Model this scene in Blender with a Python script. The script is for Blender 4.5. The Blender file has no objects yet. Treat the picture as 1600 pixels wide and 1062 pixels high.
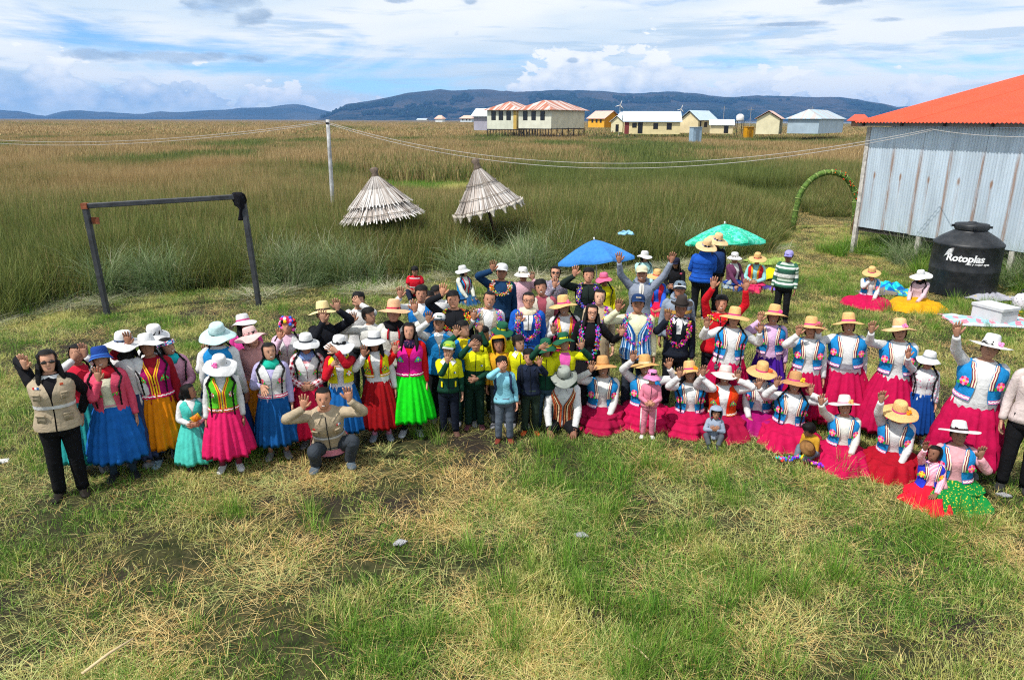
import bpy, math, random
import numpy as np
from mathutils import Vector, Matrix
R = math.radians
random.seed(7)
rng = np.random.default_rng(11)
scene = bpy.context.scene

# ------------------------------------------------------------------ camera
F_PX, PITCH, CAM_H, ROLL = 1123.0, R(17.0), 3.75, -0.0035      # focal length in photo pixels (1600 wide)
fwd = np.array([0, math.cos(PITCH), -math.sin(PITCH)])
rt0 = np.array([1.0, 0, 0]); dn0 = np.array([0, -math.sin(PITCH), -math.cos(PITCH)])
rt = rt0 * math.cos(ROLL) + dn0 * math.sin(ROLL)
dn = dn0 * math.cos(ROLL) - rt0 * math.sin(ROLL)
cam_data = bpy.data.cameras.new('camera'); cam = bpy.data.objects.new('camera', cam_data)
scene.collection.objects.link(cam); scene.camera = cam
cam.matrix_world = Matrix(((rt[0], -dn[0], -fwd[0], 0), (rt[1], -dn[1], -fwd[1], 0), (rt[2], -dn[2], -fwd[2], CAM_H), (0, 0, 0, 1)))
cam_data.sensor_width = 36; cam_data.lens = 36 * F_PX / 1600
cam_data.clip_start = 0.1; cam_data.clip_end = 60000

def ray(px, py):
    u = (px - 800) / F_PX; v = (py - 531) / F_PX
    return fwd + rt * u + dn * v
def at(px, py, z=0.0):
    "world point at height z seen at photo position (px, py)"
    d = ray(px, py); t = (z - CAM_H) / d[2]
    return np.array([d[0] * t, d[1] * t, z])
def atd(px, py, Y):
    "world point at depth Y seen at photo position (px, py)"
    d = ray(px, py); t = Y / d[1]
    return np.array([d[0] * t, Y, CAM_H + d[2] * t])

# ------------------------------------------------------------------ light
SUN_EL, SUN_AZ = R(57), R(-128)      # azimuth of the sun measured from +Y towards +X (behind the camera's left shoulder)
sun_dir = Vector((math.sin(SUN_AZ) * math.cos(SUN_EL), math.cos(SUN_AZ) * math.cos(SUN_EL), math.sin(SUN_EL)))
sl = bpy.data.lights.new('sun', 'SUN'); sl.energy = 5.0; sl.angle = R(0.53); sl.color = (1.0, 0.955, 0.89)
so = bpy.data.objects.new('sun', sl); scene.collection.objects.link(so)
so.rotation_euler = (-sun_dir).to_track_quat('-Z', 'Y').to_euler()
scene.view_settings.view_transform = 'Standard'; scene.view_settings.look = 'None'
scene.view_settings.exposure = 0.0; scene.view_settings.gamma = 1.0; scene.view_settings.use_curve_mapping = False
scene.cycles.max_bounces = 5; scene.cycles.diffuse_bounces = 2; scene.cycles.glossy_bounces = 2
scene.cycles.transmission_bounces = 2; scene.cycles.transparent_max_bounces = 4; scene.cycles.volume_bounces = 0
scene.cycles.use_denoising = False; scene.cycles.pixel_filter_type = 'BLACKMAN_HARRIS'; scene.cycles.filter_width = 1.15

# ------------------------------------------------------------------ node helpers
class NX:
    "a node socket with arithmetic"
    def __init__(s, nt, sock): s.nt, s.s = nt, sock
    def _m(s, op, *a, clamp=False):
        n = s.nt.nodes.new('ShaderNodeMath'); n.operation = op; n.use_clamp = clamp
        for i, x in enumerate((s,) + a):
            if isinstance(x, NX): s.nt.links.new(x.s, n.inputs[i])
            else: n.inputs[i].default_value = float(x)
        return NX(s.nt, n.outputs[0])
    def __add__(s, o): return s._m('ADD', o)
    def __radd__(s, o): return s._m('ADD', o)
    def __sub__(s, o): return s._m('SUBTRACT', o)
    def __rsub__(s, o): return (s * -1) + o
    def __mul__(s, o): return s._m('MULTIPLY', o)
    def __rmul__(s, o): return s._m('MULTIPLY', o)
    def __truediv__(s, o): return s._m('DIVIDE', o)
    def max(s, o): return s._m('MAXIMUM', o)
    def min(s, o): return s._m('MINIMUM', o)
    def fn(s, op, *a): return s._m(op, *a)
    def step(s, a, b):
        "smoothstep from a to b"
        n = s.nt.nodes.new('ShaderNodeMapRange'); n.interpolation_type = 'SMOOTHSTEP'
        s.nt.links.new(s.s, n.inputs[0])
        n.inputs[1].default_value = a; n.inputs[2].default_value = b
        return NX(s.nt, n.outputs[0])
def nnew(nt, kind, **inp):
    n = nt.nodes.new(kind)
    for k, v in inp.items():
        k = k.replace('_', ' ')
        if isinstance(v, NX): nt.links.new(v.s, n.inputs[k])
        else: n.inputs[k].default_value = v
    return n
def xyz(nt, x, y, z):
    n = nt.nodes.new('ShaderNodeCombineXYZ')
    for i, q in enumerate((x, y, z)):
        if isinstance(q, NX): nt.links.new(q.s, n.inputs[i])
        else: n.inputs[i].default_value = q
    return NX(nt, n.outputs[0])
def sep(nt, v):
    n = nt.nodes.new('ShaderNodeSeparateXYZ'); nt.links.new(v.s, n.inputs[0])
    return [NX(nt, o) for o in n.outputs]
def noise(nt, vec, scale=5, detail=3, rough=.55, dist=0.0, out=0):
    n = nnew(nt, 'ShaderNodeTexNoise', Scale=scale, Detail=detail, Roughness=rough, Distortion=dist)
    if vec is not None: nt.links.new(vec.s, n.inputs['Vector'])
    return NX(nt, n.outputs[out])
def mixc(nt, fac, a, b):
    n = nt.nodes.new('ShaderNodeMix'); n.data_type = 'RGBA'
    for i, q in ((0, fac), (6, a), (7, b)):
        if isinstance(q, NX): nt.links.new(q.s, n.inputs[i])
        elif i == 0: n.inputs[0].default_value = q
        else: n.inputs[i].default_value = (q[0], q[1], q[2], 1)
    return NX(nt, n.outputs[2])
def srgb(h):
    h = h.lstrip('#'); c = [int(h[i:i + 2], 16) / 255 for i in (0, 2, 4)]
    return tuple(x / 12.92 if x <= .04045 else ((x + .055) / 1.055) ** 2.4 for x in c)
def new_mat(name):
    m = bpy.data.materials.new(name); m.use_nodes = True; nt = m.node_tree; nt.nodes.clear()
    out = nt.nodes.new('ShaderNodeOutputMaterial')
    return m, nt, out
def tc(nt, kind='Object'): return NX(nt, nt.nodes.new('ShaderNodeTexCoord').outputs[kind])
def principled(nt, out, col, rough=.8, bump=None, bstr=.3, bdist=.01, metal=0.0, spec=.3, trans=0.0, coat=0):
    b = nt.nodes.new('ShaderNodeBsdfPrincipled')
    for k, v in (('Base Color', col), ('Roughness', rough), ('Metallic', metal), ('Specular IOR Level', spec)):
        if isinstance(v, NX): nt.links.new(v.s, b.inputs[k])
        elif k == 'Base Color': b.inputs[k].default_value = (*v, 1)
        else: b.inputs[k].default_value = v
    if coat: b.inputs['Coat Weight'].default_value = coat
    if bump is not None:
        n = nt.nodes.new('ShaderNodeBump'); n.inputs['Strength'].default_value = bstr; n.inputs['Distance'].default_value = bdist
        nt.links.new(bump.s, n.inputs['Height']); nt.links.new(n.outputs[0], b.inputs['Normal'])
    if trans:
        t = nt.nodes.new('ShaderNodeBsdfTranslucent')
        if isinstance(col, NX): nt.links.new(col.s, t.inputs[0])
        else: t.inputs[0].default_value = (*col, 1)
        mx = nt.nodes.new('ShaderNodeMixShader'); mx.inputs[0].default_value = trans
        nt.links.new(b.outputs[0], mx.inputs[1]); nt.links.new(t.outputs[0], mx.inputs[2]); nt.links.new(mx.outputs[0], out.inputs[0])
    else: nt.links.new(b.outputs[0], out.inputs[0])
    return b

# ------------------------------------------------------------------ sky
world = bpy.data.worlds.new('World'); scene.world = world; world.use_nodes = True
def build_sky():
    nt = world.node_tree; nt.nodes.clear()
    out = nt.nodes.new('ShaderNodeOutputWorld'); bg = nt.nodes.new('ShaderNodeBackground')
    bg.inputs[1].default_value = 0.108; nt.links.new(bg.outputs[0], out.inputs[0])
    sky = nt.nodes.new('ShaderNodeTexSky'); sky.sky_type = 'NISHITA'; sky.sun_disc = False
    sky.sun_elevation = SUN_EL; sky.sun_rotation = SUN_AZ; sky.altitude = 3800; sky.dust_density = .6
    D = tc(nt, 'Generated'); x, y, z = sep(nt, D)
    az = x.fn('ARCTAN2', y); el = z.fn('ARCSINE')
    sx = az * 1123 + 800                       # degrees-like units: one unit is about 0.05 degrees
    sy = el * 1174
    # direction coordinates with the vertical stretched, so that clouds flatten towards the horizon
    V1 = xyz(nt, x * 3.0, y * 3.0, z * 14.0)
    V2 = xyz(nt, x * 9.0, y * 9.0, z * 22.0)
    veil = noise(nt, V1, 1.1, 7, .58, .6)
    streak = noise(nt, xyz(nt, x * 4, y * 4, z * 46.0), 1.0, 6, .6, .4)
    tb = noise(nt, xyz(nt, x * 2.2 + 5, y * 2.2, z * 9.0), 1.0, 4, .5, .2)
    dens = (veil * .62 + streak * .38)
    dens = dens + (sy.step(60, 190) * .06) - (sy.step(200, 900) * .02)
    white = dens.step(.38, .53)
    cl_col = mixc(nt, tb.step(.36, .56), (.68, .81, .92), (.95, .98, 1.0))
    skyc = mixc(nt, 1.0, (0, 0, 0), NX(nt, sky.outputs[0]))
    # clear sky, a little richer than the model alone
    clear = nt.nodes.new('ShaderNodeVectorMath'); clear.operation = 'MULTIPLY'
    nt.links.new(sky.outputs[0], clear.inputs[0]); clear.inputs[1].default_value = (.95, 1.28, 1.52)
    clear = NX(nt, clear.outputs[0])
    def k10(c):
        n = nt.nodes.new('ShaderNodeVectorMath'); n.operation = 'SCALE'; n.inputs[3].default_value = 10
        nt.links.new(c.s, n.inputs[0]); return NX(nt, n.outputs[0])
    col = mixc(nt, white, clear, k10(cl_col))
    # grey-blue layer streaks low over the hills
    st2 = noise(nt, xyz(nt, x * 5 + 9, y * 5, z * 60.0), 1.0, 5, .6, .3)
    g = st2.step(.52, .64) * sy.step(25, 60) * (1 - sy.step(120, 190))
    col = mixc(nt, g * .75, col, k10(mixc(nt, .0, (.52, .68, .84), (1, 1, 1))))
    # heaped clouds along the horizon
    puff = noise(nt, V2, 1.5, 9, .62, .3)
    big = noise(nt, xyz(nt, x * 2.0 + 3, y * 2.0, 0.0), 2.6, 2, .5)
    def bell(c, w): return ((sx - c) / w).fn('POWER', 2).fn('MULTIPLY', -1).fn('EXPONENT')
    top = big * 75 + bell(60, 190) * 52 + bell(370, 60) * 14 + bell(905, 90) * 62 + bell(1015, 50) * 45 + bell(1300, 240) * 12 - bell(610, 130) * 12 - 2
    def vor(fx, fz, off):
        wv = noise(nt, xyz(nt, x * fx * .7 + off, y * fx * .7, z * fz * .7), 1.0, 2, .5, .0, 1)
        vv = nt.nodes.new('ShaderNodeVectorMath'); vv.operation = 'MULTIPLY_ADD'; nt.links.new(wv.s, vv.inputs[0]); vv.inputs[1].default_value = (.9, .9, .9); nt.links.new(xyz(nt, x * fx + off, y * fx, z * fz).s, vv.inputs[2])
        v = nnew(nt, 'ShaderNodeTexVoronoi', Scale=1.0); v.feature = 'F1'; nt.links.new(vv.outputs[0], v.inputs['Vector']); return NX(nt, v.outputs['Distance'])
    v1 = vor(22, 30, 3.0); v2 = vor(58, 74, 8.0)
    billow = (.5 - v1) * 46 + (.5 - v2) * 18
    hgt = top + (puff - .5) * 170 + billow - sy
    heap = hgt.step(-2, 5) * (sy.step(-8, 2))
    lit = (.76 - hgt * .0065 + (puff - .5) * 3.0 + (.42 - v1) * 1.0 + (.42 - v2) * .55 + bell(950, 130) * .35).max(0).min(1)
    shade = noise(nt, xyz(nt, x * 12, y * 12, z * 40.0 + 4), 1.0, 5, .6, .4)
    hc = mixc(nt, (lit * .92 + shade.step(.38, .62) * .12).min(1), (.34, .53, .76), (1.06, 1.06, 1.06))
    col = mixc(nt, heap * .93, col, k10(hc))
    # small dark scraps of cloud
    sc = noise(nt, V2, 1.9, 8, .6, .2)
    def blob(cx, cy, w, h): return (((sx - cx) / w).fn('POWER', 2) + ((sy - cy) / h).fn('POWER', 2)).fn('MULTIPLY', -1).fn('EXPONENT')
    m = blob(400, 160, 65, 24).max(blob(490, 178, 60, 16)).max(blob(440, 140, 30, 14)).max(blob(640, 170, 26, 9)).max(blob(738, 167, 14, 6)).max(blob(888, 87, 12, 5))
    m = m.max(blob(1340, 164, 60, 8)).max(blob(1500, 172, 90, 13)).max(blob(1245, 158, 30, 7)).max(blob(1560, 122, 90, 5)).max(blob(1300, 131, 30, 5)).max(blob(1180, 131, 40, 4))
    m = m.max(blob(300, 82, 170, 9)).max(blob(130, 176, 40, 8) * .7)
    dk = (m * 1.15 + (sc - .5) * 2.6).step(.42, .95)
    col = mixc(nt, dk * .85, col, k10(mixc(nt, shade.step(.35, .65), (.32, .44, .60), (.52, .65, .80))))
    # pale air at the horizon
    hz = 1 - sy.step(-10, 34)
    col = mixc(nt, hz * .55, col, k10(mixc(nt, 0.0, (.74, .88, .98), (1, 1, 1))))
    nt.links.new(col.s, bg.inputs[0])
build_sky()

# ------------------------------------------------------------------ mesh builder
_seg_cache = {}
class MB:
    def __init__(s): s.V = []; s.F = []; s.M = []; s.U = []; s.C = []; s.n = 0
    def add(s, v, faces, mat=0, uv=None, col=None, mtx=None):
        v = np.asarray(v, float).reshape(-1, 3)
        if mtx is not None: v = v @ mtx[:3, :3].T + mtx[:3, 3]
        k = s.n; s.V.append(v); s.n += len(v)
        s.F.extend([tuple(i + k for i in f) for f in faces])
        s.M.extend(mat if isinstance(mat, list) else [mat] * len(faces))
        s.U.append(np.zeros((len(v), 2)) if uv is None else np.asarray(uv, float).reshape(-1, 2))
        c = np.ones((len(v), 4))
        if col is not None: c[:, :3] = col
        s.C.append(c)
    def loft(s, rings, closed=True, caps=(True, True), mat=0, col=None, mtx=None, rowmat=None, drop=None):
        g = np.asarray(rings, float); nr, ns = g.shape[:2]
        key = (nr, ns, closed)
        if key not in _seg_cache:
            m = ns if closed else ns - 1
            _seg_cache[key] = [(i * ns + j, i * ns + (j + 1) % ns, (i + 1) * ns + (j + 1) % ns, (i + 1) * ns + j) for i in range(nr - 1) for j in range(m)]
        fs = list(_seg_cache[key]); m = ns if closed else ns - 1
        mats = [mat] * len(fs) if rowmat is None else [rowmat[i] for i in range(nr - 1) for j in range(m)]
        if drop is not None:
            keep = [k for k in range(len(fs)) if not drop(k // m, k % m)]
            fs = [fs[k] for k in keep]; mats = [mats[k] for k in keep]
        if closed and caps[0]: fs.append(tuple(range(ns - 1, -1, -1))); mats.append(mats[0] if mats else mat)
        if closed and caps[1]: fs.append(tuple((nr - 1) * ns + j for j in range(ns))); mats.append(mats[-2] if len(mats) > 1 else mat)
        cen = g.mean(1); dl = np.concatenate([[0], np.cumsum(np.linalg.norm(np.diff(cen, axis=0), axis=1))])
        dl2 = np.concatenate([[0], np.cumsum(np.linalg.norm(np.diff(g[:, 0], axis=0), axis=1))])
        dl = dl if dl[-1] > .02 else dl2
        per = np.linalg.norm(np.diff(np.concatenate([g, g[:, :1]], 1), axis=1), axis=2).sum(1).max()
        uv = np.stack(np.broadcast_arrays(np.linspace(0, per, ns)[None, :], dl[:, None]), -1)
        s.add(g, fs, mats, uv, col, mtx)
    def box(s, c, d, mat=0, mtx=None, col=None, bev=0.0):
        x, y, z = [q / 2 for q in d]; cx, cy, cz = c
        if bev:
            b = bev; v = []
            for sz in (-1, 1):
                for (px_, py_) in ((-x + b, -y), (x - b, -y), (x, -y + b), (x, y - b), (x - b, y), (-x + b, y), (-x, y - b), (-x, -y + b)):
                    v.append((cx + px_, cy + py_, cz + sz * z))
            f = [(7, 6, 5, 4, 3, 2, 1, 0), tuple(range(8, 16))] + [(i, (i + 1) % 8, 8 + (i + 1) % 8, 8 + i) for i in range(8)]
            s.add(v, f, mat, None, col, mtx); return
        v = [(cx + i * x, cy + j * y, cz + k * z) for k in (-1, 1) for j in (-1, 1) for i in (-1, 1)]
        s.add(v, [(0, 2, 3, 1), (4, 5, 7, 6), (0, 1, 5, 4), (2, 6, 7, 3), (0, 4, 6, 2), (1, 3, 7, 5)], mat, np.array(v)[:, [0, 2]], col, mtx)
    def tube(s, path, rad, seg=8, side=None, caps=(True, True), mat=0, col=None, mtx=None, rowmat=None, flat=None):
        p = np.asarray(path, float); n = len(p)
        rad = np.broadcast_to(np.asarray(rad, float), (n,)) if np.ndim(rad) < 2 else np.asarray(rad, float)
        t = np.gradient(p, axis=0); t /= np.linalg.norm(t, axis=1)[:, None] + 1e-9
        if side is None: side = np.array([1.0, 0, 0]) if abs(t[:, 0]).mean() < .8 else np.array([0, 0, 1.0])
        a = np.linspace(0, 2 * np.pi, seg, endpoint=False); rings = []
        sd = np.asarray(side, float)
        for i in range(n):
            si = sd if sd.ndim == 1 else sd[i]
            u = si - t[i] * (si @ t[i]); u /= np.linalg.norm(u) + 1e-9; w = np.cross(t[i], u)
            ru, rw = (rad[i], rad[i]) if rad.ndim == 1 else rad[i]
            rings.append(p[i] + np.cos(a)[:, None] * u * ru + np.sin(a)[:, None] * w * rw)
        s.loft(rings, True, caps, mat, col, mtx, rowmat)
    def ball(s, c, r, mat=0, mtx=None, seg=8, rings=5, col=None):
        c = np.asarray(c, float); r = np.broadcast_to(np.asarray(r, float), (3,))
        a = np.linspace(0, 2 * np.pi, seg, endpoint=False); g = []
        for k in range(rings + 1):
            b = -math.pi / 2 + math.pi * k / rings; cb = max(math.cos(b), .02)
            g.append(c + np.stack([np.cos(a) * cb * r[0], np.sin(a) * cb * r[1], np.full(seg, math.sin(b) * r[2])], 1))
        s.loft(g, True, (True, True), mat, col, mtx)
    def build(s, name, mats, parent=None, smooth=True, loc=None, rotz=0, coll=None):
        me = bpy.data.meshes.new(name)
        V = np.concatenate(s.V) if s.V else np.zeros((0, 3))
        me.from_pydata(V.tolist(), [], s.F)
        if not isinstance(mats, (list, tuple)): mats = [mats]
        for m in mats: me.materials.append(m)
        me.polygons.foreach_set('material_index', np.array(s.M, dtype=np.int32))
        me.polygons.foreach_set('use_smooth', np.full(len(s.F), smooth))
        li = np.empty(len(me.loops), dtype=np.int32); me.loops.foreach_get('vertex_index', li)
        uvl = me.uv_layers.new(name='UVMap'); U = np.concatenate(s.U)
        uvl.data.foreach_set('uv', U[li].ravel())
        at_ = me.attributes.new('Col', 'FLOAT_COLOR', 'POINT'); at_.data.foreach_set('color', np.concatenate(s.C).ravel())
        me.update()
        o = bpy.data.objects.new(name, me)
        if parent is not None: o.parent = parent
        if loc is not None: o.location = tuple(loc)
        o.rotation_euler.z = rotz
        (coll or scene.collection).objects.link(o)
        return o
def empty(name, loc=(0, 0, 0), rz=0):
    o = bpy.data.objects.new(name, None); o.location = tuple(float(q) for q in loc); o.rotation_euler.z = rz
    o.empty_display_size = .1; scene.collection.objects.link(o); return o
def tag(o, label=None, cat=None, group=None, kind=None):
    for k, v in (('label', label), ('category', cat), ('group', group), ('kind', kind)):
        if v: o[k] = v
    return o
def thing(name, label, cat, loc=(0, 0, 0), rz=0, group=None): return tag(empty(name, loc, rz), label, cat, group)

# ------------------------------------------------------------------ materials
_mc = {}
def cached(fn):
    def w(*a, **k):
        key = (fn.__name__, a, tuple(sorted(k.items())))
        if key not in _mc: _mc[key] = fn(*a, **k)
        return _mc[key]
    return w
def varied(nt, c, vec, amt=.18, scale=9):
    n = noise(nt, vec, scale, 4, .6)
    d = tuple(q * (1 - amt) for q in c); l = tuple(min(q * (1 + amt), .92) for q in c)
    return mixc(nt, n.step(.3, .7), d, l)
def dim(h): return tuple(q * .74 for q in srgb(h))
@cached
def fabric(hexc, rough=.9, fold=1.0):
    c = srgb(hexc); c = tuple(min(q * .84 + .003, .60) for q in c)
    m, nt, out = new_mat('fabric'); o = tc(nt)
    f1 = noise(nt, o, 8, 4, .5, 2.2); f2 = noise(nt, o, 420, 2, .6)
    principled(nt, out, varied(nt, c, o, .12, 14), rough, f1 * 1.0 + f2 * .03, .38 * fold, .035, spec=.12)
    return m
@cached
def knit(hexc):
    c = srgb(hexc); c = tuple(min(q * .95 + .004, .8) for q in c)
    m, nt, out = new_mat('knit'); o = tc(nt)
    f1 = noise(nt, o, 90, 3, .7)
    principled(nt, out, varied(nt, c, o, .3, 80), .95, f1 + noise(nt, o, 10, 2) * 2, .7, .02, spec=.05)
    return m
@cached
def stripes(cols, width, axis='v', noisy=0.0):
    "bands woven into the cloth, from its UV"
    m, nt, out = new_mat('striped_cloth'); u = sep(nt, tc(nt, 'UV')); q = u[1] if axis == 'v' else u[0]
    q = (q / (width * len(cols))).fn('FRACT')
    r = nt.nodes.new('ShaderNodeValToRGB'); r.color_ramp.interpolation = 'CONSTANT'; el = r.color_ramp.elements
    el[0].position = 0; el[0].color = (*srgb(cols[0]), 1); el[1].position = 1 / len(cols); el[1].color = (*srgb(cols[1]), 1)
    for i in range(2, len(cols)):
        e = el.new(i / len(cols)); e.color = (*srgb(cols[i]), 1)
    nt.links.new(q.s, r.inputs[0]); o = tc(nt)
    principled(nt, out, NX(nt, r.outputs[0]), .9, noise(nt, o, 11, 3, .55, 1.2), .5, .03, spec=.1)
    return m
@cached
def plaid(c1, c2, c3, w=.03):
    m, nt, out = new_mat('plaid_cloth'); u = sep(nt, tc(nt, 'UV'))
    a = (u[0] / (2 * w)).fn('FRACT').fn('GREATER_THAN', .5); b = (u[1] / (2 * w)).fn('FRACT').fn('GREATER_THAN', .5)
    k = mixc(nt, (a + b) * .5, srgb(c1), srgb(c2)); k = mixc(nt, (a * b), k, srgb(c3))
    principled(nt, out, k, .9, noise(nt, tc(nt), 11, 3), .5, .03, spec=.1); return m
@cached
def printed(base, spot, scale=30, thr=.56, spot2=None):
    "small printed or woven motifs on a base colour"
    m, nt, out = new_mat('printed_cloth'); o = tc(nt)
    v = nnew(nt, 'ShaderNodeTexVoronoi', Scale=scale); nt.links.new(o.s, v.inputs['Vector'])
    d = NX(nt, v.outputs['Distance']); k = 1 - d.step(.22, .34)
    c = mixc(nt, k, dim(base), dim(spot))
    if spot2:
        rr = sep(nt, NX(nt, v.outputs['Color']))[0]
        c = mixc(nt, k * rr.fn('GREATER_THAN', thr), c, dim(spot2))
    principled(nt, out, c, .88, noise(nt, o, 11, 3, .5, 1), .5, .03, spec=.15); return m
@cached
def skin(tone):
    m, nt, out = new_mat('skin'); o = tc(nt)
    b = principled(nt, out, varied(nt, tone, o, .14, 26), .62, noise(nt, o, 60, 3), .15, .004, spec=.25)
    b.inputs['Subsurface Weight'].default_value = 0.0
    return m
@cached
def plain(name, c, rough=.6, metal=0.0, spec=.3, amt=.12, scale=6, bump=.15):
    m, nt, out = new_mat(name); o = tc(nt)
    principled(nt, out, varied(nt, c, o, amt, scale), rough, noise(nt, o, scale * 3, 4), bump, .01, metal, spec); return m
@cached
def vertex_colours(rough=.8, glossy=.2):
    m, nt, out = new_mat('coloured_pieces'); a = nt.nodes.new('ShaderNodeAttribute'); a.attribute_name = 'Col'
    principled(nt, out, NX(nt, a.outputs['Color']), rough, spec=glossy); return m
@cached
def straw(hexc='d8b070', weave=1.0):
    c = srgb(hexc); m, nt, out = new_mat('woven_straw'); o = tc(nt); u = tc(nt, 'UV')
    w = noise(nt, o, 130, 2, .7); big = noise(nt, o, 12, 2)
    k = mixc(nt, (w * .7 + big * .3).step(.35, .65), tuple(q * .66 for q in c), tuple(min(q * 1.12, .85) for q in c))
    principled(nt, out, k, .8, w, .5 * weave, .006, spec=.2); return m
MC = None
def hair_mat(): return plain('hair', (.0045, .0038, .0038), .6, 0, .18, .3, 60, .5)
def eye_mat(): return plain('eye', (.008, .006, .005), .25, 0, .5)
def lip_mat(): return plain('lip', (.16, .045, .04), .55, 0, .3)
def tooth_mat(): return plain('tooth', (.72, .70, .64), .4, 0, .4)

# ------------------------------------------------------------------ people
def M4(rot=None, t=(0, 0, 0)):
    m = np.eye(4)
    if rot is not None: m[:3, :3] = rot
    m[:3, 3] = t; return m
def rx(a): c, s = math.cos(a), math.sin(a); return np.array([[1, 0, 0], [0, c, -s], [0, s, c]])
def ry(a): c, s = math.cos(a), math.sin(a); return np.array([[c, 0, s], [0, 1, 0], [-s, 0, c]])
def rz(a): c, s = math.cos(a), math.sin(a); return np.array([[c, -s, 0], [s, c, 0], [0, 0, 1]])
def about(rot, piv):
    piv = np.asarray(piv, float); return M4(rot, piv - rot @ piv)
def ap(m, p): return m[:3, :3] @ np.asarray(p, float) + m[:3, 3]
def nrm(v): v = np.asarray(v, float); return v / (np.linalg.norm(v) + 1e-9)

TORSO = np.array([  # z, half width, half depth, y offset (all in body heights)
    (.455, .085, .066, .000), (.490, .103, .078, .000), (.520, .106, .080, .000), (.560, .098, .072, .000), (.610, .086, .062, -.002),
    (.660, .087, .064, -.003), (.710, .095, .072, -.006), (.750, .101, .074, -.006), (.785, .104, .067, -.003), (.812, .094, .055, .000),
    (.830, .071, .045, .002), (.843, .050, .038, .003), (.856, .038, .033, .003)])
HEADR = np.array([  # z (0 chin .. 1 crown), half width, front, back, tilt (front lowered)
    (.03, .225, .22, .25, .00), (.035, .20, .33, .30, .05), (.08, .235, .405, .33, .05), (.17, .280, .43, .38, .02), (.30, .325, .43, .43, 0),
    (.42, .348, .425, .455, 0), (.50, .357, .415, .465, 0), (.60, .360, .42, .47, 0), (.72, .352, .40, .46, 0), (.83, .315, .345, .41, 0),
    (.92, .235, .255, .31, 0), (.98, .12, .13, .17, 0), (1.0, .02, .02, .03, 0)])
def ring(n): return np.linspace(0, 2 * np.pi, n, endpoint=False)
def interp_t(z):
    return [np.interp(z, TORSO[:, 0], TORSO[:, k]) for k in (1, 2, 3)]

class Body:
    pass
def torso_pt(B, z, th, off):
    "point on the torso surface: th = 0 front, + towards +x"
    a, b, y = interp_t(z); a *= B.w; b *= B.w ** 1.15
    if B.bust and .66 < z < .80: b += .014 * math.sin((z - .66) / .14 * math.pi) * max(math.cos(th), 0)
    if B.belly and .52 < z < .72: b += B.belly * math.sin((z - .52) / .20 * math.pi) * max(math.cos(th), 0) ** .7
    h = B.h
    a = a * h + off; b = b * h + off
    e = .86   # slightly boxy section
    cx = abs(math.sin(th)) ** e * (1 if math.sin(th) >= 0 else -1); cy = abs(math.cos(th)) ** e * (1 if math.cos(th) >= 0 else -1)
    return (a * cx, -b * cy + y * h, z * h)
def torso_rings(B, zs, off, n=16, wob=0.0, th=None):
    th = ring(n) if th is None else th; g = []
    for i, z in enumerate(zs):
        o = off[i] if np.ndim(off) else off
        g.append([torso_pt(B, z, t, o + (wob * math.sin(t * 5 + z * 40) if wob else 0)) for t in th])
    return np.array(g)
def head_rings(B, grow=0.0, n=16, zmin=-1):
    th = ring(n); g = []; s = B.hs
    for (z, a, f, b, tl) in HEADR:
        if z < zmin: continue
        c = np.cos(th); sn = np.sin(th)
        y = np.where(c > 0, -c * (f * s + grow), -c * (b * s + grow))
        zz = z * s - tl * s * np.clip(c, -1, 1) + (grow * (z - .4) * 1.2)
        g.append(np.stack([sn * (a * s + grow), y, zz + np.zeros_like(th)], 1))
    return np.array(g)

def ik(S, T, l1, l2, pole):
    S = np.asarray(S, float); T = np.asarray(T, float); d = T - S; L = np.linalg.norm(d)
    mx = (l1 + l2) * .985
    if L > mx: T = S + d / L * mx; L = mx
    mn = abs(l1 - l2) + .05
    if L < mn: L = mn; T = S + nrm(d) * mn
    d = nrm(T - S); a = (l1 * l1 - l2 * l2 + L * L) / (2 * L); hgt = math.sqrt(max(l1 * l1 - a * a, 0))
    p = np.asarray(pole, float); p = nrm(p - d * (p @ d))
    return S + d * a + p * hgt, T
def bend(A, Bp, C, n=3):
    "path A-B-C with a rounded elbow"
    A, Bp, C = map(np.asarray, (A, Bp, C)); pts = [A + (Bp - A) * t for t in (0, .3, .6, .86)]
    p0 = A + (Bp - A) * .86; p2 = Bp + (C - Bp) * .14
    pts += [p0 * .25 + Bp * .5 + p2 * .25]
    pts += [Bp + (C - Bp) * t for t in (.14, .4, .7, 1.0)]
    return np.array(pts)

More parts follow.
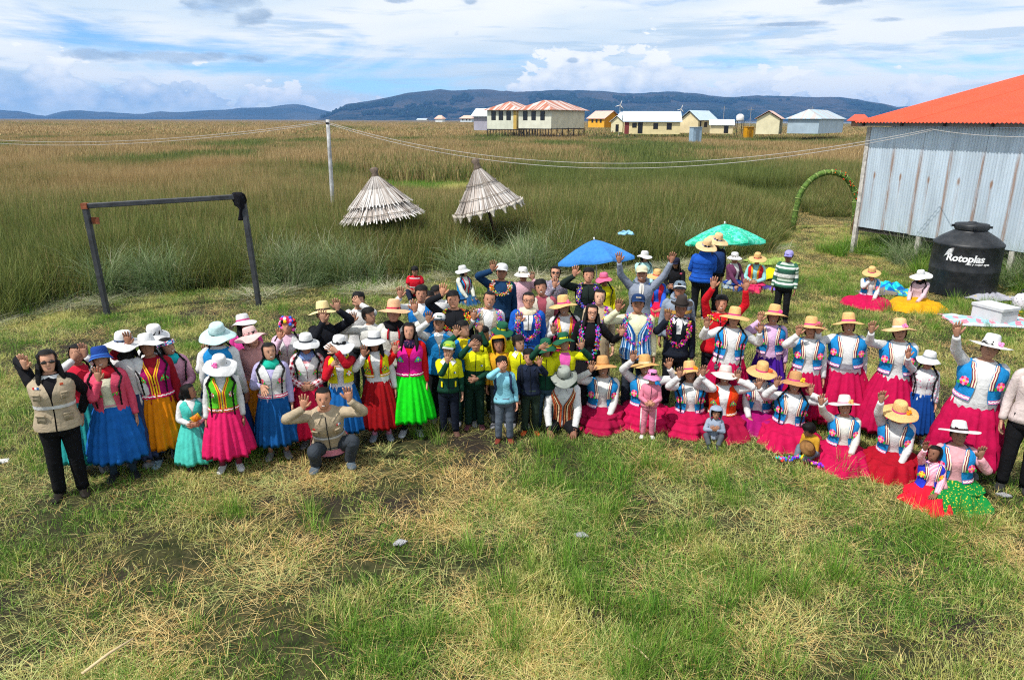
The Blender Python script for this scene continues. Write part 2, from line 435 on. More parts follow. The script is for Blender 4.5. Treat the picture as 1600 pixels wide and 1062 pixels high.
def make_hand(mb, W, fd, pn, k, side_sign, curl=.25, spread=1.0):
    "palm and five fingers: W wrist, fd finger direction, pn palm normal, side_sign: +1 when the thumb is on +side"
    fd = nrm(fd); pn = nrm(pn - fd * (np.asarray(pn) @ fd)); sd = np.cross(fd, pn) * side_sign
    pr = [(0, .023, .018), (.018, .027, .018), (.045, .037, .016), (.072, .041, .014), (.088, .038, .010)]
    a = ring(8)
    g = [W + fd * d * k + np.cos(a)[:, None] * sd * ru * k + np.sin(a)[:, None] * pn * rw * k for d, ru, rw in pr]
    mb.loft(g, True, (False, True), 0)
    for j, (o, L, sp) in enumerate(((.029, .064, .16), (.010, .074, .04), (-.010, .069, -.07), (-.028, .054, -.2))):
        base = W + fd * (.078 - abs(o) * .15) * k + sd * o * k
        d = nrm(fd + sd * sp * spread); p = [base]; c = curl * .5
        for q in range(3):
            dd = nrm(d * math.cos(c) + pn * math.sin(c)); p.append(p[-1] + dd * L * k * (.42, .32, .26)[q]); c += curl
        mb.tube(p, [.0105 * k, .0098 * k, .0088 * k, .006 * k], 5, sd)
    base = W + fd * .022 * k + sd * .022 * k
    d = nrm(fd * .62 + sd * .75 + pn * .22); p = [base, base + d * .034 * k]; d2 = nrm(fd * .85 + sd * .45 + pn * .25)
    p += [p[-1] + d2 * .026 * k, p[-1] + d2 * .046 * k]
    mb.tube(p, [.015 * k, .013 * k, .011 * k, .007 * k], 5, fd)

FINGER = {}
def flower(mb, P, N, U, r, petal, centre='ffd21f', inner=None):
    "embroidered rosette with leaves"
    P, N, U = np.asarray(P), nrm(N), nrm(U); W = np.cross(N, U)
    def disc(c, ru, n, col, lift):
        a = ring(n); v = [c + N * (lift + .0015)] + [c + (U * math.cos(t) + W * math.sin(t)) * ru + N * lift for t in a]
        mb.add(v, [(0, 1 + i, 1 + (i + 1) % n) for i in range(n)], 0, None, srgb(col))
    for s in (-1, 1):
        disc(P + U * r * 1.05 * s - W * r * .55, r * .42, 5, '2f8f3a', .001)
    for i in range(8):
        t = i * math.pi / 4; disc(P + (U * math.cos(t) + W * math.sin(t)) * r * .66, r * .36, 6, petal if (i % 2 or not inner) else inner, .002)
    disc(P, r * .52, 8, inner or petal, .004); disc(P, r * .27, 7, centre, .0065)

GAR = ['c02ab0', '7a2bd0', 'e8308a', '38c25a', 'f0d030', '3060e0', 'e04030', 'a030d0', 'd060e0', '40c0d0']
def garland(B, parent, cols=GAR, low=.60, n=150, blob=.0165, wide=.050):
    mb = MB(); rr = random.Random(B.seed + 5)
    pal = [srgb(c) for c in cols]
    for strand in range(2):
        for i in range(n):
            t = i / (n - 1); s = 1 if t < .5 else -1; q = abs(t - .5) * 2       # q 1 at the neck, 0 at the lowest point
            z = low + (.838 - low) * q ** .85 + rr.uniform(-.006, .006); x = wide * math.sin(min(q * 2.4, 1) * math.pi / 2) * (1.1 if q < .8 else 1.1 - (q - .8)) + (strand - .5) * .016
            a = interp_t(z)[0] * B.w; th = math.asin(max(min(x / a, .98), -.98)) * s
            p = np.array(torso_pt(B, z, th, B.fit + .022)) + np.array([rr.uniform(-1, 1), rr.uniform(-.5, .3), rr.uniform(-1, 1)]) * .017
            r = blob * rr.uniform(.7, 1.25)
            v = [p + np.array(rr.choice(((1, 0, 0), (0, -1, 0), (0, 0, 1)))) * r] + [p + r * np.array([rr.uniform(-1, 1), rr.uniform(-.8, .4), rr.uniform(-1, 1)]) for _ in range(4)]
            mb.add(v, [(0, 1, 2), (0, 2, 3), (0, 3, 4), (0, 4, 1), (1, 2, 3), (1, 3, 4)], 0, None, pal[rr.randrange(len(pal))], B.T)
    # the part round the back of the neck
    for i in range(12):
        t = math.pi * (.55 + .9 * i / 11); p = np.array(torso_pt(B, .838, t, .02))
        mb.ball(p, blob * .9, 0, B.T, 5, 3, pal[i % len(pal)])
    mb.build('garland', vertex_colours(.7), parent, smooth=False)['kind'] = 'stuff'

def revolve(mb, prof, n, mtx, mat=0, warp=None, rowmat=None, sx=1.0, sy=1.0):
    a = ring(n); g = []
    for i, (r, z) in enumerate(prof):
        rr = np.full(n, r); zz = np.full(n, z)
        if warp is not None: rr, zz = warp(a, rr, zz)
        g.append(np.stack([np.sin(a) * rr * sx, -np.cos(a) * rr * sy, zz], 1))
    mb.loft(g, True, (False, False), mat, None, mtx, rowmat)

def make_hat(B, parent, kind, c1, band=None, extra=None):
    s = B.hs; mb = MB(); H = B.H; rr = random.Random(B.seed)
    rc = .385 * s + (.016 if kind in ('cap', 'beanie') else .011)     # crown radius at the brow
    z0 = .72 * s; k = s / .20; H = B.H @ about(rx(R(rr.uniform(-7, 1))), (0, .1 * s, .7 * s))
    ph = rr.uniform(0, 6.28)
    if kind in ('straw', 'wide', 'fedora', 'panama', 'small'):
        Rb = {'straw': .212, 'wide': .205, 'fedora': .15, 'panama': .20, 'small': .17}[kind] * min(k, 1.12)
        if extra and 'brim' in extra: Rb = extra['brim']
        hc = {'straw': .125, 'wide': .10, 'fedora': .125, 'panama': .115, 'small': .10}[kind] * k
        droop = {'straw': -.030, 'wide': -.045, 'fedora': .010, 'panama': -.006, 'small': -.040}[kind]
        wav = {'straw': .010, 'wide': .022, 'fedora': .014, 'panama': .006, 'small': .014}[kind]
        tpr = {'fedora': .80, 'panama': .84}.get(kind, .90)
        T = .003
        prof = [(.0, hc * (.93 if kind in ('fedora', 'panama') else 1.0)), (rc * .3, hc * (.95 if kind in ('fedora', 'panama') else 1.0)), (rc * .62 * tpr, hc * .985), (rc * .86 * tpr, hc * .93), (rc * .97 * tpr, hc * .80), (rc * (tpr + .05), hc * .5), (rc * .985, hc * .22), (rc, .006)]
        nc = len(prof) - 1
        for q in (.1, .3, .5, .7, .9, 1.0): prof.append((rc + (Rb - rc) * q, droop * q ** 1.5))
        for q in (1.0, .5, 0.0): prof.append((rc * (1 if q else .97) + (Rb - rc) * q, droop * q ** 1.5 - T))
        def warp(a, r, z):
            q = np.clip((r - rc) / (Rb - rc), 0, 1)
            w = wav * q ** 1.3 * (np.sin(a * 2 + ph) * .7 + np.sin(a * 3 + ph * 2.3) * .5 + .35 * np.sin(a * 5 + ph * 1.7))
            if kind == 'fedora': w = w + .022 * q * np.sin(a) ** 2
            if kind in ('wide', 'small'): w = w + (-.008 * q * np.cos(a))
            return r * (1 + .03 * q * np.sin(a * 3 + ph)), z + w
        revolve(mb, prof, 28, H @ M4(t=(0, .02 * s, z0)), 0, warp, sx=.94, sy=1.09)
        ishat = straw(c1) if kind == 'straw' or (extra and extra.get('straw')) else fabric(c1, .85, .5)
        o = mb.build('hat', ishat, parent)
        if band:
            m2 = MB(); b0, b1 = .004, .026 * k
            pr = [(rc + .0025, b0), (rc * .998 + .003, b1 * .5), (rc * .985 + .0025, b1)]
            revolve(m2, [(r, z) for r, z in pr], 28, H @ M4(t=(0, .02 * s, z0)), 0, None, sx=.94, sy=1.09)
            m2.build('hat_band', fabric(band, .7), o)
        if extra and extra.get('flower'):
            m3 = MB(); an = extra.get('fa', .9); p = np.array([math.sin(an) * (rc + .012), -math.cos(an) * (rc + .014) * 1.09, .02])
            for i in range(9):
                v = p + np.array([rr.uniform(-1, 1), rr.uniform(-.6, .6), rr.uniform(-.7, 1)]) * .022
                m3.ball(v, (.016, .012, .014), 0, H @ M4(t=(0, .02 * s, z0)), 6, 3, srgb(extra['flower']))
            m3.build('hat_flower', vertex_colours(.7), o, smooth=False)
    elif kind == 'bucket':
        rc2 = rc; prof = [(0, .085 * k), (rc2 * .7, .086 * k), (rc2 * .9, .07 * k), (rc2 * .97, .03 * k), (rc2, 0), (rc2 * 1.12, -.025), (rc2 * 1.45, -.05), (rc2 * 1.43, -.053), (rc2 * .98, -.004)]
        def warp(a, r, z):
            q = np.clip((r - rc2) / (rc2 * .45), 0, 1); return r, z + q * .014 * np.sin(a * 2 + ph)
        revolve(mb, prof, 24, H @ M4(t=(0, .02 * s, z0)), 0, warp, sx=.94, sy=1.09, rowmat=[0, 0, 0, 0, 1, 1, 1, 0])
        mb.build('hat', [fabric(c1), fabric(band or c1)], parent)
    elif kind in ('cap', 'beanie'):
        top = .42 * s if kind == 'cap' else .46 * s
        prof = [(.004, top), (rc * .35, top * .985), (rc * .66, top * .88), (rc * .88, top * .62), (rc * .98, top * .3), (rc * 1.0, 0), (rc * 1.0, -.02 * (kind == 'beanie') - .004), (rc * .97, -.02 * (kind == 'beanie') - .004)]
        def warp(a, r, z):
            if kind == 'beanie': return r * (1 + .015 * np.sin(a * 14)), z + .003 * np.sin(a * 5 + ph)
            return r, z
        revolve(mb, prof, 24, H @ M4(t=(0, .025 * s, z0 - (.02 if kind == 'beanie' else -.0))), 0, warp, sx=.94, sy=1.1)
        o = mb.build('hat', knit(c1) if kind == 'beanie' else fabric(c1, .8, .4), parent)
        if kind == 'cap' or (extra and extra.get('visor')):
            m2 = MB(); g = []; vl = .36 * s
            for t_ in np.linspace(-1.05, 1.05, 11):
                cx, cy = math.sin(t_) * rc * .94, -math.cos(t_) * rc * 1.1 + .025 * s
                L = vl * math.cos(t_ * .85) ** .8; e = .9 + .1 * math.cos(t_)
                row = []
                for q in (0, .5, 1.0): row.append((cx * (1 + .02 * q), cy - L * q, z0 + .004 - .012 * q - .09 * s * (t_ / 1.05) ** 2 * q))
                for q in (1.0, .5, 0): row.append((cx * (1 + .02 * q), cy - L * q, z0 - .001 - .012 * q - .09 * s * (t_ / 1.05) ** 2 * q))
                g.append(row)
            m2.loft(g, True, (True, True), 0, None, H)
            m2.build('visor', fabric(band or c1, .8, .3), o)
        if extra and extra.get('logo'):
            m3 = MB(); rq = random.Random(B.seed); zt = z0 + top * .42
            for i in range(7):
                an = (i - 3) * .11; p = np.array([math.sin(an) * rc * .93, -math.cos(an) * rc * 1.09 + .025 * s, zt])
                m3.box(p, (.008, .006, .010 + .008 * rq.random()), 0, H)
            m3.build('cap_lettering', fabric(extra['logo']), o, smooth=False)
    elif kind == 'pompom':
        pal = [srgb(c) for c in ('e83030', 'f5f5f5', 'f060b0', '3060d0', 'f0c020', '202020', 'f5f5f5', 'e83088')]
        prof = [(.004, .36 * s), (rc * .6, .34 * s), (rc * .95, .18 * s), (rc, -.02)]
        revolve(mb, prof, 18, H @ M4(t=(0, .02 * s, z0)), 0, None, sx=.95, sy=1.08)
        o = mb.build('hat', fabric('c02050'), parent); m2 = MB()
        for i in range(44):
            a = rr.uniform(0, 6.28); zz = rr.uniform(-.03, .34 * s); r = rc * math.sqrt(max(1 - (max(zz, 0) / (.40 * s)) ** 2, .05)) * 1.05
            if rr.random() < .3: a = rr.choice((-1, 1)) * rr.uniform(1.2, 1.8); zz = rr.uniform(-.10, 0)
            m2.ball((math.sin(a) * r, -math.cos(a) * r * 1.1 + .02 * s, z0 + zz), .022, 0, H, 6, 4, pal[i % len(pal)])
        m2.build('pompom_trim', vertex_colours(.9), o, smooth=False)
    elif kind == 'headband':
        pal = [srgb(c) for c in ('20a0d8', 'f060a0', 'f8f8f8', '1040a0')]
        for i in range(28):
            a = i / 28 * 2 * math.pi
            for j in range(3):
                p = (math.sin(a) * (.372 * s + .006), -math.cos(a) * (.44 * s + .008) + .012 * s, (.62 + .075 * j) * s)
                mb.box(p, (.02, .012, .014), 0, H @ M4(t=(0, 0, 0)), pal[(i + j * 2 + (i // 3)) % 4])
        mb.build('beaded_headband', vertex_colours(.6), parent, smooth=False)
    elif kind == 'hood':
        g = head_rings(B, .036, 20)
        def drop(i, j):
            c = math.cos((j + .5) / 20 * 2 * math.pi); z = HEADR[i][0]
            return c > .58 and z < .80
        mb.loft(g, True, (False, True), 0, None, H, None, drop)
        mb.build('hood', fabric(c1), parent)

def make_hair(B, parent, style, col=None):
    if style in (None, 'none'): return
    s = B.hs; mb = MB(); H = B.H; N = 20
    g = head_rings(B, .012 if style != 'crop' else .008, N)
    rr = random.Random(B.seed + 2)
    am_ = .0075 if style in ('short', 'bangs') else .004
    g = g + np.array([[(rr.uniform(-1, 1) * am_, rr.uniform(-1, 1) * am_, rr.uniform(-.6, 1) * am_ * (HEADR[i_][0] > .5)) for _ in range(N)] for i_ in range(len(g))])
    if style in ('short', 'bangs'): g[-4:, :, 2] += .012; g[-5:-1] = g[-5:-1] * np.array([1.03, 1.03, 1])
    g[-1] = g[-1].mean(0); g[-2, :, 2] = g[-2, :, 2].mean()
    low = {'short': .30, 'crop': .32, 'bangs': .28, 'long': .02, 'braids': .10, 'bun': .2, 'tail': .1}[style]
    brow = {'bangs': .66, 'long': .80, 'short': .76, 'crop': .80}.get(style, .80)
    fw = {'long': .50, 'braids': .45, 'bun': .3, 'tail': .35}.get(style, .30)
    def drop(i, j):
        c = math.cos((j + .5) / N * 2 * math.pi); z = (HEADR[i][0] + HEADR[min(i + 1, len(HEADR) - 1)][0]) / 2
        if c > fw and z < brow: return True
        if z < low: return True
        if B.hatted and z > .80: return True
        return -.15 < c <= fw and z < low + .18 and style in ('short', 'crop', 'bangs')
    mb.loft(g, True, (False, True), 0, None, H, None, drop)
    if style == 'long':
        zs = [.60, .35, .10, -.20, -.6, -1.0]; th = np.linspace(math.pi * .38, math.pi * 1.62, 13); rings = []
        for i, z in enumerate(zs):
            a = .40 + .10 * min(i, 3) / 3; b = .50 - .02 * i
            rings.append([(math.sin(t) * a * s * (1 + .05 * math.sin(t * 9 + i)), -math.cos(t) * b * s + .02 * s, z * s + .02 * math.sin(t * 7 + i * 2)) for t in th])
        mb.loft(rings, False, mtx=H)
        mb.loft(np.array(rings) * np.array([.93, .9, 1]), False, mtx=H)
        for sg in (-1, 1):     # front locks over the shoulders
            p = [(sg * .38 * s, -.10 * s, .45 * s), (sg * .44 * s, -.22 * s, 0), (sg * .50 * s, -.34 * s, -.35 * s), (sg * .44 * s, -.42 * s, -.85 * s)]
            mb.tube([ap(H, q) for q in p], [(.022, .014), (.026, .015), (.022, .012), (.008, .006)], 6)
    if style == 'bun': mb.ball((0, .5 * s, .35 * s), .04, 0, H, 8, 5)
    if style == 'tail':
        mb.tube([ap(H, (0, .45 * s, .5 * s)), ap(H, (.05 * s, .62 * s, .2 * s)), ap(H, (.08 * s, .6 * s, -.4 * s))], [.028, .03, .008], 7)
    hp = mb.build('hair', hair_mat(), parent)
    if style == 'braids' or style == 'bangs_braids':
        for sg in (-1, 1):
            m2 = MB(); L = B.braid
            st = ap(H, (sg * .34 * s, .02 * s, .22 * s)); pts = [st]
            sh = np.array(torso_pt(B, .80, sg * .95, B.fit + .03)); ch = np.array(torso_pt(B, .74, sg * .62, B.fit + .035)); wa = np.array(torso_pt(B, max(.80 - L, .53), sg * .60, B.fit + .04))
            ctrl = [st, ap(B.T, sh), ap(B.T, ch), ap(B.T, wa)]
            path = []
            for a_, b_ in zip(ctrl[:-1], ctrl[1:]):
                nn = max(int(np.linalg.norm(b_ - a_) / .016), 2)
                path += [a_ + (b_ - a_) * q / nn for q in range(nn)]
            path = np.array(path + [ctrl[-1]]); n = len(path)
            rad = [.0125 * (1 + .28 * math.sin(i * 2.1)) * (1 - .35 * i / n) for i in range(n)]
            m2.tube(path, rad, 6)
            b = m2.build('braid', hair_mat(), parent)
            if B.tassel:
                m3 = MB()
                for q in range(5): m3.ball(path[-1] + np.array([rr.uniform(-1, 1) * .02, rr.uniform(-1, 0) * .015, -.02 - q * .012]), (.02, .016, .024), 0, None, 6, 4)
                m3.build('tassel', fabric(B.tassel), b)

def person(label, px, py, h=1.50, yaw=0, pose='stand', hz=None, hl='down', hr='down', nod=-2, turn=0, tilt=0, lean=0, slean=0,
           top='f4f2ee', sleeve=None, lower=None, short=False, vest=None, vestopen=0, vestlow=.56, flowers=None, trim=None, hem=None,
           legs='skirt', skirt='e8107a', hemr=.27, hemz=.17, tiers=0, pleat=1.0, pants='15161a', shoes='8a8a90', socks=None,
           hat=None, hair='short', tone=None, w=1.0, bust=None, belly=0, scarf=None, collar=None, gar=None, smile=0, glasses=None,
           braid=.2, tassel=None, extra=None, dyl=None, dyr=None, group=None, topmat=None, lowz=.50, jacket=False, fit=.013, hat_kw=None, apron=None, shift=(0, 0), poles=(None, None), category='person', knee=None, detail=1):
    yaw = yaw - math.degrees(math.atan((px - 800) / F_PX)) * .8
    B = Body(); B.h = h; B.w = w; B.bust = (legs == 'skirt') if bust is None else bust; B.belly = belly; B.fit = fit
    B.hatted = bool(hat) and hat[0] in ('cap', 'beanie', 'bucket', 'straw', 'wide', 'small', 'fedora', 'panama')
    B.seed = int(px * 7 + py * 13); B.braid = braid; B.tassel = tassel; rr = random.Random(B.seed)
    hs = .134 * h * (1 + max(0, 1.42 - h) * .42); B.hs = hs
    hip = {'stand': .50, 'kneel': .055, 'sit': .055, 'tall': .30, 'crouch': .115, 'low': .06}[pose] * h
    piv = (0, 0, .50 * h)
    if slean == 0: slean = rr.uniform(-3.5, 3.5)
    B.T = M4(t=(0, 0, hip - .50 * h)) @ about(ry(R(slean)) @ rx(R(lean)), piv)
    neck = (0, 0, .852 * h)
    nod = nod * .85 - 9
    if tilt == 0: tilt = rr.uniform(-6, 6)
    B.N = B.T @ about(rz(R(turn)) @ ry(R(tilt)) @ rx(R(nod - lean * .8)), neck)
    B.H = B.N @ M4(t=(0, -.010 * h, .866 * h))
    hc = ap(B.H, (0, -.1 * hs, .5 * hs))
    rzw = rz(R(yaw)); hcw = rzw @ hc
    W = at(px, py, hcw[2]) if hz is None else at(px, py, hz)
    root = np.array([W[0] - hcw[0] + shift[0], W[1] - hcw[1] + shift[1], 0.0])
    B.root = root
    if tone is not None: tone = tuple(min(q * 1.28 + .045 * f, .58) for q, f in zip(tone, (1, .5, .3)))
    P = thing('person', label, category, root, R(yaw), group)
    if tone is None and vestopen == 2: tone = (.38 + .04 * rr.random(), .20, .125)
    if tone is None: tone = rr.choice(((.36, .18, .115), (.40, .21, .135), (.33, .16, .10), (.45, .24, .155)))
    body = MB()
    # torso, neck and head in one run of rings
    zs = list(TORSO[:, 0]); g1 = torso_rings(B, zs, 0, 16)
    th = ring(16); nk = []
    for z, r_, y in ((.868, .0315, -.001), ):
        nk.append(np.stack([np.sin(th) * r_ * h, -np.cos(th) * r_ * h * 1.05 + y * h, np.full(16, z * h)], 1))
    A_ = np.concatenate([g1, np.array(nk)]); A_ = A_ @ B.T[:3, :3].T + B.T[:3, 3]
    Hh = head_rings(B); Hh = Hh @ B.H[:3, :3].T + B.H[:3, 3]
    body.loft(np.concatenate([A_, Hh]), True)
    s = hs
    def hp(x, y, z): return ap(B.H, (x * s, y * s, z * s))
    HM = M4(B.H[:3, :3]);
    def hball(c, r, mat, seg=8, rn=5):
        body.ball((c[0] * s, c[1] * s, c[2] * s), tuple(q * s for q in r), mat, B.H, seg, rn)
    # face
    nose = np.array([(-.045, -.425, .50), (.045, -.425, .50), (-.085, -.42, .33), (.085, -.42, .33), (0, -.53, .36), (0, -.43, .29), (0, -.45, .52)]) * s
    body.add(nose, [(0, 2, 4), (0, 4, 6), (6, 4, 1), (1, 4, 3), (2, 5, 4), (4, 5, 3)], 0, mtx=B.H)
    for q in (-1, 1):
        hball((q * .155, -.395, .505), (.050, .028, .020), 1, 6, 4)
        hball((q * .155, -.398, .585), (.080, .018, .010), 1, 6, 3)
        hball((q * .358, .03, .44), (.03, .06, .095), 0, 6, 4)
    if smile:
        hball((0, -.418, .20), (.125, .030, .042), 2, 8, 4); hball((0, -.434, .207), (.095, .020, .022), 3, 8, 4)
    else: hball((0, -.424, .20), (.095, .022, .020), 2, 8, 4)
    # arms
    sl = sleeve or top; k = h / 1.55 * (1 + max(0, 1.4 - h) * .25)
    L1, L2 = .172 * h, .150 * h
    sleevemb = MB(); sgn = {-1: hl, 1: hr}
    iRz = rzw.T
    info = {}
    for sg in (-1, 1):
        t = sgn[sg]; S = ap(B.T, (sg * .096 * h * w ** .6, .002 * h, .802 * h)); dy = (dyl if sg < 0 else dyr)
        curl, spread = .18, 1.0
        down = B.T[:3, :3] @ np.array([0, 0, -1.0])
        pl = poles[0 if sg < 0 else 1]
        if t == 'down':
            T = S + down * .315 * h + np.array([sg * .045 * h, -.02 * h, 0]); pole = (sg * .3, 1, 0); fd = (sg * .05, -.12, -1); pn = (-sg, -.25, 0); curl = .45
        elif t == 'lap':
            T = ap(B.T, (sg * .065 * h, -.19 * h, .545 * h)); pole = (sg, .4, -.4); fd = (-sg * .6, -.9, -.25); pn = (0, -.2, -1); curl = .3
        elif t == 'clasp':
            T = ap(B.T, (sg * .035 * h, -.135 * h, .60 * h)); pole = (sg, .5, -.4); fd = (-sg, -.35, -.1); pn = (0, 1, 0); curl = .55
        elif t == 'chest':
            T = ap(B.T, (sg * .03 * h, -.135 * h, .70 * h)); pole = (sg, .2, -.8); fd = (-sg * .7, -.1, .5); pn = (0, 1, 0); curl = .4
        elif t == 'knee':
            T = ap(B.T, (sg * .10 * h, -.21 * h, .52 * h)); pole = (sg, .6, 0); fd = (-sg * .2, -.8, -.6); pn = (0, -.3, -1); curl = .35
        elif t == 'back':
            T = S + down * .27 * h + np.array([sg * .02 * h, .10 * h, 0]); pole = (sg, .6, 0); fd = (0, .3, -1); pn = (-sg, 0, 0)
        elif t == 'face':
            pos = hp(sg * .02, -.62, .42); fd = nrm((-sg * .55, .1, .75)); pn = (0, 1, 0); T = pos - fd * .05 * k; pole = (sg, -.2, -.8); curl = .5
        elif t == 'chin':
            pos = hp(sg * .05, -.55, .1); fd = nrm((-sg * .3, .2, .8)); pn = (0, 1, 0); T = pos - fd * .05 * k; pole = (sg * .7, -.5, -.8); curl = .9
        else:      # a raised hand seen at photo position t
            Wp = atd(t[0], t[1], root[1] + (dy if dy is not None else -.14)); pos = iRz @ (Wp - root)
            up = nrm((sg * .10, -.02, 1.0)); fd = up
            if len(t) > 2: fd = nrm(t[2])
            T = pos - fd * .085 * k; pole = (sg * .62, .5, -1.0); pn = iRz @ np.array([0, -1.0, .12])
            spread = 1.25; curl = .1 + .12 * rr.random()
        if pl is not None: pole = pl
        T = np.asarray(T, float)
        E, Wr = ik(S, T, L1, L2, pole)
        if not isinstance(t, str) or t in ('face', 'chin'):
            dist = np.linalg.norm(T - S)
            fd = nrm(np.asarray(fd, float) * 1.0 + nrm(Wr - E) * .25)
        path = bend(S, E, Wr)
        if t in ('down',): fd = nrm(np.asarray(fd) + nrm(Wr - E) * .8)
        pn_ = np.asarray(pn, float); fdn = nrm(fd); pn_ = nrm(pn_ - fdn * (pn_ @ fdn)); side = np.cross(fdn, pn_)
        rad = np.array([.027, .026, .0235, .021, .0205, .020, .0185, .0165, .0150]) * h * (.9 + .1 * w)
        body.tube(np.concatenate([[S - nrm(E - S) * .02 * h], path[1:]]), rad, 8, side, caps=(True, False))
        # thumb towards the head for a raised palm, forwards for a hanging hand
        want = np.array([-sg, 0, 0.0]) if not (t in ('down', 'back')) else np.array([0, -1.0, 0])
        ts = 1 if side @ want > 0 else -1
        make_hand(body, Wr, fdn, pn_, k * 1.12, ts, curl, spread)
        # sleeve
        m = 5 if short else len(path)
        sp = path[:m].copy() if not short else path[:3].copy()
        if not short: sp[-1] = path[-1] * .93 + path[-2] * .07
        srad = np.array([.036, .0335, .0300, .0275, .0285, .027, .0245, .0215, .0195])[:len(sp)] * h * (.8 + .2 * w) + (.004 + fit * .3)
        if short: srad = srad + .008
        st = np.concatenate([[S - nrm(E - S) * .030 * h + np.array([-sg * .02 * h, 0, 0])], sp]); srad = np.concatenate([[srad[0] * .72], srad])
        # creases
        srad = srad * (1 + .05 * np.array([rr.uniform(-1, 1) for _ in srad])); srad[-1] = srad[-1] * .96
        st2, sr2 = [], []
        for q in range(len(st) - 1):
            for u_ in (0, .5):
                st2.append(st[q] * (1 - u_) + st[q + 1] * u_); sr2.append((srad[q] * (1 - u_) + srad[q + 1] * u_) * (1 + (.035 if (q * 2 + (u_ > 0)) % 2 else -.02)))
        st2.append(st[-1]); sr2.append(srad[-1])
        st2, sr2 = np.array(st2), np.array(sr2); n_ = len(st2)
        rm = [1 if (lower and i > n_ * .46) else 0 for i in range(n_)]
        sleevemb.tube(st2, sr2, 10, np.array([0, 1.0, .1]), (True, True), 0, None, None, rm)
        info[sg] = (S, E, Wr, fdn)
    B.info = info
    # top garment
    base = (lambda c: c if not isinstance(c, str) else fabric(c))
    zt = [z for z in (.455, .475, .50, .53, .56, .59, .62, .66, .70, .735, .765, .79, .812, .830, .843, .853) if z >= lowz - .001]
    offs = [fit + (.006 if z < .56 and legs != 'skirt' else 0) + (.004 * math.sin(z * 260 + B.seed)) * (z < .74) for z in zt]
    if zt[-1] > .85: offs[-1] = fit * .7; offs[-2] = fit * .9
    g = torso_rings(B, zt, offs, 20, .0035)
    tm = MB(); rm = [1 if (lower and z < .655) else 0 for z in zt]
    tm.loft(g, True, (True, True), 0, None, B.T, rm)
    name = 'jacket' if jacket else 'sweater'
    mats = [base(top), base(lower or top)]
    tobj = tm.build(name, mats, P)
    sleevemb.build('sleeve', [base(sl), base(lower or sl)], P)
    if jacket:       # front opening line
        zp = MB(); pts = [ap(B.T, torso_pt(B, z, 0.02, fit + .008)) for z in np.linspace(max(lowz, .5) + .01, .835, 9)]
        zp.tube(pts, .0045 * k, 4); zp.build('zip', fabric('1a1d22'), tobj)
    if collar:
        cm = MB()
        for q in (-1, 1):
            v = [ap(B.T, torso_pt(B, .858, q * 1.5, .012)), ap(B.T, torso_pt(B, .852, q * .15, .016)), ap(B.T, torso_pt(B, .800, q * .32, fit + .014)), ap(B.T, torso_pt(B, .828, q * 1.0, fit + .016))]
            cm.add(v + [p + np.array([0, .006, -.002]) for p in v], [(0, 1, 2, 3), (7, 6, 5, 4), (0, 4, 5, 1), (1, 5, 6, 2), (2, 6, 7, 3), (3, 7, 4, 0)])
        cm.build('collar', base(collar), P, smooth=False)
    else:
        cm = MB(); a = ring(12)
        path = [ap(B.T, (math.sin(t) * .042 * h, -math.cos(t) * .040 * h + .002 * h, (.853 - .006 * math.cos(t)) * h)) for t in list(a) + [a[0]]]
        cm.tube(path, .006 * k, 5, (0, 0, 1), (False, False)); cm.build('neckline', base(top), P)
    if vest:
        vm = MB(); tr = MB(); fl = MB(); zs = np.array([vestlow, vestlow + .02, .60, .64, .68, .72, .755, .79, .812, .830, .845]); zs = zs[(zs >= vestlow)]
        zs = np.unique(zs); off = fit + (.018 if vestopen == 2 else .012)
        if vestopen == 2: gp = lambda z: np.interp(z, [.5, .58, .66, .74, .80, .83, .845], [.44, .36, .25, .20, .27, .46, .80])
        elif vestopen == 1: gp = lambda z: np.interp(z, [.5, .6, .7, .78, .83, .845], [.26, .20, .20, .26, .42, .75])
        else: gp = lambda z: np.interp(z, [.5, .74, .79, .83, .845], [.02, .02, .16, .40, .70])
        N = 22; g = []; g2 = []
        for z in zs:
            th_ = np.linspace(gp(z), 2 * math.pi - gp(z), N)
            oo = off + (.006 if z < vestlow + .03 else 0)
            g.append([torso_pt(B, z, t_, oo + .002 * math.sin(t_ * 6 + z * 50)) for t_ in th_]); g2.append([torso_pt(B, z, t_, oo - .004) for t_ in th_])
        vm.loft(g, False, (False, False), 0, None, B.T); vm.loft(np.array(g2)[:, ::-1], False, (False, False), 0, None, B.T)
        vo = vm.build('vest', base(vest), P)
        cols = {'stripe': ('e2d6bc', '86203f', 'd9ccb0', '5c2a3c'), 'gold': ('f0c020', 'c01030', 'f0c020'), 'red': ('c81818', 'c81818'), None: None}.get(trim, (trim, trim))
        if cols:
            nb = len(cols); tw = (.027 if trim == 'stripe' else .018) * h
            zz = np.linspace(vestlow + (.10 if trim == 'stripe' else .0), .842, 12)
            for sg in (-1, 1):
                for b in range(nb):
                    rows = []
                    for z in zz:
                        a0 = gp(z); rad_ = interp_t(z)[0] * h * w; st = tw / nb / rad_
                        rows.append([torso_pt(B, z, sg * (a0 + st * b), off + .005), torso_pt(B, z, sg * (a0 + st * (b + 1)), off + .005)])
                    tr.loft(rows, False, (False, False), 0, srgb(cols[b]), B.T)
        if hem:
            for j, c in enumerate((hem, 'ffffff' if hem != 'f0c020' else 'c01030', hem)):
                rows = []
                for z in (vestlow + .006 + j * .0085, vestlow + .006 + (j + 1) * .0085):
                    th_ = np.linspace(gp(z) + .02, 2 * math.pi - gp(z) - .02, N * 2)
                    rows.append([torso_pt(B, z + (.0035 * (-1) ** q if j == 1 else 0), t_, off + .011) for q, t_ in enumerate(th_)])
                tr.loft(rows, False, (False, False), 0, srgb(c), B.T)
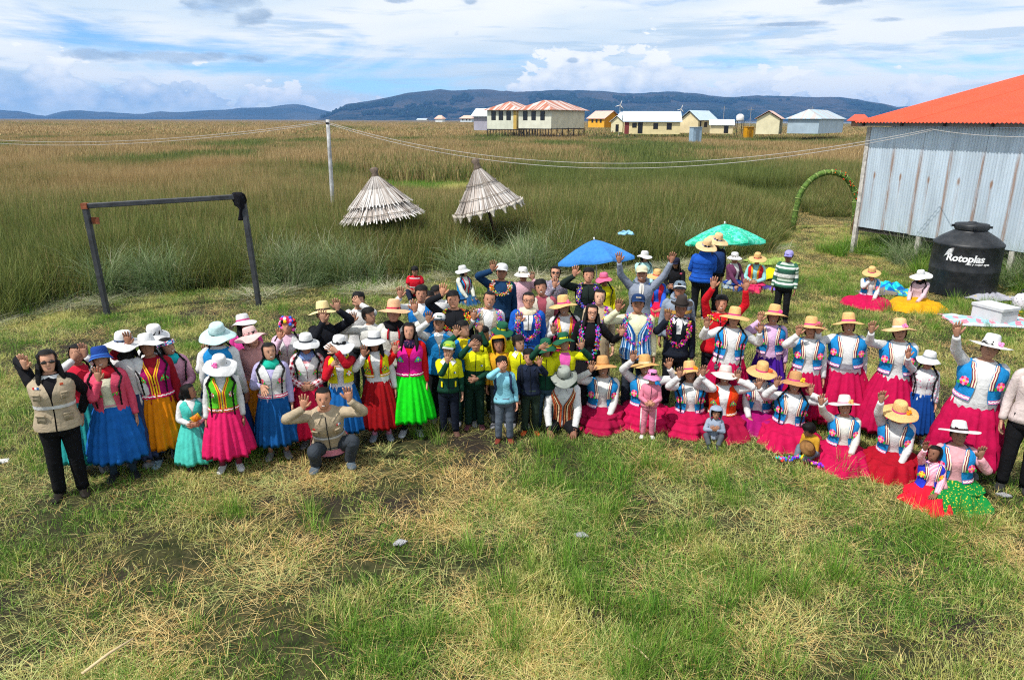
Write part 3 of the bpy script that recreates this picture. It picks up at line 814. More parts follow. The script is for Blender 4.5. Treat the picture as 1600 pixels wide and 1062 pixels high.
        if cols or hem: tr.build('ribbon_trim', vertex_colours(.8), vo)
        if flowers:
            for sg in (-1, 1):
                a0 = sg * (.74 if vestopen == 2 else .62); z = .715
                p = np.array(torso_pt(B, z, a0, off + .006)); n0 = nrm(np.array([math.sin(a0) * .8, -math.cos(a0), .1]))
                u = nrm(np.cross((0, 0, 1), n0)); pc, ic = flowers
                flower(fl, ap(B.T, p), B.T[:3, :3] @ n0, B.T[:3, :3] @ u, (.050 if vestopen == 2 else .036) * k, pc, 'f5d020', ic); fl.build('embroidered_flower', vertex_colours(.8), vo, smooth=False); fl = MB()
    # lower body
    hipw = hip
    if legs == 'skirt':
        sk = MB(); NP = 20 if detail else 14; NS = NP * 4; a = np.linspace(0, 2 * np.pi, NS, endpoint=False)
        if pose in ('stand', 'tall'):
            zt_, zb = (.585 * h, .60) if pose == 'stand' else (.385 * h, .60)
            z0 = ap(B.T, (0, 0, .585 * h))[2]; hz_ = hemz if pose == 'stand' else 0.015
            c0 = ap(B.T, (0, 0, .585 * h)); rows = []; rws = np.linspace(0, 1, 15)
            phs = [rr.uniform(-.5, .5) for _ in range(NP)]
            jit = np.interp(a, np.linspace(0, 2 * np.pi, NP + 1), phs + [phs[0]])
            for q in rws:
                aw, bw, _ = interp_t(.585); aw *= w * h; bw *= w ** 1.15 * h
                aw += fit + .006; bw += fit + .006
                f = 1 - (1 - q) ** 1.9 if q < 1 else 1; f = .55 * f + .45 * q
                ra = aw + (hemr - aw) * f; rb = bw + (hemr * .92 - bw) * f
                am = (.006 + .036 * q ** .9) * pleat * (hemr / .28)
                if tiers: ph_ = (q * (tiers + 1)) % 1; ra += .016 * ph_; rb += .016 * ph_
                wv = am * (np.sin(a * NP + jit) * .55 + .35 * np.sin(a * 7 + phs[0] * 6) + .3 * np.sin(a * 11 + phs[1] * 9))
                cx = c0[0] * (1 - q); cy = c0[1] * (1 - q) + (.0 if pose == 'stand' else -.05 * q)
                z = z0 + (hz_ - z0) * q + (.010 * np.sin(a * 7 + phs[2] * 5) * q if q == 1 or q > .9 else 0)
                rows.append(np.stack([cx + np.sin(a) * (ra + wv), cy - np.cos(a) * (rb + wv), np.zeros(NS) + z], 1))
            inner = rows[-1] * np.array([.96, .96, 1]) + np.array([0, 0, .012]); rows.append(inner)
            sk.loft(rows, True, (True, False))
        else:
            c0 = ap(B.T, (0, 0, .605 * h)); aw, bw, _ = interp_t(.605); aw = aw * w * h + fit + .006; bw = bw * w ** 1.15 * h + fit + .006
            Rf = hemr * .76; NP = 15
            P_ = [(0, c0[2], aw, bw, c0[1]), (.1, c0[2] - .05, aw + .05, bw + .05, c0[1] * .8 - .01), (.25, c0[2] - .09, aw + .13, bw + .15, -.06), (.45, c0[2] * .55, Rf * .84, Rf * .86, -.12),
                  (.65, c0[2] * .40, Rf * .97, Rf * 1.02, -.155), (.8, c0[2] * .22, Rf * 1.06, Rf * 1.12, -.17), (.92, c0[2] * .08, Rf * 1.12, Rf * 1.20, -.18), (1, .006, Rf * 1.15, Rf * 1.24, -.18)]
            PP = np.array(P_); qs = np.linspace(0, 1, 16); rows = []; phs = [rr.uniform(-1, 1) for _ in range(8)]; qs = np.linspace(0, 1, 28)
            for q in qs:
                z, ra, rb, cy = [np.interp(q, PP[:, 0], PP[:, i]) for i in (1, 2, 3, 4)]
                am = (.004 + .040 * q) * pleat
                wv = am * (np.sin(a * NP + phs[0] + q * 2 * phs[3]) * .40 + .5 * np.sin(a * 8 + phs[1] * 5 + q * 3) + .7 * np.sin(a * 3 + phs[2] * 9 + q * 2)) + (.045 * ((q * (tiers + 1)) % 1) * min(q * 4, 1) * .6 if tiers else 0)
                bump_ = .045 * math.exp(-((q - .45) / .22) ** 2) * (np.exp(-((np.angle(np.exp(1j * (a - .5)))) / .45) ** 2) + np.exp(-((np.angle(np.exp(1j * (a + .5)))) / .45) ** 2))
                rows.append(np.stack([np.sin(a) * (ra + wv), cy - np.cos(a) * (rb + wv), z + bump_ + wv * .5 * (q < .95)], 1))
            sk.loft(rows, True, (True, False))
        sk.build('skirt', fabric(skirt, .85, .45) if isinstance(skirt, str) else skirt, P)
        if apron:
            pass
    # legs
    showlegs = pose in ('stand', 'crouch', 'sit')
    if pose == 'tall' and legs != 'skirt': showlegs = True
    trm = MB()
    for sg in (-1, 1):
        Hj = ap(B.T, (sg * .050 * h * w ** .5, 0, .49 * h))
        if pose == 'stand':
            K = np.array([sg * .060 * h, -.012 * h, .275 * h]); A = np.array([sg * .066 * h, .01 * h, .045 * h]); toe = nrm((sg * .25, -1, 0))
        elif pose == 'crouch':
            kk = knee or 0
            if sg == 1: K = np.array([.19, -.16, .40]) * h / 1.6; A = np.array([.10, -.22, .05]) * h / 1.6; 
            else: K = np.array([-.10, -.34, .20]) * h / 1.6; A = np.array([-.14, -.20, .05]) * h / 1.6
            if sg == 1: K = np.array([.26, -.30, .36]) * h / 1.6; A = np.array([.20, -.14, .05]) * h / 1.6
            else: K = np.array([-.16, -.36, .30]) * h / 1.6; A = np.array([-.16, -.18, .05]) * h / 1.6
            toe = nrm((sg * .2, -1, -.0))
        elif pose in ('kneel', 'low'):
            K = np.array([sg * .10 * h, -.24 * h, .055 * h]); A = np.array([sg * .07 * h, .06 * h, .035 * h]); toe = nrm((0, 1, -.05))
        elif pose == 'tall':
            K = np.array([sg * .07 * h, -.05 * h, .05 * h]); A = np.array([sg * .07 * h, .18 * h, .035 * h]); toe = nrm((0, 1, -.05))
        else:
            K = np.array([sg * .13 * h, -.17 * h, .17 * h]); A = np.array([sg * .07 * h, -.30 * h, .045 * h]); toe = nrm((sg * .1, -1, .1))
        path = bend(Hj, K, A)
        lr = np.array([.052, .047, .040, .034, .034, .033, .031, .023, .019]) * h * (.85 + .15 * w)
        body.tube(path, lr, 8, (1, 0, 0), (True, True))
        if legs != 'skirt':
            pr = np.array([.060, .055, .047, .042, .043, .041, .039, .036, .036]) * h * (.85 + .15 * w) + .004
            pp = path.copy(); pp[0] = pp[0] + np.array([-sg * .004 * h, 0, .01 * h])
            p2, r2 = [], []
            for q in range(len(pp) - 1):
                for u_ in (0, .5): p2.append(pp[q] * (1 - u_) + pp[q + 1] * u_); r2.append((pr[q] * (1 - u_) + pr[q + 1] * u_) * (1 + rr.uniform(-.04, .04)))
            p2.append(pp[-1]); r2.append(pr[-1]); trm.tube(p2, r2, 10, (1, 0, 0), (True, True))
        if legs == 'skirt' and pose != 'stand': continue
        # foot
        fm = MB(); fl_ = .145 * h * (1 + max(0, 1.3 - h) * .2); up = np.array([0, 0, 1.0]); sd = nrm(np.cross(toe, up))
        if pose in ('kneel', 'tall', 'low'): base_ = A + toe * .0
        g = []; aa = ring(10)
        for q, wd, ht, lift in ((-.30, .018, .020, .02), (-.27, .026, .036, .03), (-.12, .030, .046, .036), (.10, .031, .040, .030), (.35, .035, .028, .020), (.55, .033, .022, .015), (.68, .022, .017, .012), (.72, .010, .010, .010)):
            c = A + toe * q * fl_; c = np.array([c[0], c[1], max(lift * h * .75, 0.008)]) if pose != 'kneel' else np.array([c[0], c[1], A[2]])
            g.append([c + sd * math.cos(t) * wd * h * .95 + up * math.sin(t) * ht * h * .62 for t in aa])
        fm.loft(g, True)
        fm.build('shoe', fabric(shoes, .6), P)
        if socks or shoes == 'boot':
            sm = MB(); pth = [K + (A - K) * q for q in (.45, .7, .9, 1.02)]
            sm.tube(pth, np.array([.030, .028, .024, .026]) * h, 9, (1, 0, 0)); sm.build('sock' if socks not in ('1c1712',) else 'boot_shaft', base(socks or '1c1712'), P)
    body.build('body', [skin(tone), eye_mat(), lip_mat(), tooth_mat()], P)
    if legs != 'skirt':
        g = torso_rings(B, [.440, .452, .475, .50, .53, .56], .012, 14); g[0] = g[0] * np.array([.7, .7, 1]); trm.loft(g, True, (True, True), 0, None, B.T)
        trm.build('trousers', base(pants), P)
    # head wear
    make_hair(B, P, hair)
    if hat:
        kind, c1 = hat[0], hat[1]; band = hat[2] if len(hat) > 2 else None
        make_hat(B, P, kind, c1, band, hat_kw)
    if glasses:
        gm = MB()
        for q in (-1, 1):
            if glasses == 'dark': gm.ball((q * .165 * s, -.435 * s, .505 * s), (.125 * s, .025 * s, .075 * s), 0, B.H, 8, 4)
            else:
                a = ring(9); pts = [ap(B.H, ((q * .16 + .11 * math.cos(t)) * s, -.46 * s, (.50 + .075 * math.sin(t)) * s)) for t in list(a) + [a[0]]]
                gm.tube(pts, .0022, 4, (0, 1, 0), (False, False))
            gm.tube([ap(B.H, (q * .27 * s, -.44 * s, .52 * s)), ap(B.H, (q * .37 * s, -.05 * s, .50 * s))], .003, 4)
        gm.tube([ap(B.H, (-.06 * s, -.47 * s, .52 * s)), ap(B.H, (.06 * s, -.47 * s, .52 * s))], .003, 4)
        gm.build('sunglasses' if glasses == 'dark' else 'glasses', plain('lens', (.012, .010, .010), .15, 0, .6), P)
    if scarf:
        sm = MB(); rows = []; N = 14
        for i, (q, rad_, drop_) in enumerate(((0, .036, 0), (1, .054, .006), (2, .070, .014), (3, .080, .026), (4, .078, .038), (5, .062, .040))):
            row = []
            for t in ring(N):
                c = max(math.cos(t), 0); rr_ = rad_ * h * (1 + .10 * math.sin(t * 5 + q * 1.3))
                row.append((math.sin(t) * rr_ * 1.0, -math.cos(t) * rr_ * (.82 + .22 * c) + .004 * h, (.874 - drop_ - drop_ * .9 * c ** 2 + .004 * math.sin(t * 4 + q)) * h))
            rows.append(row)
        sm.loft(rows, True, (False, False), 0, None, B.T); sm.build('scarf', base(scarf), P)
    if gar: garland(B, P, **({} if gar is True else gar))
    for e in (extra or []): e(B, P)
    return P, B

# ------------------------------------------------------------------ ground
def vnoise(x, y, s, seed=0):
    "smooth value noise in numpy, 0..1"
    x = np.asarray(x) / s + seed * 17.3; y = np.asarray(y) / s + seed * 9.1
    xi, yi = np.floor(x).astype(int), np.floor(y).astype(int); fx, fy = x - xi, y - yi
    fx = fx * fx * (3 - 2 * fx); fy = fy * fy * (3 - 2 * fy)
    def hsh(a, b):
        n = (a * 374761393 + b * 668265263 + seed * 1442695) & 0xffffffff
        n = ((n ^ (n >> 13)) * 1274126177) & 0xffffffff
        return ((n ^ (n >> 16)) & 0xffff) / 65535.0
    return (hsh(xi, yi) * (1 - fx) + hsh(xi + 1, yi) * fx) * (1 - fy) + (hsh(xi, yi + 1) * (1 - fx) + hsh(xi + 1, yi + 1) * fx) * fy
def fbm(x, y, s, seed=0, o=3):
    t = 0; a = .5; n = 0
    for k in range(o): t = t + a * vnoise(x, y, s / 2 ** k, seed + k); n += a; a *= .5
    return t / n

def ground_material():
    m, nt, out = new_mat('ground'); o = tc(nt); x, y, z = sep(nt, o)
    n1 = noise(nt, o, .7, 6, .6); n2 = noise(nt, o, 7, 5, .7); n3 = noise(nt, o, 45, 3, .7)
    soil = mixc(nt, n3, (.011, .009, .008), (.042, .032, .025))
    turf = mixc(nt, n2.step(.35, .65), (.018, .024, .008), (.055, .052, .022))
    near = mixc(nt, n1.step(.36, .54), soil, turf)
    # reed field far off: dry gold with green runs
    f1 = noise(nt, xyz(nt, x * .012, y * .006, 0.0), 1, 6, .62); f2 = noise(nt, xyz(nt, x * .09, y * .035, 0.0), 1, 5, .65)
    gold = mixc(nt, f2.step(.3, .7), (.12, .075, .032), (.20, .135, .062))
    green = mixc(nt, f2.step(.3, .7), (.045, .052, .014), (.10, .10, .030))
    far = mixc(nt, (f1 * .6 + f2 * .4).step(.50, .58), gold, green)
    mid = mixc(nt, n2, (.028, .034, .010), (.06, .06, .02))
    c = mixc(nt, y.step(13.5, 16.5), near, mid); c = mixc(nt, y.step(60, 130), c, far)
    principled(nt, out, c, .95, n2 + n3 * .5, .6, .03, spec=.1)
    return m
gm_ = MB()
ys = np.concatenate([np.linspace(-8, 30, 77), np.geomspace(32, 14000, 40)]); xs = np.linspace(-1, 1, 60)
rows = []
for y_ in ys:
    X = xs * (max(y_, 0) * 1.5 + 26); zz = .05 * (fbm(X, X * 0 + y_, 1.6, 3) - .5) if y_ < 40 else np.zeros(60)
    rows.append(np.stack([X, np.full(60, y_), zz], 1))
gm_.loft(rows[::-1], False)
ground = tag(gm_.build('ground', ground_material()), kind='structure')

# ------------------------------------------------------------------ vegetation
def blade_material(name, ga, gb, da, db, trans=.25):
    "blades: green mixed towards dry by the 'tint' of each tuft and a number per blade"
    m, nt, out = new_mat(name)
    ai = nt.nodes.new('ShaderNodeAttribute'); ai.attribute_type = 'INSTANCER'; ai.attribute_name = 'tint'
    ac = nt.nodes.new('ShaderNodeAttribute'); ac.attribute_name = 'Col'
    rnd, hgt, dry = sep(nt, NX(nt, ac.outputs['Color']))
    ti = NX(nt, ai.outputs['Fac'])
    k = (ti + (dry - .5) * .75 + hgt * ti * .25).step(.25, .75)
    c = mixc(nt, k, mixc(nt, rnd, ga, gb), mixc(nt, rnd, da, db))
    principled(nt, out, c, .6, spec=.25, trans=trans); return m
hidden = bpy.data.collections.new('tuft_shapes')
def tuft(name, n, rad, hmin, hmax, width, lean, mat, dryfrac=.3, segs=3, curve=.4, seed=0, lay=0.0, bias=(0, 0)):
    r = np.random.default_rng(seed + 100); mb = MB()
    V, Fc, C = [], [], []
    for i in range(n):
        a = r.uniform(0, 6.283); d = rad * math.sqrt(r.uniform(0, 1)); p = np.array([math.cos(a) * d, math.sin(a) * d, -.02])
        hh = r.uniform(hmin, hmax); la = r.uniform(0, 6.283) if r.random() < .5 else a + r.uniform(-.7, .7)
        ln = abs(r.normal(0, lean)) + lay; dr = np.array([math.cos(la) + bias[0], math.sin(la) + bias[1], 0]); dr /= np.linalg.norm(dr) + 1e-6
        side = np.array([-dr[1], dr[0], 0]) if r.random() < .5 else np.array([math.cos(a + 1), math.sin(a + 1), 0]); w = width * r.uniform(.6, 1.3)
        rn = r.random(); dry = r.random() * .5 + (.5 if r.random() < dryfrac else 0); k0 = len(V); an = ln
        for s_ in range(segs + 1):
            q = s_ / segs; ww = w * (1 - q ** 1.5 * .9)
            V += [p - side * ww / 2, p + side * ww / 2]; C += [(rn, q, dry)] * 2
            p = p + (dr * math.sin(an) + np.array([0, 0, math.cos(an)])) * hh / segs; an = min(an + curve * r.uniform(.3, 1.3) / segs * 1.2, 1.62 if not lay else 1.7)
            if lay and p[2] < .006: p[2] = r.uniform(.004, .03)
        for s_ in range(segs): Fc.append((k0 + 2 * s_, k0 + 2 * s_ + 1, k0 + 2 * s_ + 3, k0 + 2 * s_ + 2))
    mb.add(V, Fc, 0, None, np.array(C))
    return mb.build(name, mat, None, False, coll=hidden)
def scatter(name, pts, rot, scl, idx, tint, shapes, label=None):
    c = bpy.data.collections.new(name + '_shapes')
    for i, s_ in enumerate(shapes):
        s_.name = '%s_%02d' % (name, i); c.objects.link(s_)
    me = bpy.data.meshes.new(name); me.from_pydata(np.asarray(pts).tolist(), [], [])
    a = me.attributes.new('rot', 'FLOAT_VECTOR', 'POINT'); a.data.foreach_set('vector', np.asarray(rot, dtype=np.float32).ravel())
    a = me.attributes.new('scl', 'FLOAT_VECTOR', 'POINT'); a.data.foreach_set('vector', np.asarray(scl, dtype=np.float32).ravel())
    a = me.attributes.new('idx', 'INT', 'POINT'); a.data.foreach_set('value', np.asarray(idx, dtype=np.int32))
    a = me.attributes.new('tint', 'FLOAT', 'POINT'); a.data.foreach_set('value', np.asarray(tint, dtype=np.float32))
    o = bpy.data.objects.new(name, me); scene.collection.objects.link(o)
    ng = bpy.data.node_groups.new(name, 'GeometryNodeTree')
    ng.interface.new_socket('Geometry', in_out='INPUT', socket_type='NodeSocketGeometry'); ng.interface.new_socket('Geometry', in_out='OUTPUT', socket_type='NodeSocketGeometry')
    gi = ng.nodes.new('NodeGroupInput'); go = ng.nodes.new('NodeGroupOutput')
    ip = ng.nodes.new('GeometryNodeInstanceOnPoints'); ci = ng.nodes.new('GeometryNodeCollectionInfo')
    ci.inputs['Collection'].default_value = c; ci.inputs['Separate Children'].default_value = True; ci.inputs['Reset Children'].default_value = True
    def na(n_, t_):
        q = ng.nodes.new('GeometryNodeInputNamedAttribute'); q.data_type = t_; q.inputs['Name'].default_value = n_; return q.outputs['Attribute']
    L = ng.links.new
    L(gi.outputs[0], ip.inputs['Points']); L(ci.outputs[0], ip.inputs['Instance']); ip.inputs['Pick Instance'].default_value = True
    L(na('idx', 'INT'), ip.inputs['Instance Index']); L(na('rot', 'FLOAT_VECTOR'), ip.inputs['Rotation']); L(na('scl', 'FLOAT_VECTOR'), ip.inputs['Scale'])
    L(ip.outputs[0], go.inputs[0])
    md = o.modifiers.new('scatter', 'NODES'); md.node_group = ng
    return tag(o, kind='stuff')

# where the mown ground ends and the reeds begin, along the photograph's own edge
EDGE = [at(*p)[:2] for p in ((-260, 530), (0, 500), (60, 478), (150, 462), (230, 452), (330, 448), (440, 446), (540, 440), (610, 436), (690, 428), (760, 424), (860, 424), (960, 418), (1060, 405), (1130, 398), (1195, 394), (1215, 372), (1232, 350), (1250, 338))]
PATHL = [at(*p)[:2] for p in ((1215, 372), (1232, 350), (1262, 337), (1290, 325), (1300, 312), (1288, 302))]
ex = np.array([e[0] for e in EDGE]); ey = np.array([e[1] for e in EDGE])
WALL_A = at(1334, 396)[:2]; WALL_D = nrm(np.array([11.92 - 10.05, 16.96 - 20.96])); WALL_N = np.array([-WALL_D[1] * -1, WALL_D[0] * -1])   # along the wall; outward normal set below
WALL_N = np.array([WALL_D[1], -WALL_D[0]])      # points to the camera's left
def wall_side(x, y):   # >0 outside the hall (towards the people), <0 behind the wall
    return (x - WALL_A[0]) * WALL_N[0] + (y - WALL_A[1]) * WALL_N[1]
def wall_along(x, y): return (x - WALL_A[0]) * WALL_D[0] + (y - WALL_A[1]) * WALL_D[1]
def in_path(x, y):
    "trodden path between the arch and the mown ground"
    c = np.interp(y, [16, 19, 22, 26, 29, 33], [7.4, 8.3, 9.8, 11.2, 12.0, 12.4]); w = np.interp(y, [16, 19, 22, 26, 29, 32, 33], [2.6, 1.9, 1.35, 1.15, .9, .3, -1])
    return np.abs(x - c) < w * (1 + .35 * (fbm(x, y, 1.1, 8) - .5))
def clearing(x, y):
    "low green patch round the thatched shades"
    a = ((x + 4.6) / 6.5) ** 2 + ((y - 42) / 8.5) ** 2
    return a < .85 + .5 * (fbm(x, y, 2.0, 4) - .5)
def in_reeds(x, y):
    lim = np.interp(x, ex, ey) + .9 * (fbm(x, y, 1.3, 2) - .5)
    r = (y > lim) & ~in_path(x, y)
    r &= ~((x > 8.6) & (y < 23) & (wall_side(x, y) < 4.2) & (wall_side(x, y) > .15) & (x < 14)) | (y > 25.5)
    r &= ~((wall_along(x, y) > -1.0) & (wall_side(x, y) < -.3) & (y < 36) & (x > 10))
    return r

reed_m = blade_material('reed_blades', (.035, .068, .012), (.27, .31, .085), (.24, .155, .062), (.60, .44, .21), .35)
pale_m = blade_material('pale_reed_blades', (.055, .13, .035), (.30, .38, .18), (.50, .46, .30), (.74, .70, .54), .2)
turf_m = blade_material('grass_blades', (.028, .115, .010), (.24, .44, .05), (.38, .38, .07), (.76, .72, .30), .35)
straw_m = blade_material('straw_stalks', (.20, .30, .07), (.60, .64, .24), (.52, .29, .075), (.88, .68, .30), .1)

def sample(n, x0, x1, y0, y1, pw=1.0):
    y = y0 + (y1 - y0) * rng.random(n) ** pw; x = x0 + (x1 - x0) * rng.random(n); return x, y
def wedge(n, y0, y1, dens=1.0, marg=1.5):
    "points in the cone the camera sees, with a falling density"
    u = rng.random(n); y = (y0 ** dens + u * (y1 ** dens - y0 ** dens)) ** (1 / dens)
    hw = y * .76 + marg; return rng.uniform(-1, 1, n) * hw, y
def tint_field(x, y):
    "0 green .. 1 dry gold"
    base = np.interp(y, [14, 20, 25, 31, 36, 46, 60, 90, 200], [.10, .18, .32, .52, .66, .73, .77, .80, .84])
    base = base + .18 * np.clip(-x / 20, 0, 1) * np.interp(y, [18, 24, 40], [0, 1, .6]) - .16 * np.clip((x - 6) / 14, 0, 1) * np.interp(y, [20, 40, 90], [.0, 1, .3])
    n = fbm(x * .55, y * .32, 7, 21, 4) - .5; n2 = fbm(x * .2, y * .1, 9, 33, 3) - .5
    n3 = fbm(x * .8, y * .25, 6, 55, 4); far_ = np.clip((y - 28) / 20, 0, 1)
    return base + (n * 1.5 + n2 * .8) * (.35 + .65 * far_) - np.clip((n3 - .56) * 9, 0, .8) * far_ + np.clip((n - .06) * 2, 0, .3) * far_
reeds_ = [tuft('reed', 58, .30, .75, 1.35, .014, .16, reed_m, .3, 3, .35, s_) for s_ in range(6)]
reeds_far = [tuft('reed', 70, 1.1, .8, 1.35, .055, .15, reed_m, .35, 2, .3, 20 + s_) for s_ in range(4)]
reeds_vfar = [tuft('reed', 150, 4.5, .8, 1.4, .11, .15, reed_m, .35, 2, .3, 40 + s_) for s_ in range(4)]
fold_ = [tuft('reed', 90, .22, .9, 1.6, .010, .50, pale_m, .2, 4, 1.3, 60 + s_) for s_ in range(4)]
def place(name, x, y, keep, nsh, smin, smax, shapes, tint, hs=None, tiltamt=.12):
    x, y = x[keep], y[keep]; n = len(x); s_ = rng.uniform(smin, smax, n); hs = 1 if hs is None else hs[keep]
    rot = np.stack([rng.normal(0, tiltamt, n), rng.normal(0, tiltamt, n), rng.uniform(0, 6.283, n)], 1)
    scl = np.stack([s_, s_, s_ * hs * rng.uniform(.85, 1.15, n)], 1)
    return scatter(name, np.stack([x, y, np.zeros(n)], 1), rot, scl, rng.integers(0, nsh, n), tint[keep] + rng.normal(0, .16, n), shapes)
x, y = wedge(62000, 13.5, 48, 1.5)
k = in_reeds(x, y) & ~clearing(x, y)
for (cx, cy, r_) in [(-4.6, 20.1, 0), (-.5, 21, 0)]: pass
hs = .70 + .55 * fbm(x, y, 3.5, 14)
pd_ = np.abs(x - np.interp(y, [16, 19, 22, 26, 29, 33], [7.4, 8.3, 9.8, 11.2, 12.0, 12.4])); hs *= np.where(y < 36, np.interp(pd_, [1.2, 4.2], [.50, 1.0]), 1.0)
hs *= np.interp(y - np.interp(x, ex, ey), [0, 1.2, 3.0], [.50, .82, 1.0]) * (1 - .80 * np.exp(-(((x + .4) / 1.1) ** 2 + ((y - 20.0) / 2.0) ** 2))) * (1 - .35 * np.exp(-(((x + 3.2) / 4) ** 2 + ((y - 31) / 3.5) ** 2)))
place('tall_reeds', x, y, k, 6, .85, 1.2, reeds_, tint_field(x, y), hs)
x, y = wedge(30000, 44, 150, 1.35); hs = (.75 + .5 * fbm(x, y, 9, 15)) * np.interp(y, [44, 70, 110], [.85, .70, .60])
place('distant_reeds', x, y, in_reeds(x, y), 4, .9, 1.3, reeds_far, tint_field(x, y), hs)
x, y = wedge(14000, 140, 900, 1.0); hs = (.8 + .5 * fbm(x, y, 60, 16)) * .26
place('far_reeds', x, y, (x < y * .62) | (y < 200), 4, .9, 1.5, reeds_vfar, tint_field(x, y) + .12, hs)
# bent pale clumps along the edge of the mown ground
x, y = wedge(3800, 13.2, 21, 1.2); d = y - (np.interp(x, ex, ey))
k = (d > -.5) & (d < 1.5) & (fbm(x, y, 1.5, 5, 2) > .60) & ~in_path(x, y) & (x < 8)
k |= (in_path(x, y) == False) & (wall_side(x, y) > -.8) & (wall_side(x, y) < .5) & (wall_along(x, y) > -.5) & (wall_along(x, y) < 9) & (fbm(x, y, .9, 6) > .52)
place('pale_bent_reeds', x, y, k, 4, .6, .98, fold_, .0 + .35 * fbm(x, y, 1.0, 12), None, .25)
flat_ = [tuft('reed', 34, .35, .5, 1.0, .009, .0, pale_m, .5, 3, .15, 140 + s_, lay=1.36) for s_ in range(4)]
x, y = wedge(9000, 12.0, 22, 1.2); d = y - (np.interp(x, ex, ey)); k = (d > -1.5) & (d < .5) & (fbm(x, y, 1.0, 9, 3) > .53) & ~in_path(x, y) & (x < 9)
place('flattened_reeds', x, y, k, 4, .6, 1.0, flat_, .25 + .6 * fbm(x, y, .8, 13), None, .08)
# green low growth in the clearing, under the hall and beside the path
turfs = [tuft('grass', 64, .17, .04, .12, .0055, .7, turf_m, .35, 2, .9, 80 + s_) for s_ in range(6)]
tufts_tall = [tuft('grass', 60, .14, .16, .42, .007, .28, turf_m, .15, 3, .8, 90 + s_) for s_ in range(4)]
stalks = [tuft('straw', 36, .22, .08, .36, .0038, .0, straw_m, .5, 2, .12, 110 + s_, lay=1.45) for s_ in range(6)]
def mown(x, y):
    return (~in_reeds(x, y)) & (y < 44) & ~((wall_side(x, y) < -3) & (wall_along(x, y) > -1) & (x > 10))
def blob_px(x, y, px, py, w, h):
    c = at(px, py); l = at(px - w, py); t = at(px, py - h); return np.exp(-(((x - c[0]) / max(c[0] - l[0], .05)) ** 2 + ((y - c[1]) / max(t[1] - c[1], .05)) ** 2))
def soil_mask(x, y):
    m = 0
    for b in ((330, 900, 240, 70), (560, 800, 170, 60), (420, 980, 170, 60), (650, 740, 160, 34), (240, 990, 170, 50), (520, 880, 170, 50)): m = np.maximum(m, blob_px(x, y, *b))
    return m
def green_mask(x, y):
    m = 0
    for b, a in (((120, 830, 130, 110), .75), ((60, 640, 130, 60), .5), ((900, 770, 130, 75), 1), ((830, 870, 110, 80), 1), ((620, 1010, 150, 70), .8), ((1080, 840, 120, 60), .7), ((1500, 960, 200, 120), .7), ((1400, 850, 120, 60), .8), ((1230, 880, 120, 60), .75), ((800, 1020, 150, 60), .7), ((1050, 1000, 150, 50), .55), ((1450, 480, 120, 30), .8), ((1280, 440, 60, 30), .8), ((1330, 500, 90, 30), .6), ((60, 980, 90, 50), .4)): m = np.maximum(m, blob_px(x, y, *b) * a)
    return m
x, y = sample(60000, -16, 17, 3.4, 27, 1.5); inside = np.abs(x) < y * .78 + 1.6; k = inside & mown(x, y)
gmk = green_mask(x, y); smk = soil_mask(x, y); n0 = fbm(x, y, .9, 41, 4)
p = np.clip(.50 + .7 * gmk - .95 * smk + (n0 - .5) * 2.6, .10, 1.0)
t_ = np.clip(.50 - .42 * gmk + (fbm(x, y, .5, 42) - .5) * 1.9 + .10 * (y > 9) * (x > -3), 0, 1)
place('short_grass', x, y, k & (rng.random(len(x)) < p), 6, .7, 1.25, turfs, t_, None, .1)
x, y = sample(17000, -16, 17, 3.4, 27, 1.4); inside = np.abs(x) < y * .78 + 1.6; k = inside & mown(x, y)
gmk = green_mask(x, y); n1 = fbm(x, y, .6, 51, 3)
p = np.clip(gmk * 1.0 - .28 + (n1 - .52) * 3.2, 0, .95)
place('green_grass_clumps', x, y, k & (rng.random(len(x)) < p * .62), 4, .45, .9, tufts_tall, .12 + .3 * fbm(x, y, .5, 52), None, .15)
x, y = sample(48000, -16, 17, 3.4, 44, 1.6); inside = np.abs(x) < y * .78 + 1.6; k = inside & mown(x, y)
gmk = green_mask(x, y); smk = soil_mask(x, y); n2 = fbm(x, y, .8, 61, 3)
p = np.clip(.42 - .30 * gmk + (n2 - .5) * 3.0 + .02 * smk + in_path(x, y) * 1.2 * (y > 17), .10, 1.0)
place('cut_straw', x, y, k & (rng.random(len(x)) < p), 6, .6, 1.1, stalks, .44 + 1.3 * (fbm(x, y, .45, 62) - .5) + .35 * smk + .5 * in_path(x, y), None, .06)
# growth in the clearing and in the shade under the hall
x, y = sample(14000, -13, 4, 32, 53); k = clearing(x, y)
place('clearing_grass', x, y, k, 4, .7, 1.3, tufts_tall, np.where((x > -4) & (x < 1.6) & (y > 36) & (fbm(x, y, 2.2, 71) > .46), 1.15, .22), None, .2)
al = rng.uniform(-.6, 12, 3600); ac = rng.uniform(-3.2, .9, 3600)
x = WALL_A[0] + WALL_D[0] * al + WALL_N[0] * ac; y = WALL_A[1] + WALL_D[1] * al + WALL_N[1] * ac
place('grass_under_hall', x, y, (fbm(x, y, 1.0, 73) > np.where(ac > 0, .5, .3)), 4, .8, 1.7, tufts_tall, .12 + .25 * fbm(x, y, .8, 72), None, .2)

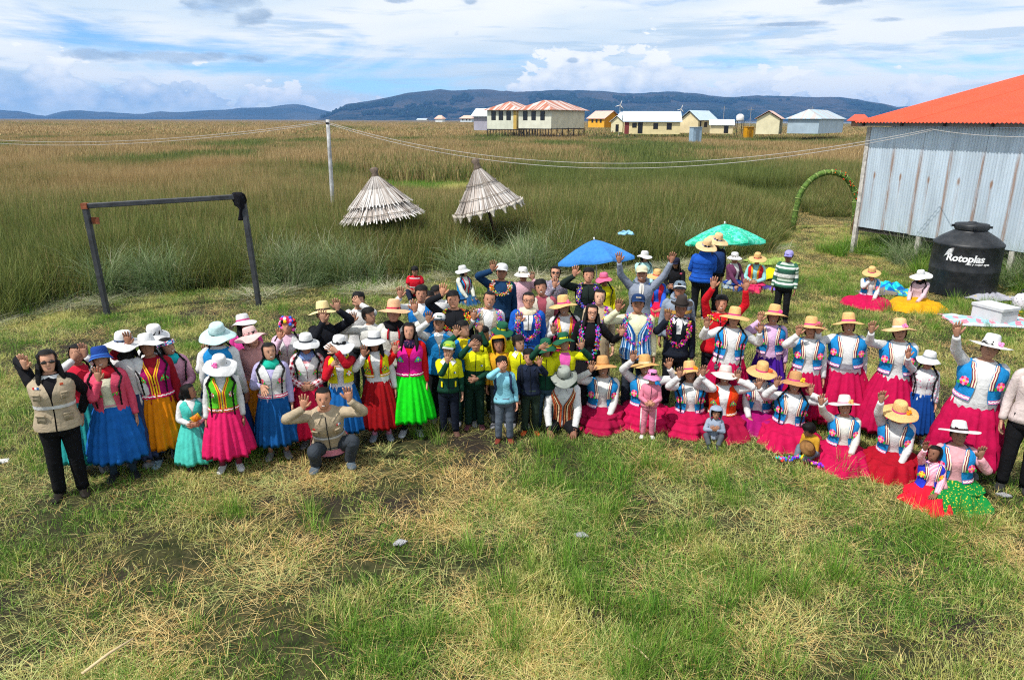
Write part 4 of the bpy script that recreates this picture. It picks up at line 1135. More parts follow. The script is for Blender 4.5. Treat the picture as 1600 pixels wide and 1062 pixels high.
# ------------------------------------------------------------------ far hills and water
def hill_material(name, a, b, tree, dens=.5):
    m, nt, out = new_mat(name); o = tc(nt); x, y, z = sep(nt, o)
    n1 = noise(nt, xyz(nt, x * .0022, y * .0022, z * .006), 1, 6, .6); n2 = noise(nt, xyz(nt, x * .012, y * .012, z * .03), 1, 5, .7)
    c = mixc(nt, n1.step(.38, .62), a, b); t = n2.step(.50, .56) * (1 - z.step(40, 170)) * dens
    c = mixc(nt, t, c, tree); principled(nt, out, c, .95, n1, 1, 20, spec=0); return m
def ridge(name, prof, D, depth, mat, rough=.10, seed=0, label=None):
    px = np.array([p[0] for p in prof], float); py = np.array([p[1] for p in prof], float)
    cols = np.linspace(px[0], px[-1], 260); crest = np.interp(cols, px, py)
    crest = crest + (fbm(cols, cols * 0 + seed, 26, seed, 4) - .5) * 5.0
    rows = []; nr = 34
    for i in range(nr):
        t = i / (nr - 1); row = []
        for c, cy in zip(cols, crest):
            Y = D + depth * (t - .62); top = atd(c, cy, D)[2]; X = atd(c, 188, D)[0] * Y / D
            f = math.sin(min(t / .62, 1) * math.pi / 2) ** 1.25 if t < .62 else math.cos((t - .62) / .38 * math.pi / 2)
            row.append((X, Y, max(top, 1) * f))
        row = np.array(row)
        g = (np.abs(fbm(row[:, 0], row[:, 1] * .35, D * .035, seed + 5, 4) - .5) * 2)
        row[:, 2] = row[:, 2] * (1 - rough * 2.2 * (1 - g) * (t < .62) * math.sin(min(t / .62, 1) * math.pi) ** .8) - 3 * (t == 0)
        rows.append(row)
    mb = MB(); mb.loft(np.array(rows)[:, ::-1], False); o = mb.build(name, mat); tag(o, kind='structure'); return rows
hm1 = hill_material('hill_far', (.030, .042, .045), (.065, .068, .062), (.014, .026, .022), .3)
hm2 = hill_material('hill_near', (.022, .030, .028), (.062, .054, .044), (.006, .016, .016), .95)
ridge('hills', [(-900, 172), (-500, 165), (-200, 178), (0, 172), (30, 174), (70, 183), (85, 178), (120, 171), (160, 175), (205, 179), (235, 175), (300, 174), (360, 170), (420, 168), (455, 163), (475, 165), (500, 172), (530, 178), (700, 178), (1000, 178), (1400, 168), (1460, 160), (1560, 163), (1700, 155), (2000, 170), (2400, 165), (2700, 172)], 6900, 1500, hm1, .07, 1)
HR = ridge('hills', [(495, 187), (520, 176), (540, 163), (570, 158), (610, 152), (640, 145), (690, 140), (740, 140), (800, 143), (840, 142), (900, 141), (960, 144), (1000, 146), (1040, 143), (1080, 146), (1130, 152), (1180, 149), (1240, 151), (1300, 152), (1335, 155), (1372, 162), (1440, 176), (1520, 184), (1560, 188)], 5200, 1900, hm2, .10, 2)
# dark groves on the lower slopes
gr = plain('grove_leaves', (.012, .024, .014), .9, 0, .1, .3, .05)
HRa = np.array(HR); pts = []
for _ in range(5200):
    i = rng.uniform(1, 15); j = rng.uniform(2, 256); i0, j0 = int(i), int(j)
    p = HRa[i0, j0] * (1 - (i - i0)) + HRa[i0 + 1, j0] * (i - i0); p = p * (1 - (j - j0)) + HRa[i0, j0 + 1] * (j - j0)
    if fbm(np.array([p[0]]), np.array([p[1]]), 260, 77, 3)[0] + (.10 if i < 6 else -.02) > .56: pts.append(p + np.array([0, 0, 2]))
hb = []
for q in range(3):
    mb = MB(); r_ = np.random.default_rng(q)
    for _ in range(5): mb.ball((r_.uniform(-7, 7), r_.uniform(-7, 7), r_.uniform(2, 6)), (r_.uniform(4, 8), 5, r_.uniform(4, 8)), 0, None, 6, 4)
    hb.append(mb.build('grove', gr, None, False, coll=hidden))
n = len(pts)
scatter('hillside_groves', pts, np.stack([np.zeros(n)] * 2 + [rng.uniform(0, 6, n)], 1), np.stack([rng.uniform(.7, 1.8, n)] * 3, 1), rng.integers(0, 3, n), np.zeros(n), hb)
wm = MB(); v = [at(1180, 191.5), at(1760, 196), at(1760, 189.6), at(1180, 188.6)]
wm.add([(80, 420, .3), (640, 420, .3), (2000, 2600, .3), (300, 2600, .3)], [(0, 1, 2, 3)])
def water_mat():
    m, nt, out = new_mat('lake_water'); o = tc(nt); principled(nt, out, (.03, .06, .08), .12, noise(nt, o, .8, 4), .15, .1, spec=.5); return m
tag(wm.build('water', water_mat()), kind='structure')

# ------------------------------------------------------------------ corrugated sheet helpers
def sheet(mb, P0, U, Vv, w, hgt, pitch=.076, amp=.009, n0=0.0, rows=2, mat=0, thick=0):
    "corrugated sheet from P0: width w along U (corrugations run along V)"
    P0, U, Vv = np.asarray(P0, float), nrm(U), nrm(Vv); N = np.cross(U, Vv); ns = max(int(w / pitch * 6), 2) + 1
    t = np.linspace(0, w, ns); hv = hgt if np.ndim(hgt) else (hgt, hgt)
    top = np.interp(t, [0, w], hv)
    g = []
    for r_ in range(rows):
        q = r_ / (rows - 1); g.append(P0 + U * t[:, None] + Vv * (top * q)[:, None] + N * (np.sin((t + n0) / pitch * 2 * np.pi) * amp)[:, None])
    g = np.array(g); uv = np.stack(np.broadcast_arrays((t + n0)[None, :], (np.linspace(0, 1, rows)[:, None] * top[None, :])), -1)
    fs = [(i * ns + j, i * ns + j + 1, (i + 1) * ns + j + 1, (i + 1) * ns + j) for i in range(rows - 1) for j in range(ns - 1)]
    mb.add(g, fs, mat, uv)
@cached
def zinc(rust=.3, base='c6d4e0'):
    m, nt, out = new_mat('galvanised_sheet'); u = tc(nt, 'UV'); ux, uy, _ = sep(nt, u); o = tc(nt)
    c = srgb(base); n1 = noise(nt, xyz(nt, ux * 3.0, uy * .35, 0.0), 1, 5, .6); n2 = noise(nt, u, 9, 4, .6)
    col = mixc(nt, n1.step(.35, .65), tuple(q * .84 for q in c), tuple(min(q * 1.06, .8) for q in c))
    # rust runs down from the sheet joints and the nail row
    jn = ((ux / .83).fn('FRACT') - .5).fn('ABSOLUTE'); run = noise(nt, xyz(nt, ux * 22, uy * .9, 3.0), 1, 4, .6)
    jj = (.5 - jn) ; r1 = (1 - jj.step(.01, .10)) * run.step(.36, .56) * (1 - uy.step(1.9, 2.5))
    w = noise(nt, xyz(nt, ux * 2, 0.0, 0.0), 1, 1)
    nx = ((ux / .83 + .12).fn('FRACT') - .5).fn('ABSOLUTE') * .83; dy_ = uy - 1.55
    spot = (((nx / .045).fn('POWER', 2) + ((dy_ + .06) / .13).fn('POWER', 2)) * -1).fn('EXPONENT')
    fade = (1 - (nx / .05).fn('POWER', 2)).max(0) * (1 - uy.step(1.5, 1.6)) * uy.step(.2, 1.5) * run.step(.35, .7) * .5
    r_ = (r1 * .72 + spot.step(.25, .9) * .62 + fade * 1.4 + (n2.step(.62, .75) * .25)) * (rust / .3)
    col = mixc(nt, r_.min(.92), col, mixc(nt, run, (.26, .12, .06), (.38, .22, .13)))
    principled(nt, out, col, .46, n2, .12, .01, .35, .5); return m
def roofpaint(c, patch=None, amt=.25):
    m, nt, out = new_mat('roof_sheet_paint'); u = tc(nt, 'UV'); ux, uy, _ = sep(nt, u); n = noise(nt, u, .9, 5, .6)
    k = varied(nt, c, u, .08, 1.2)
    if patch is not None:
        st = noise(nt, xyz(nt, ux * 1.1, uy * .08, 0.0), 1, 2, .5); k = mixc(nt, st.step(.47, .53), k, patch)
    principled(nt, out, k, .55, n, .1, .01, spec=.3); return m
wood_m = plain('weathered_wood', (.30, .25, .20), .85, 0, .2, .3, 3, .5)
dark_wood = plain('dark_wood', (.05, .045, .04), .9, 0, .1, .3, 3, .5)

# ------------------------------------------------------------------ the hall on posts
A3 = np.array([WALL_A[0], WALL_A[1], 0.0]); D3 = np.array([WALL_D[0], WALL_D[1], 0.0]); N3 = np.array([WALL_N[0], WALL_N[1], 0.0]); I3 = -N3
hall = thing('hall', 'corrugated metal hall on posts with a bright red roof behind the black tank', 'building', A3)
def hl_(p): return np.asarray(p) - A3
ZB, ZT, LEN = .80, 3.60, 12.6
wz = zinc(.34); sw = .83
for i in range(int(LEN / sw)):
    mb = MB(); sheet(mb, D3 * (i * sw - .004) + np.array([0, 0, ZB + .012 * math.sin(i * 2.3)]) + N3 * (.006 * (i % 2)), D3, (0, 0, 1), sw + .03, ZT - ZB, n0=i * sw, rows=2)
    mb.build('wall_sheet', wz, hall, smooth=True)
for i in range(11):      # far end wall, seen edge on
    mb = MB(); sheet(mb, I3 * (i * sw) + np.array([0, 0, ZB]) - D3 * .02, I3, (0, 0, 1), sw, ZT - ZB + min(i, 10) * .16, rows=2); mb.build('wall_sheet', wz, hall)
mb = MB(); mb.box((0, 0, 0), (LEN, 9.0, .1), 0, M4(np.stack([D3, I3, (0, 0, 1)], 1), D3 * LEN / 2 + I3 * 4.55 + np.array([0, 0, ZB - .07]))); mb.build('floor_slab', dark_wood, hall, smooth=False)
posts = [(0.0, .02), (1.95, .02), (4.42, .03), (6.8, .03), (9.2, .03)]
for q, off in posts:
    for back in (0, 3.0, 6.0):
        mb = MB(); p = D3 * q + I3 * (back + .06); tall = 1 if (q == 0 and back == 0) else 0
        mb.box((0, 0, (ZT if tall else ZB - .03) / 2 + .0), (.12, .14, (ZT if tall else ZB - .03)), 0, M4(np.stack([D3, I3, (0, 0, 1)], 1), p - (D3 * .075 + I3 * .02 if tall else 0)), bev=.01)
        mb.build('post', plain('post_paint', (.50, .47, .43), .8, 0, .2, .35, 7, .5), hall, smooth=False)
red = roofpaint((.76, .080, .030)); slope = .20
ru = nrm(I3 + np.array([0, 0, slope])); E0 = -D3 * .25 + N3 * .44 + np.array([0, 0, 3.72 - .62 * slope * 0])
for i in range(int(14.5 / .8)):
    mb = MB(); p = E0 + D3 * (i * .8)
    g = MB(); sheet(g, p + np.array([0, 0, .004 * (i % 2)]), -D3 * -1, ru, .82, 9.2, pitch=.105, amp=.016, n0=i * .8, rows=3)
    g.build('roof_sheet', red, hall)
mb = MB(); mb.box((7.2 - .22, .05, -.05), (14.4, .04, .09), 0, M4(np.stack([D3, I3, (0, 0, 1)], 1), N3 * .34 + np.array([0, 0, 3.72]))); mb.build('fascia_board', plain('fascia', (.20, .19, .18), .8), hall, smooth=False)
for q in np.arange(0, 12, 1.2):
    mb = MB(); mb.box((q, 0, 0), (.05, .40, .08), 0, M4(np.stack([D3, I3, (0, 0, 1)], 1), N3 * .18 + np.array([0, 0, 3.67]))); mb.build('rafter', dark_wood, hall, smooth=False)

# black water tank with its lettering
tp = at(1499, 457); tank = thing('water_tank', 'round black plastic water tank with white lettering beside the metal hall', 'water tank', tp)
tb = at(1452, 455); tr_ = .70
def tank_mat():
    m, nt, out = new_mat('black_polyethylene'); o = tc(nt); n = noise(nt, o, 5, 5, .65)
    principled(nt, out, mixc(nt, n.step(.4, .7), (.010, .012, .015), (.030, .032, .036)), mixc(nt, n, (.38,) * 3, (.6,) * 3), n, .08, .01, spec=.4); return m
tmx = tank_mat(); mb = MB()
prof = [(0, .0), (tr_ * .99, 0), (tr_, .04), (tr_, .55), (tr_ * 1.008, .57), (tr_ * 1.008, .60), (tr_, .62), (tr_ * .99, 1.10), (tr_ * 1.005, 1.12), (tr_ * 1.005, 1.155), (tr_ * .97, 1.18), (tr_ * .80, 1.28), (tr_ * .52, 1.40), (tr_ * .46, 1.43), (tr_ * .455, 1.47), (0.02, 1.47)]
a = ring(48); mb.loft([np.stack([np.sin(a) * r, -np.cos(a) * r, np.full(48, z)], 1) for r, z in prof], True, (False, True)); mb.build('tank_body', tmx, tank)
mb = MB(); mb.loft([np.stack([np.sin(a) * r, -np.cos(a) * r, np.full(48, z)], 1) for r, z in ((.34, 1.46), (.345, 1.50), (.345, 1.55), (.33, 1.575), (.10, 1.60), (.08, 1.62), (.01, 1.62))], True, (False, True)); lid = mb.build('lid', tmx, tank)
for an in (.9, 2.6, 4.3, 5.9):
    mb = MB(); mb.box((math.sin(an) * .36, -math.cos(an) * .36, 1.52), (.07, .05, .05), 0, bev=.01); mb.build('lid_clip', tmx, lid, smooth=False)
white_p = plain('white_lettering', (.78, .79, .80), .5)
def lettering(txt, size, ang0, z0, rad, parent, slant=.18, bold=.02, name='lettering', mat=None, rise=0.0, centre=None):
    cu = bpy.data.curves.new('t', 'FONT'); cu.body = txt; cu.size = size; cu.offset = bold * size; cu.extrude = .004; cu.shear = slant; cu.resolution_u = 4; cu.space_character = .98
    ob = bpy.data.objects.new('t', cu); scene.collection.objects.link(ob); dg = bpy.context.evaluated_depsgraph_get(); me = bpy.data.meshes.new_from_object(ob.evaluated_get(dg))
    bpy.data.objects.remove(ob); n = len(me.vertices); co = np.empty(n * 3); me.vertices.foreach_get('co', co); co = co.reshape(-1, 3)
    th = ang0 + co[:, 0] / rad; r = rad + .004 + co[:, 2]
    z = z0 + co[:, 1] + rise * co[:, 0]
    me.vertices.foreach_set('co', np.stack([np.sin(th) * r, -np.cos(th) * r, z], 1).ravel()); me.materials.append(mat or white_p); me.update()
    o = bpy.data.objects.new(name, me); o.parent = parent; scene.collection.objects.link(o); return o, co[:, 0].max()
view_t = math.atan2(-tp[0], tp[1])      # the side of the tank that faces the photographer
fa = -math.atan2(tp[0], tp[1])
lettering('Rotoplas', .215, fa - .56, .82, tr_ * 1.0, tank, .16, .030)
lettering('más y mejor agua', .068, fa + .02, .755, tr_ * 1.0, tank, .16, .01)
mb = MB()
for i in range(5):
    path = [];
    for q in np.linspace(0, 1, 6):
        th = fa - .66 + .10 * i * .25 + .27 * q * (1 - .06 * i); zz = .87 + .035 * i + .12 * q ** .6 - .01 * i * q
        path.append((math.sin(th) * (tr_ + .006), -math.cos(th) * (tr_ + .006), zz))
    mb.tube(path, [.003, .008, .010, .010, .008, .002], 4)
mb.build('emblem', white_p, tank)

# ------------------------------------------------------------------ reed arch
arch = thing('reed_arch', 'green bound reed arch over the straw path beside the hall', 'arch', (at(1236, 358) + at(1337, 362)) / 2)
pl, pr_ = at(1238, 362), at(1334, 362); mid = (pl + pr_) / 2; ax = pr_ - pl; Wd = np.linalg.norm(ax); ax = ax / Wd
path = []; Ht = atd(1288, 270, mid[1])[2]
for t in np.linspace(0, math.pi, 42):
    path.append((pl + pr_) / 2 - ax * math.cos(t) * Wd / 2 * (1.05 if abs(math.cos(t)) < .9 else 1) + np.array([0, 0, Ht * math.sin(t) ** .72]))
path = np.array(path) - mid; mb = MB(); rr = random.Random(4)
N = len(path); mb.tube(path, [.095 + .012 * rr.random() for _ in range(N)], 9)
reedb = plain('fresh_reed', (.10, .17, .035), .8, 0, .2, .5, 14, .8); mb.build('reed_bundle', reedb, arch)
mb = MB()
for i in range(1, N - 1):
    p = path[i]; t = nrm(path[i + 1] - path[i - 1]); u = nrm(np.cross(t, (0, 1, 0))); w = np.cross(t, u)
    for q in range(9):
        an = rr.uniform(0, 6.28); c, s = math.cos(an), math.sin(an); b0 = p + (u * c + w * s) * .098; d = t * rr.uniform(-.1, .25) + (u * c + w * s) * rr.uniform(.0, .06); sd = np.cross(t, u * c + w * s) * .008
        mb.add([b0 - sd, b0 + sd, b0 + d], [(0, 1, 2)], 0, None, srgb(rr.choice(('5a8a2a', '8ab040', '3c6a20', 'a8b860'))))
mb.build('reed_leaves', vertex_colours(.8), arch, smooth=False)['kind'] = 'stuff'
for i in range(3, N - 2, 3):
    mb = MB(); t = nrm(path[i + 1] - path[i - 1]); mb.tube([path[i] - t * .018, path[i] + t * .018], .110, 10); mb.build('binding', plain('twine', (.24, .30, .09), .8), arch)
mb = MB()
for i in range(16):
    j = rr.randrange(22, 36); p = path[j] + np.array([rr.uniform(-.12, .1), -.12, rr.uniform(-.1, .12)]); mb.ball(p, rr.uniform(.015, .028), 0, None, 6, 4, srgb(rr.choice(('e05018', 'f08020', 'd03020'))))
mb.build('orange_flowers', vertex_colours(.7), arch, smooth=False)['kind'] = 'stuff'
pk = at(1331, 368); o = thing('plank', 'leaning brown plank standing at the right foot of the reed arch', 'plank', pk)
mb = MB(); mb.box((0, 0, .42), (.16, .05, .86), 0, M4(ry(.10))); mb.build('board', plain('brown_plank', (.16, .10, .05), .8, 0, .2, .3, 4, .4), o, smooth=False)

# ------------------------------------------------------------------ goal frame
gl, gr_ = at(168, 492), at(405, 478); goal = thing('goal_frame', 'rusty dark metal goal frame without a net at the edge of the reeds', 'goal', (gl + gr_) / 2)
gc = (gl + gr_) / 2; steel = plain('dark_steel', (.045, .048, .055), .6, .3, .4, .35, 5, .3)
tl, tr2 = atd(133, 322, gl[1]), atd(379, 307, gr_[1])
def bar(p, q, s_, name, mat, parent):
    p, q = np.asarray(p), np.asarray(q); d = nrm(q - p); u = nrm(np.cross(d, (0, 1, .01))); w = np.cross(d, u); mb = MB()
    mb.box((0, 0, np.linalg.norm(q - p) / 2), (s_, s_, np.linalg.norm(q - p)), 0, M4(np.stack([u, w, d], 1), p), bev=s_ * .12); return mb.build(name, mat, parent, smooth=False)
bar(gl - gc, tl - gc, .10, 'goal_post', steel, goal); bar(gr_ - gc, tr2 - gc, .10, 'goal_post', steel, goal)
cx_ = nrm(tr2 - tl); bar(tl - gc + cx_ * .052, tr2 - gc - cx_ * .052, .095, 'crossbar', steel, goal)
mb = MB(); mb.box(tl - gc, (.112, .112, .11), 0); mb.build('rusty_corner', plain('rust', (.22, .07, .035), .8, .1, .2, .4, 9), goal, smooth=False)
mb = MB(); rq = atd(147, 345, gl[1]) - gc; mb.box(rq + np.array([.0, .03, -.0]), (.17, .012, .13), 0); mb.build('rusty_plate', plain('rust', (.22, .07, .035), .8, .1, .2, .4, 9), goal, smooth=False)
# black cloth hung over the right corner
cl = MB(); c0 = atd(372, 305, gr_[1]); g = []
for i in range(14):
    q = i / 13; row = []
    for j in range(16):
        t = j / 15 * 2 * math.pi; w = np.interp(q, [0, .1, .3, .5, .6, .8, 1], [.07, .12, .12, .09, .035, .03, .05]); dpt = np.interp(q, [0, .1, .5, 1], [.07, .085, .07, .03])
        row.append((math.cos(t) * w * (1 + .25 * math.sin(t * 4 + q * 5)) + .03 * math.sin(q * 5) + (.04 if q > .5 else 0), math.sin(t) * dpt * (1 + .2 * math.sin(t * 5 + q * 3)) - .03, .06 - q * .56))
    g.append(row)
cl.loft(g, True); tag(cl.build('cloth', fabric('17161c'), None, loc=c0), 'black shirt hung over the right corner of the goal frame', 'cloth')

# ------------------------------------------------------------------ utility pole and wires
pb = at(523, 370); pt = atd(512, 187, pb[1]); pole = thing('utility_pole', 'tall pale grey wooden pole standing in the reeds carrying the wires', 'pole', pb)
mb = MB(); dv = (pt - pb); mb.tube([dv * q for q in (0, .25, .5, .75, 1)], [.072, .068, .065, .063, .060], 8); mb.build('shaft', plain('grey_pole', (.42, .42, .42), .85, 0, .2, .3, 5, .5), pole)
mb = MB(); mb.tube([dv * .965, dv * .98], .075, 10); mb.build('collar', steel, pole)
def wire(name, p, q, sag, label, off=0):
    t = np.linspace(0, 1, 40)[:, None]; pp = p + (q - p) * t; pp[:, 2] -= (4 * sag * t * (1 - t)).ravel(); mb = MB(); mb.tube(pp, .0075, 5, (0, 0, 1))
    tag(mb.build(name, plain('wire_sheath', (.42, .40, .38), .7)), label, 'cable')
he = A3 + D3 * 4.4 + N3 * .52 + np.array([0, 0, 3.62]); he = atd(1455, 202, 18.2)
le = atd(-260, 180, 42.0)
wire('overhead_cable', pt + np.array([.05, -.08, -.10]), he, 1.02, 'upper of two pale cables from the grey pole to the red roofed hall')
wire('overhead_cable', pt + np.array([.05, -.08, -.14]), he + np.array([0, -.05, -.03]), 1.12, 'lower of two pale cables from the grey pole to the red roofed hall')
wire('overhead_cable', le, pt + np.array([-.05, 0, -.06]), 1.0, 'upper of two pale cables running left from the grey pole over the reeds')
wire('overhead_cable', le + np.array([0, 0, -.12]), pt + np.array([-.05, 0, -.10]), 1.06, 'lower of two pale cables running left from the grey pole over the reeds')
wire('overhead_cable', he, atd(1640, 214, 13.5), .06, 'short slack cable along the top of the metal wall')

# ------------------------------------------------------------------ thatched shades
def blade_strip(mb, p, q, w, side, col, thick=.004):
    side = nrm(side) * w / 2; n_ = nrm(np.cross(q - p, side)) * thick; m_ = (p + q) / 2
    mb.add([p - side * .8, p + n_, p + side * .8, m_ - side, m_ + n_, m_ + side, q - side * .7, q + n_, q + side * .7], [(0, 3, 4, 1), (1, 4, 5, 2), (3, 6, 7, 4), (4, 7, 8, 5)], 0, None, col)
def thatch(px_r, py_r, px_a, py_a, Y, Rr, tiers, label, points, tiltx, seed, polepx):
    apex = atd(px_a, py_a, Y); ctr = atd(px_r, py_r, Y); ax_ = nrm(apex - ctr); Hh = np.linalg.norm(apex - ctr)
    base = np.array([ctr[0] + .05, ctr[1], 0]); root = thing('thatched_shade', label, 'parasol', base, 0, 'thatched shades in the reeds')
    u = nrm(np.cross(ax_, (0, 1, .05))); u = -u if u[0] < 0 else u; w = np.cross(ax_, u); rr = random.Random(seed)
    C0 = ctr - base; Am = M4(np.stack([u, w, ax_], 1), C0)      # z up the axis from the rim plane
    pal = [srgb(c) for c in ('cfc9c4', 'b9b2ac', 'a39a93', 'd8d4d0', '8e837b', 'bfb2a8')]
    mb = MB(); a = ring(28)
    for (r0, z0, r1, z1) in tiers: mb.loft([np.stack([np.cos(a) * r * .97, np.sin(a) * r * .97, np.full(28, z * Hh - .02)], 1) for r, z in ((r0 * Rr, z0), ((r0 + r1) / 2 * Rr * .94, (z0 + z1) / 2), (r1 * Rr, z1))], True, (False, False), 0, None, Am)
    cone = mb.build('thatch_base', plain('thatch_core', (.36, .32, .28), .95), root); mb = MB()  # cone beneath the straw strips, one grey-brown thatch tone
    for (r0, z0, r1, z1) in tiers:
        n = int(r0 * Rr * 300)
        for i in range(n):
            t = i / n * 6.283 + rr.uniform(-.02, .02); e = rr.uniform(-.05, .06)
            P1 = np.array([math.cos(t) * r1 * Rr, math.sin(t) * r1 * Rr, z1 * Hh]); Pm = np.array([math.cos(t) * (r0 + r1) / 2 * Rr * .955, math.sin(t) * (r0 + r1) / 2 * Rr * .955, (z0 + z1) / 2 * Hh + .01]); P0 = np.array([math.cos(t) * (r0 * Rr + e), math.sin(t) * (r0 * Rr + e), z0 * Hh - e * .4])
            P0 = ap(Am, P0); P1 = ap(Am, P1); Pm = ap(Am, Pm + np.array([rr.uniform(-.02, .02), rr.uniform(-.02, .02), rr.uniform(-.008, .014)])); sd = Am[:3, :3] @ np.array([-math.sin(t), math.cos(t), 0]); col = np.array(pal[rr.randrange(6)]) * rr.uniform(.8, 1.0)
            wd = 6.283 * r0 * Rr / n
            blade_strip(mb, Pm, P1, wd * (.5 + r1 / max(r0, .01) * .7), sd, col); blade_strip(mb, Pm, P0, wd * 1.5, sd, col * rr.uniform(.9, 1.05))
    s_ = mb.build('thatch', vertex_colours(.9), cone, smooth=False); s_['kind'] = 'stuff'
    for z, r in points.get('rings', []):
        g = MB(); tt = list(ring(30)) + [0]; g.tube([ap(Am, (math.cos(t) * (r * Rr + .012), math.sin(t) * (r * Rr + .012), z * Hh + .01 * math.sin(t * 9))) for t in tt], .010, 5, (0, 0, 1), (False, False)); g.build('binding_rope', plain('rope', (.24, .20, .16), .9), root)
    if points.get('tufted'):
        for i in range(points['tufted']):
            t = i / points['tufted'] * 6.283; g = MB(); p0 = (math.cos(t) * Rr * .985, math.sin(t) * Rr * .985, .02); p1 = (math.cos(t) * Rr * 1.05, math.sin(t) * Rr * 1.05, -.13); p2 = (math.cos(t) * Rr * 1.06, math.sin(t) * Rr * 1.06, -.17)
            g.tube([ap(Am, p0), ap(Am, np.array(p0) * .6 + np.array(p1) * .4), ap(Am, p1), ap(Am, p2)], [.11, .075, .022, .04], 7); g.build('tied_bundle', plain('pale_thatch', (.55, .50, .43), .9, 0, .1, .25, 20, .8), root)
    else:
        for zz, rq in points.get('frill', []):
            g = MB(); n = int(rq * Rr * 70)
            for i in range(n):
                t = i / n * 6.283 + rr.uniform(-.03, .03); P0 = ap(Am, (math.cos(t) * rq * Rr, math.sin(t) * rq * Rr, zz * Hh + .05)); P1 = ap(Am, (math.cos(t) * (rq * Rr + .10 + rr.uniform(-.03, .05)), math.sin(t) * (rq * Rr + .10), zz * Hh - rr.uniform(.02, .08)))
                blade_strip(g, P0, P1, .035, Am[:3, :3] @ np.array([-math.sin(t), math.cos(t), 0]), np.array(pal[rr.randrange(4)]))
            f_ = g.build('thatch_fringe', vertex_colours(.9), root, smooth=False); f_['kind'] = 'stuff'
    g = MB(); g.tube([ap(Am, (0, 0, Hh * .80)), ap(Am, (0, 0, Hh * .93)), ap(Am, (.01, 0, Hh * .99)), ap(Am, (.0, 0, Hh * 1.08)), ap(Am, (0, 0, Hh * 1.12))], [.15, .10, .085, .12, .06], 10); g.build('bound_top', plain('old_thatch', (.15, .115, .09), .95, 0, .1, .3, 20, .8), root)
    foot = np.array([polepx[0] - base[0], polepx[1] - base[1], 0]); g = MB(); g.tube([foot, ap(Am, (0, 0, Hh * .8))], .045, 8); g.build('pole', plain('brown_pole', (.10, .065, .05), .85), root)
thatch(597, 338, 585, 270, 20.0, 1.10, [(1.0, .02, .50, .46), (.74, .32, .06, .95)], 'left thatched shade, two tiered grey straw cone with a shaggy fringe', {'rings': [(.62, .38), (.12, .93)], 'frill': [(.0, .99), (.30, .72)]}, 0, 3, at(600, 400)[:2])
thatch(762, 325, 744, 256, 21.0, .98, [(1.0, .0, .05, .95)], 'right thatched shade, single pale straw cone with tied bundles round its rim', {'rings': [(.30, .74), (.58, .44), (.06, .98)], 'tufted': 18}, 0, 9, at(779, 388)[:2])

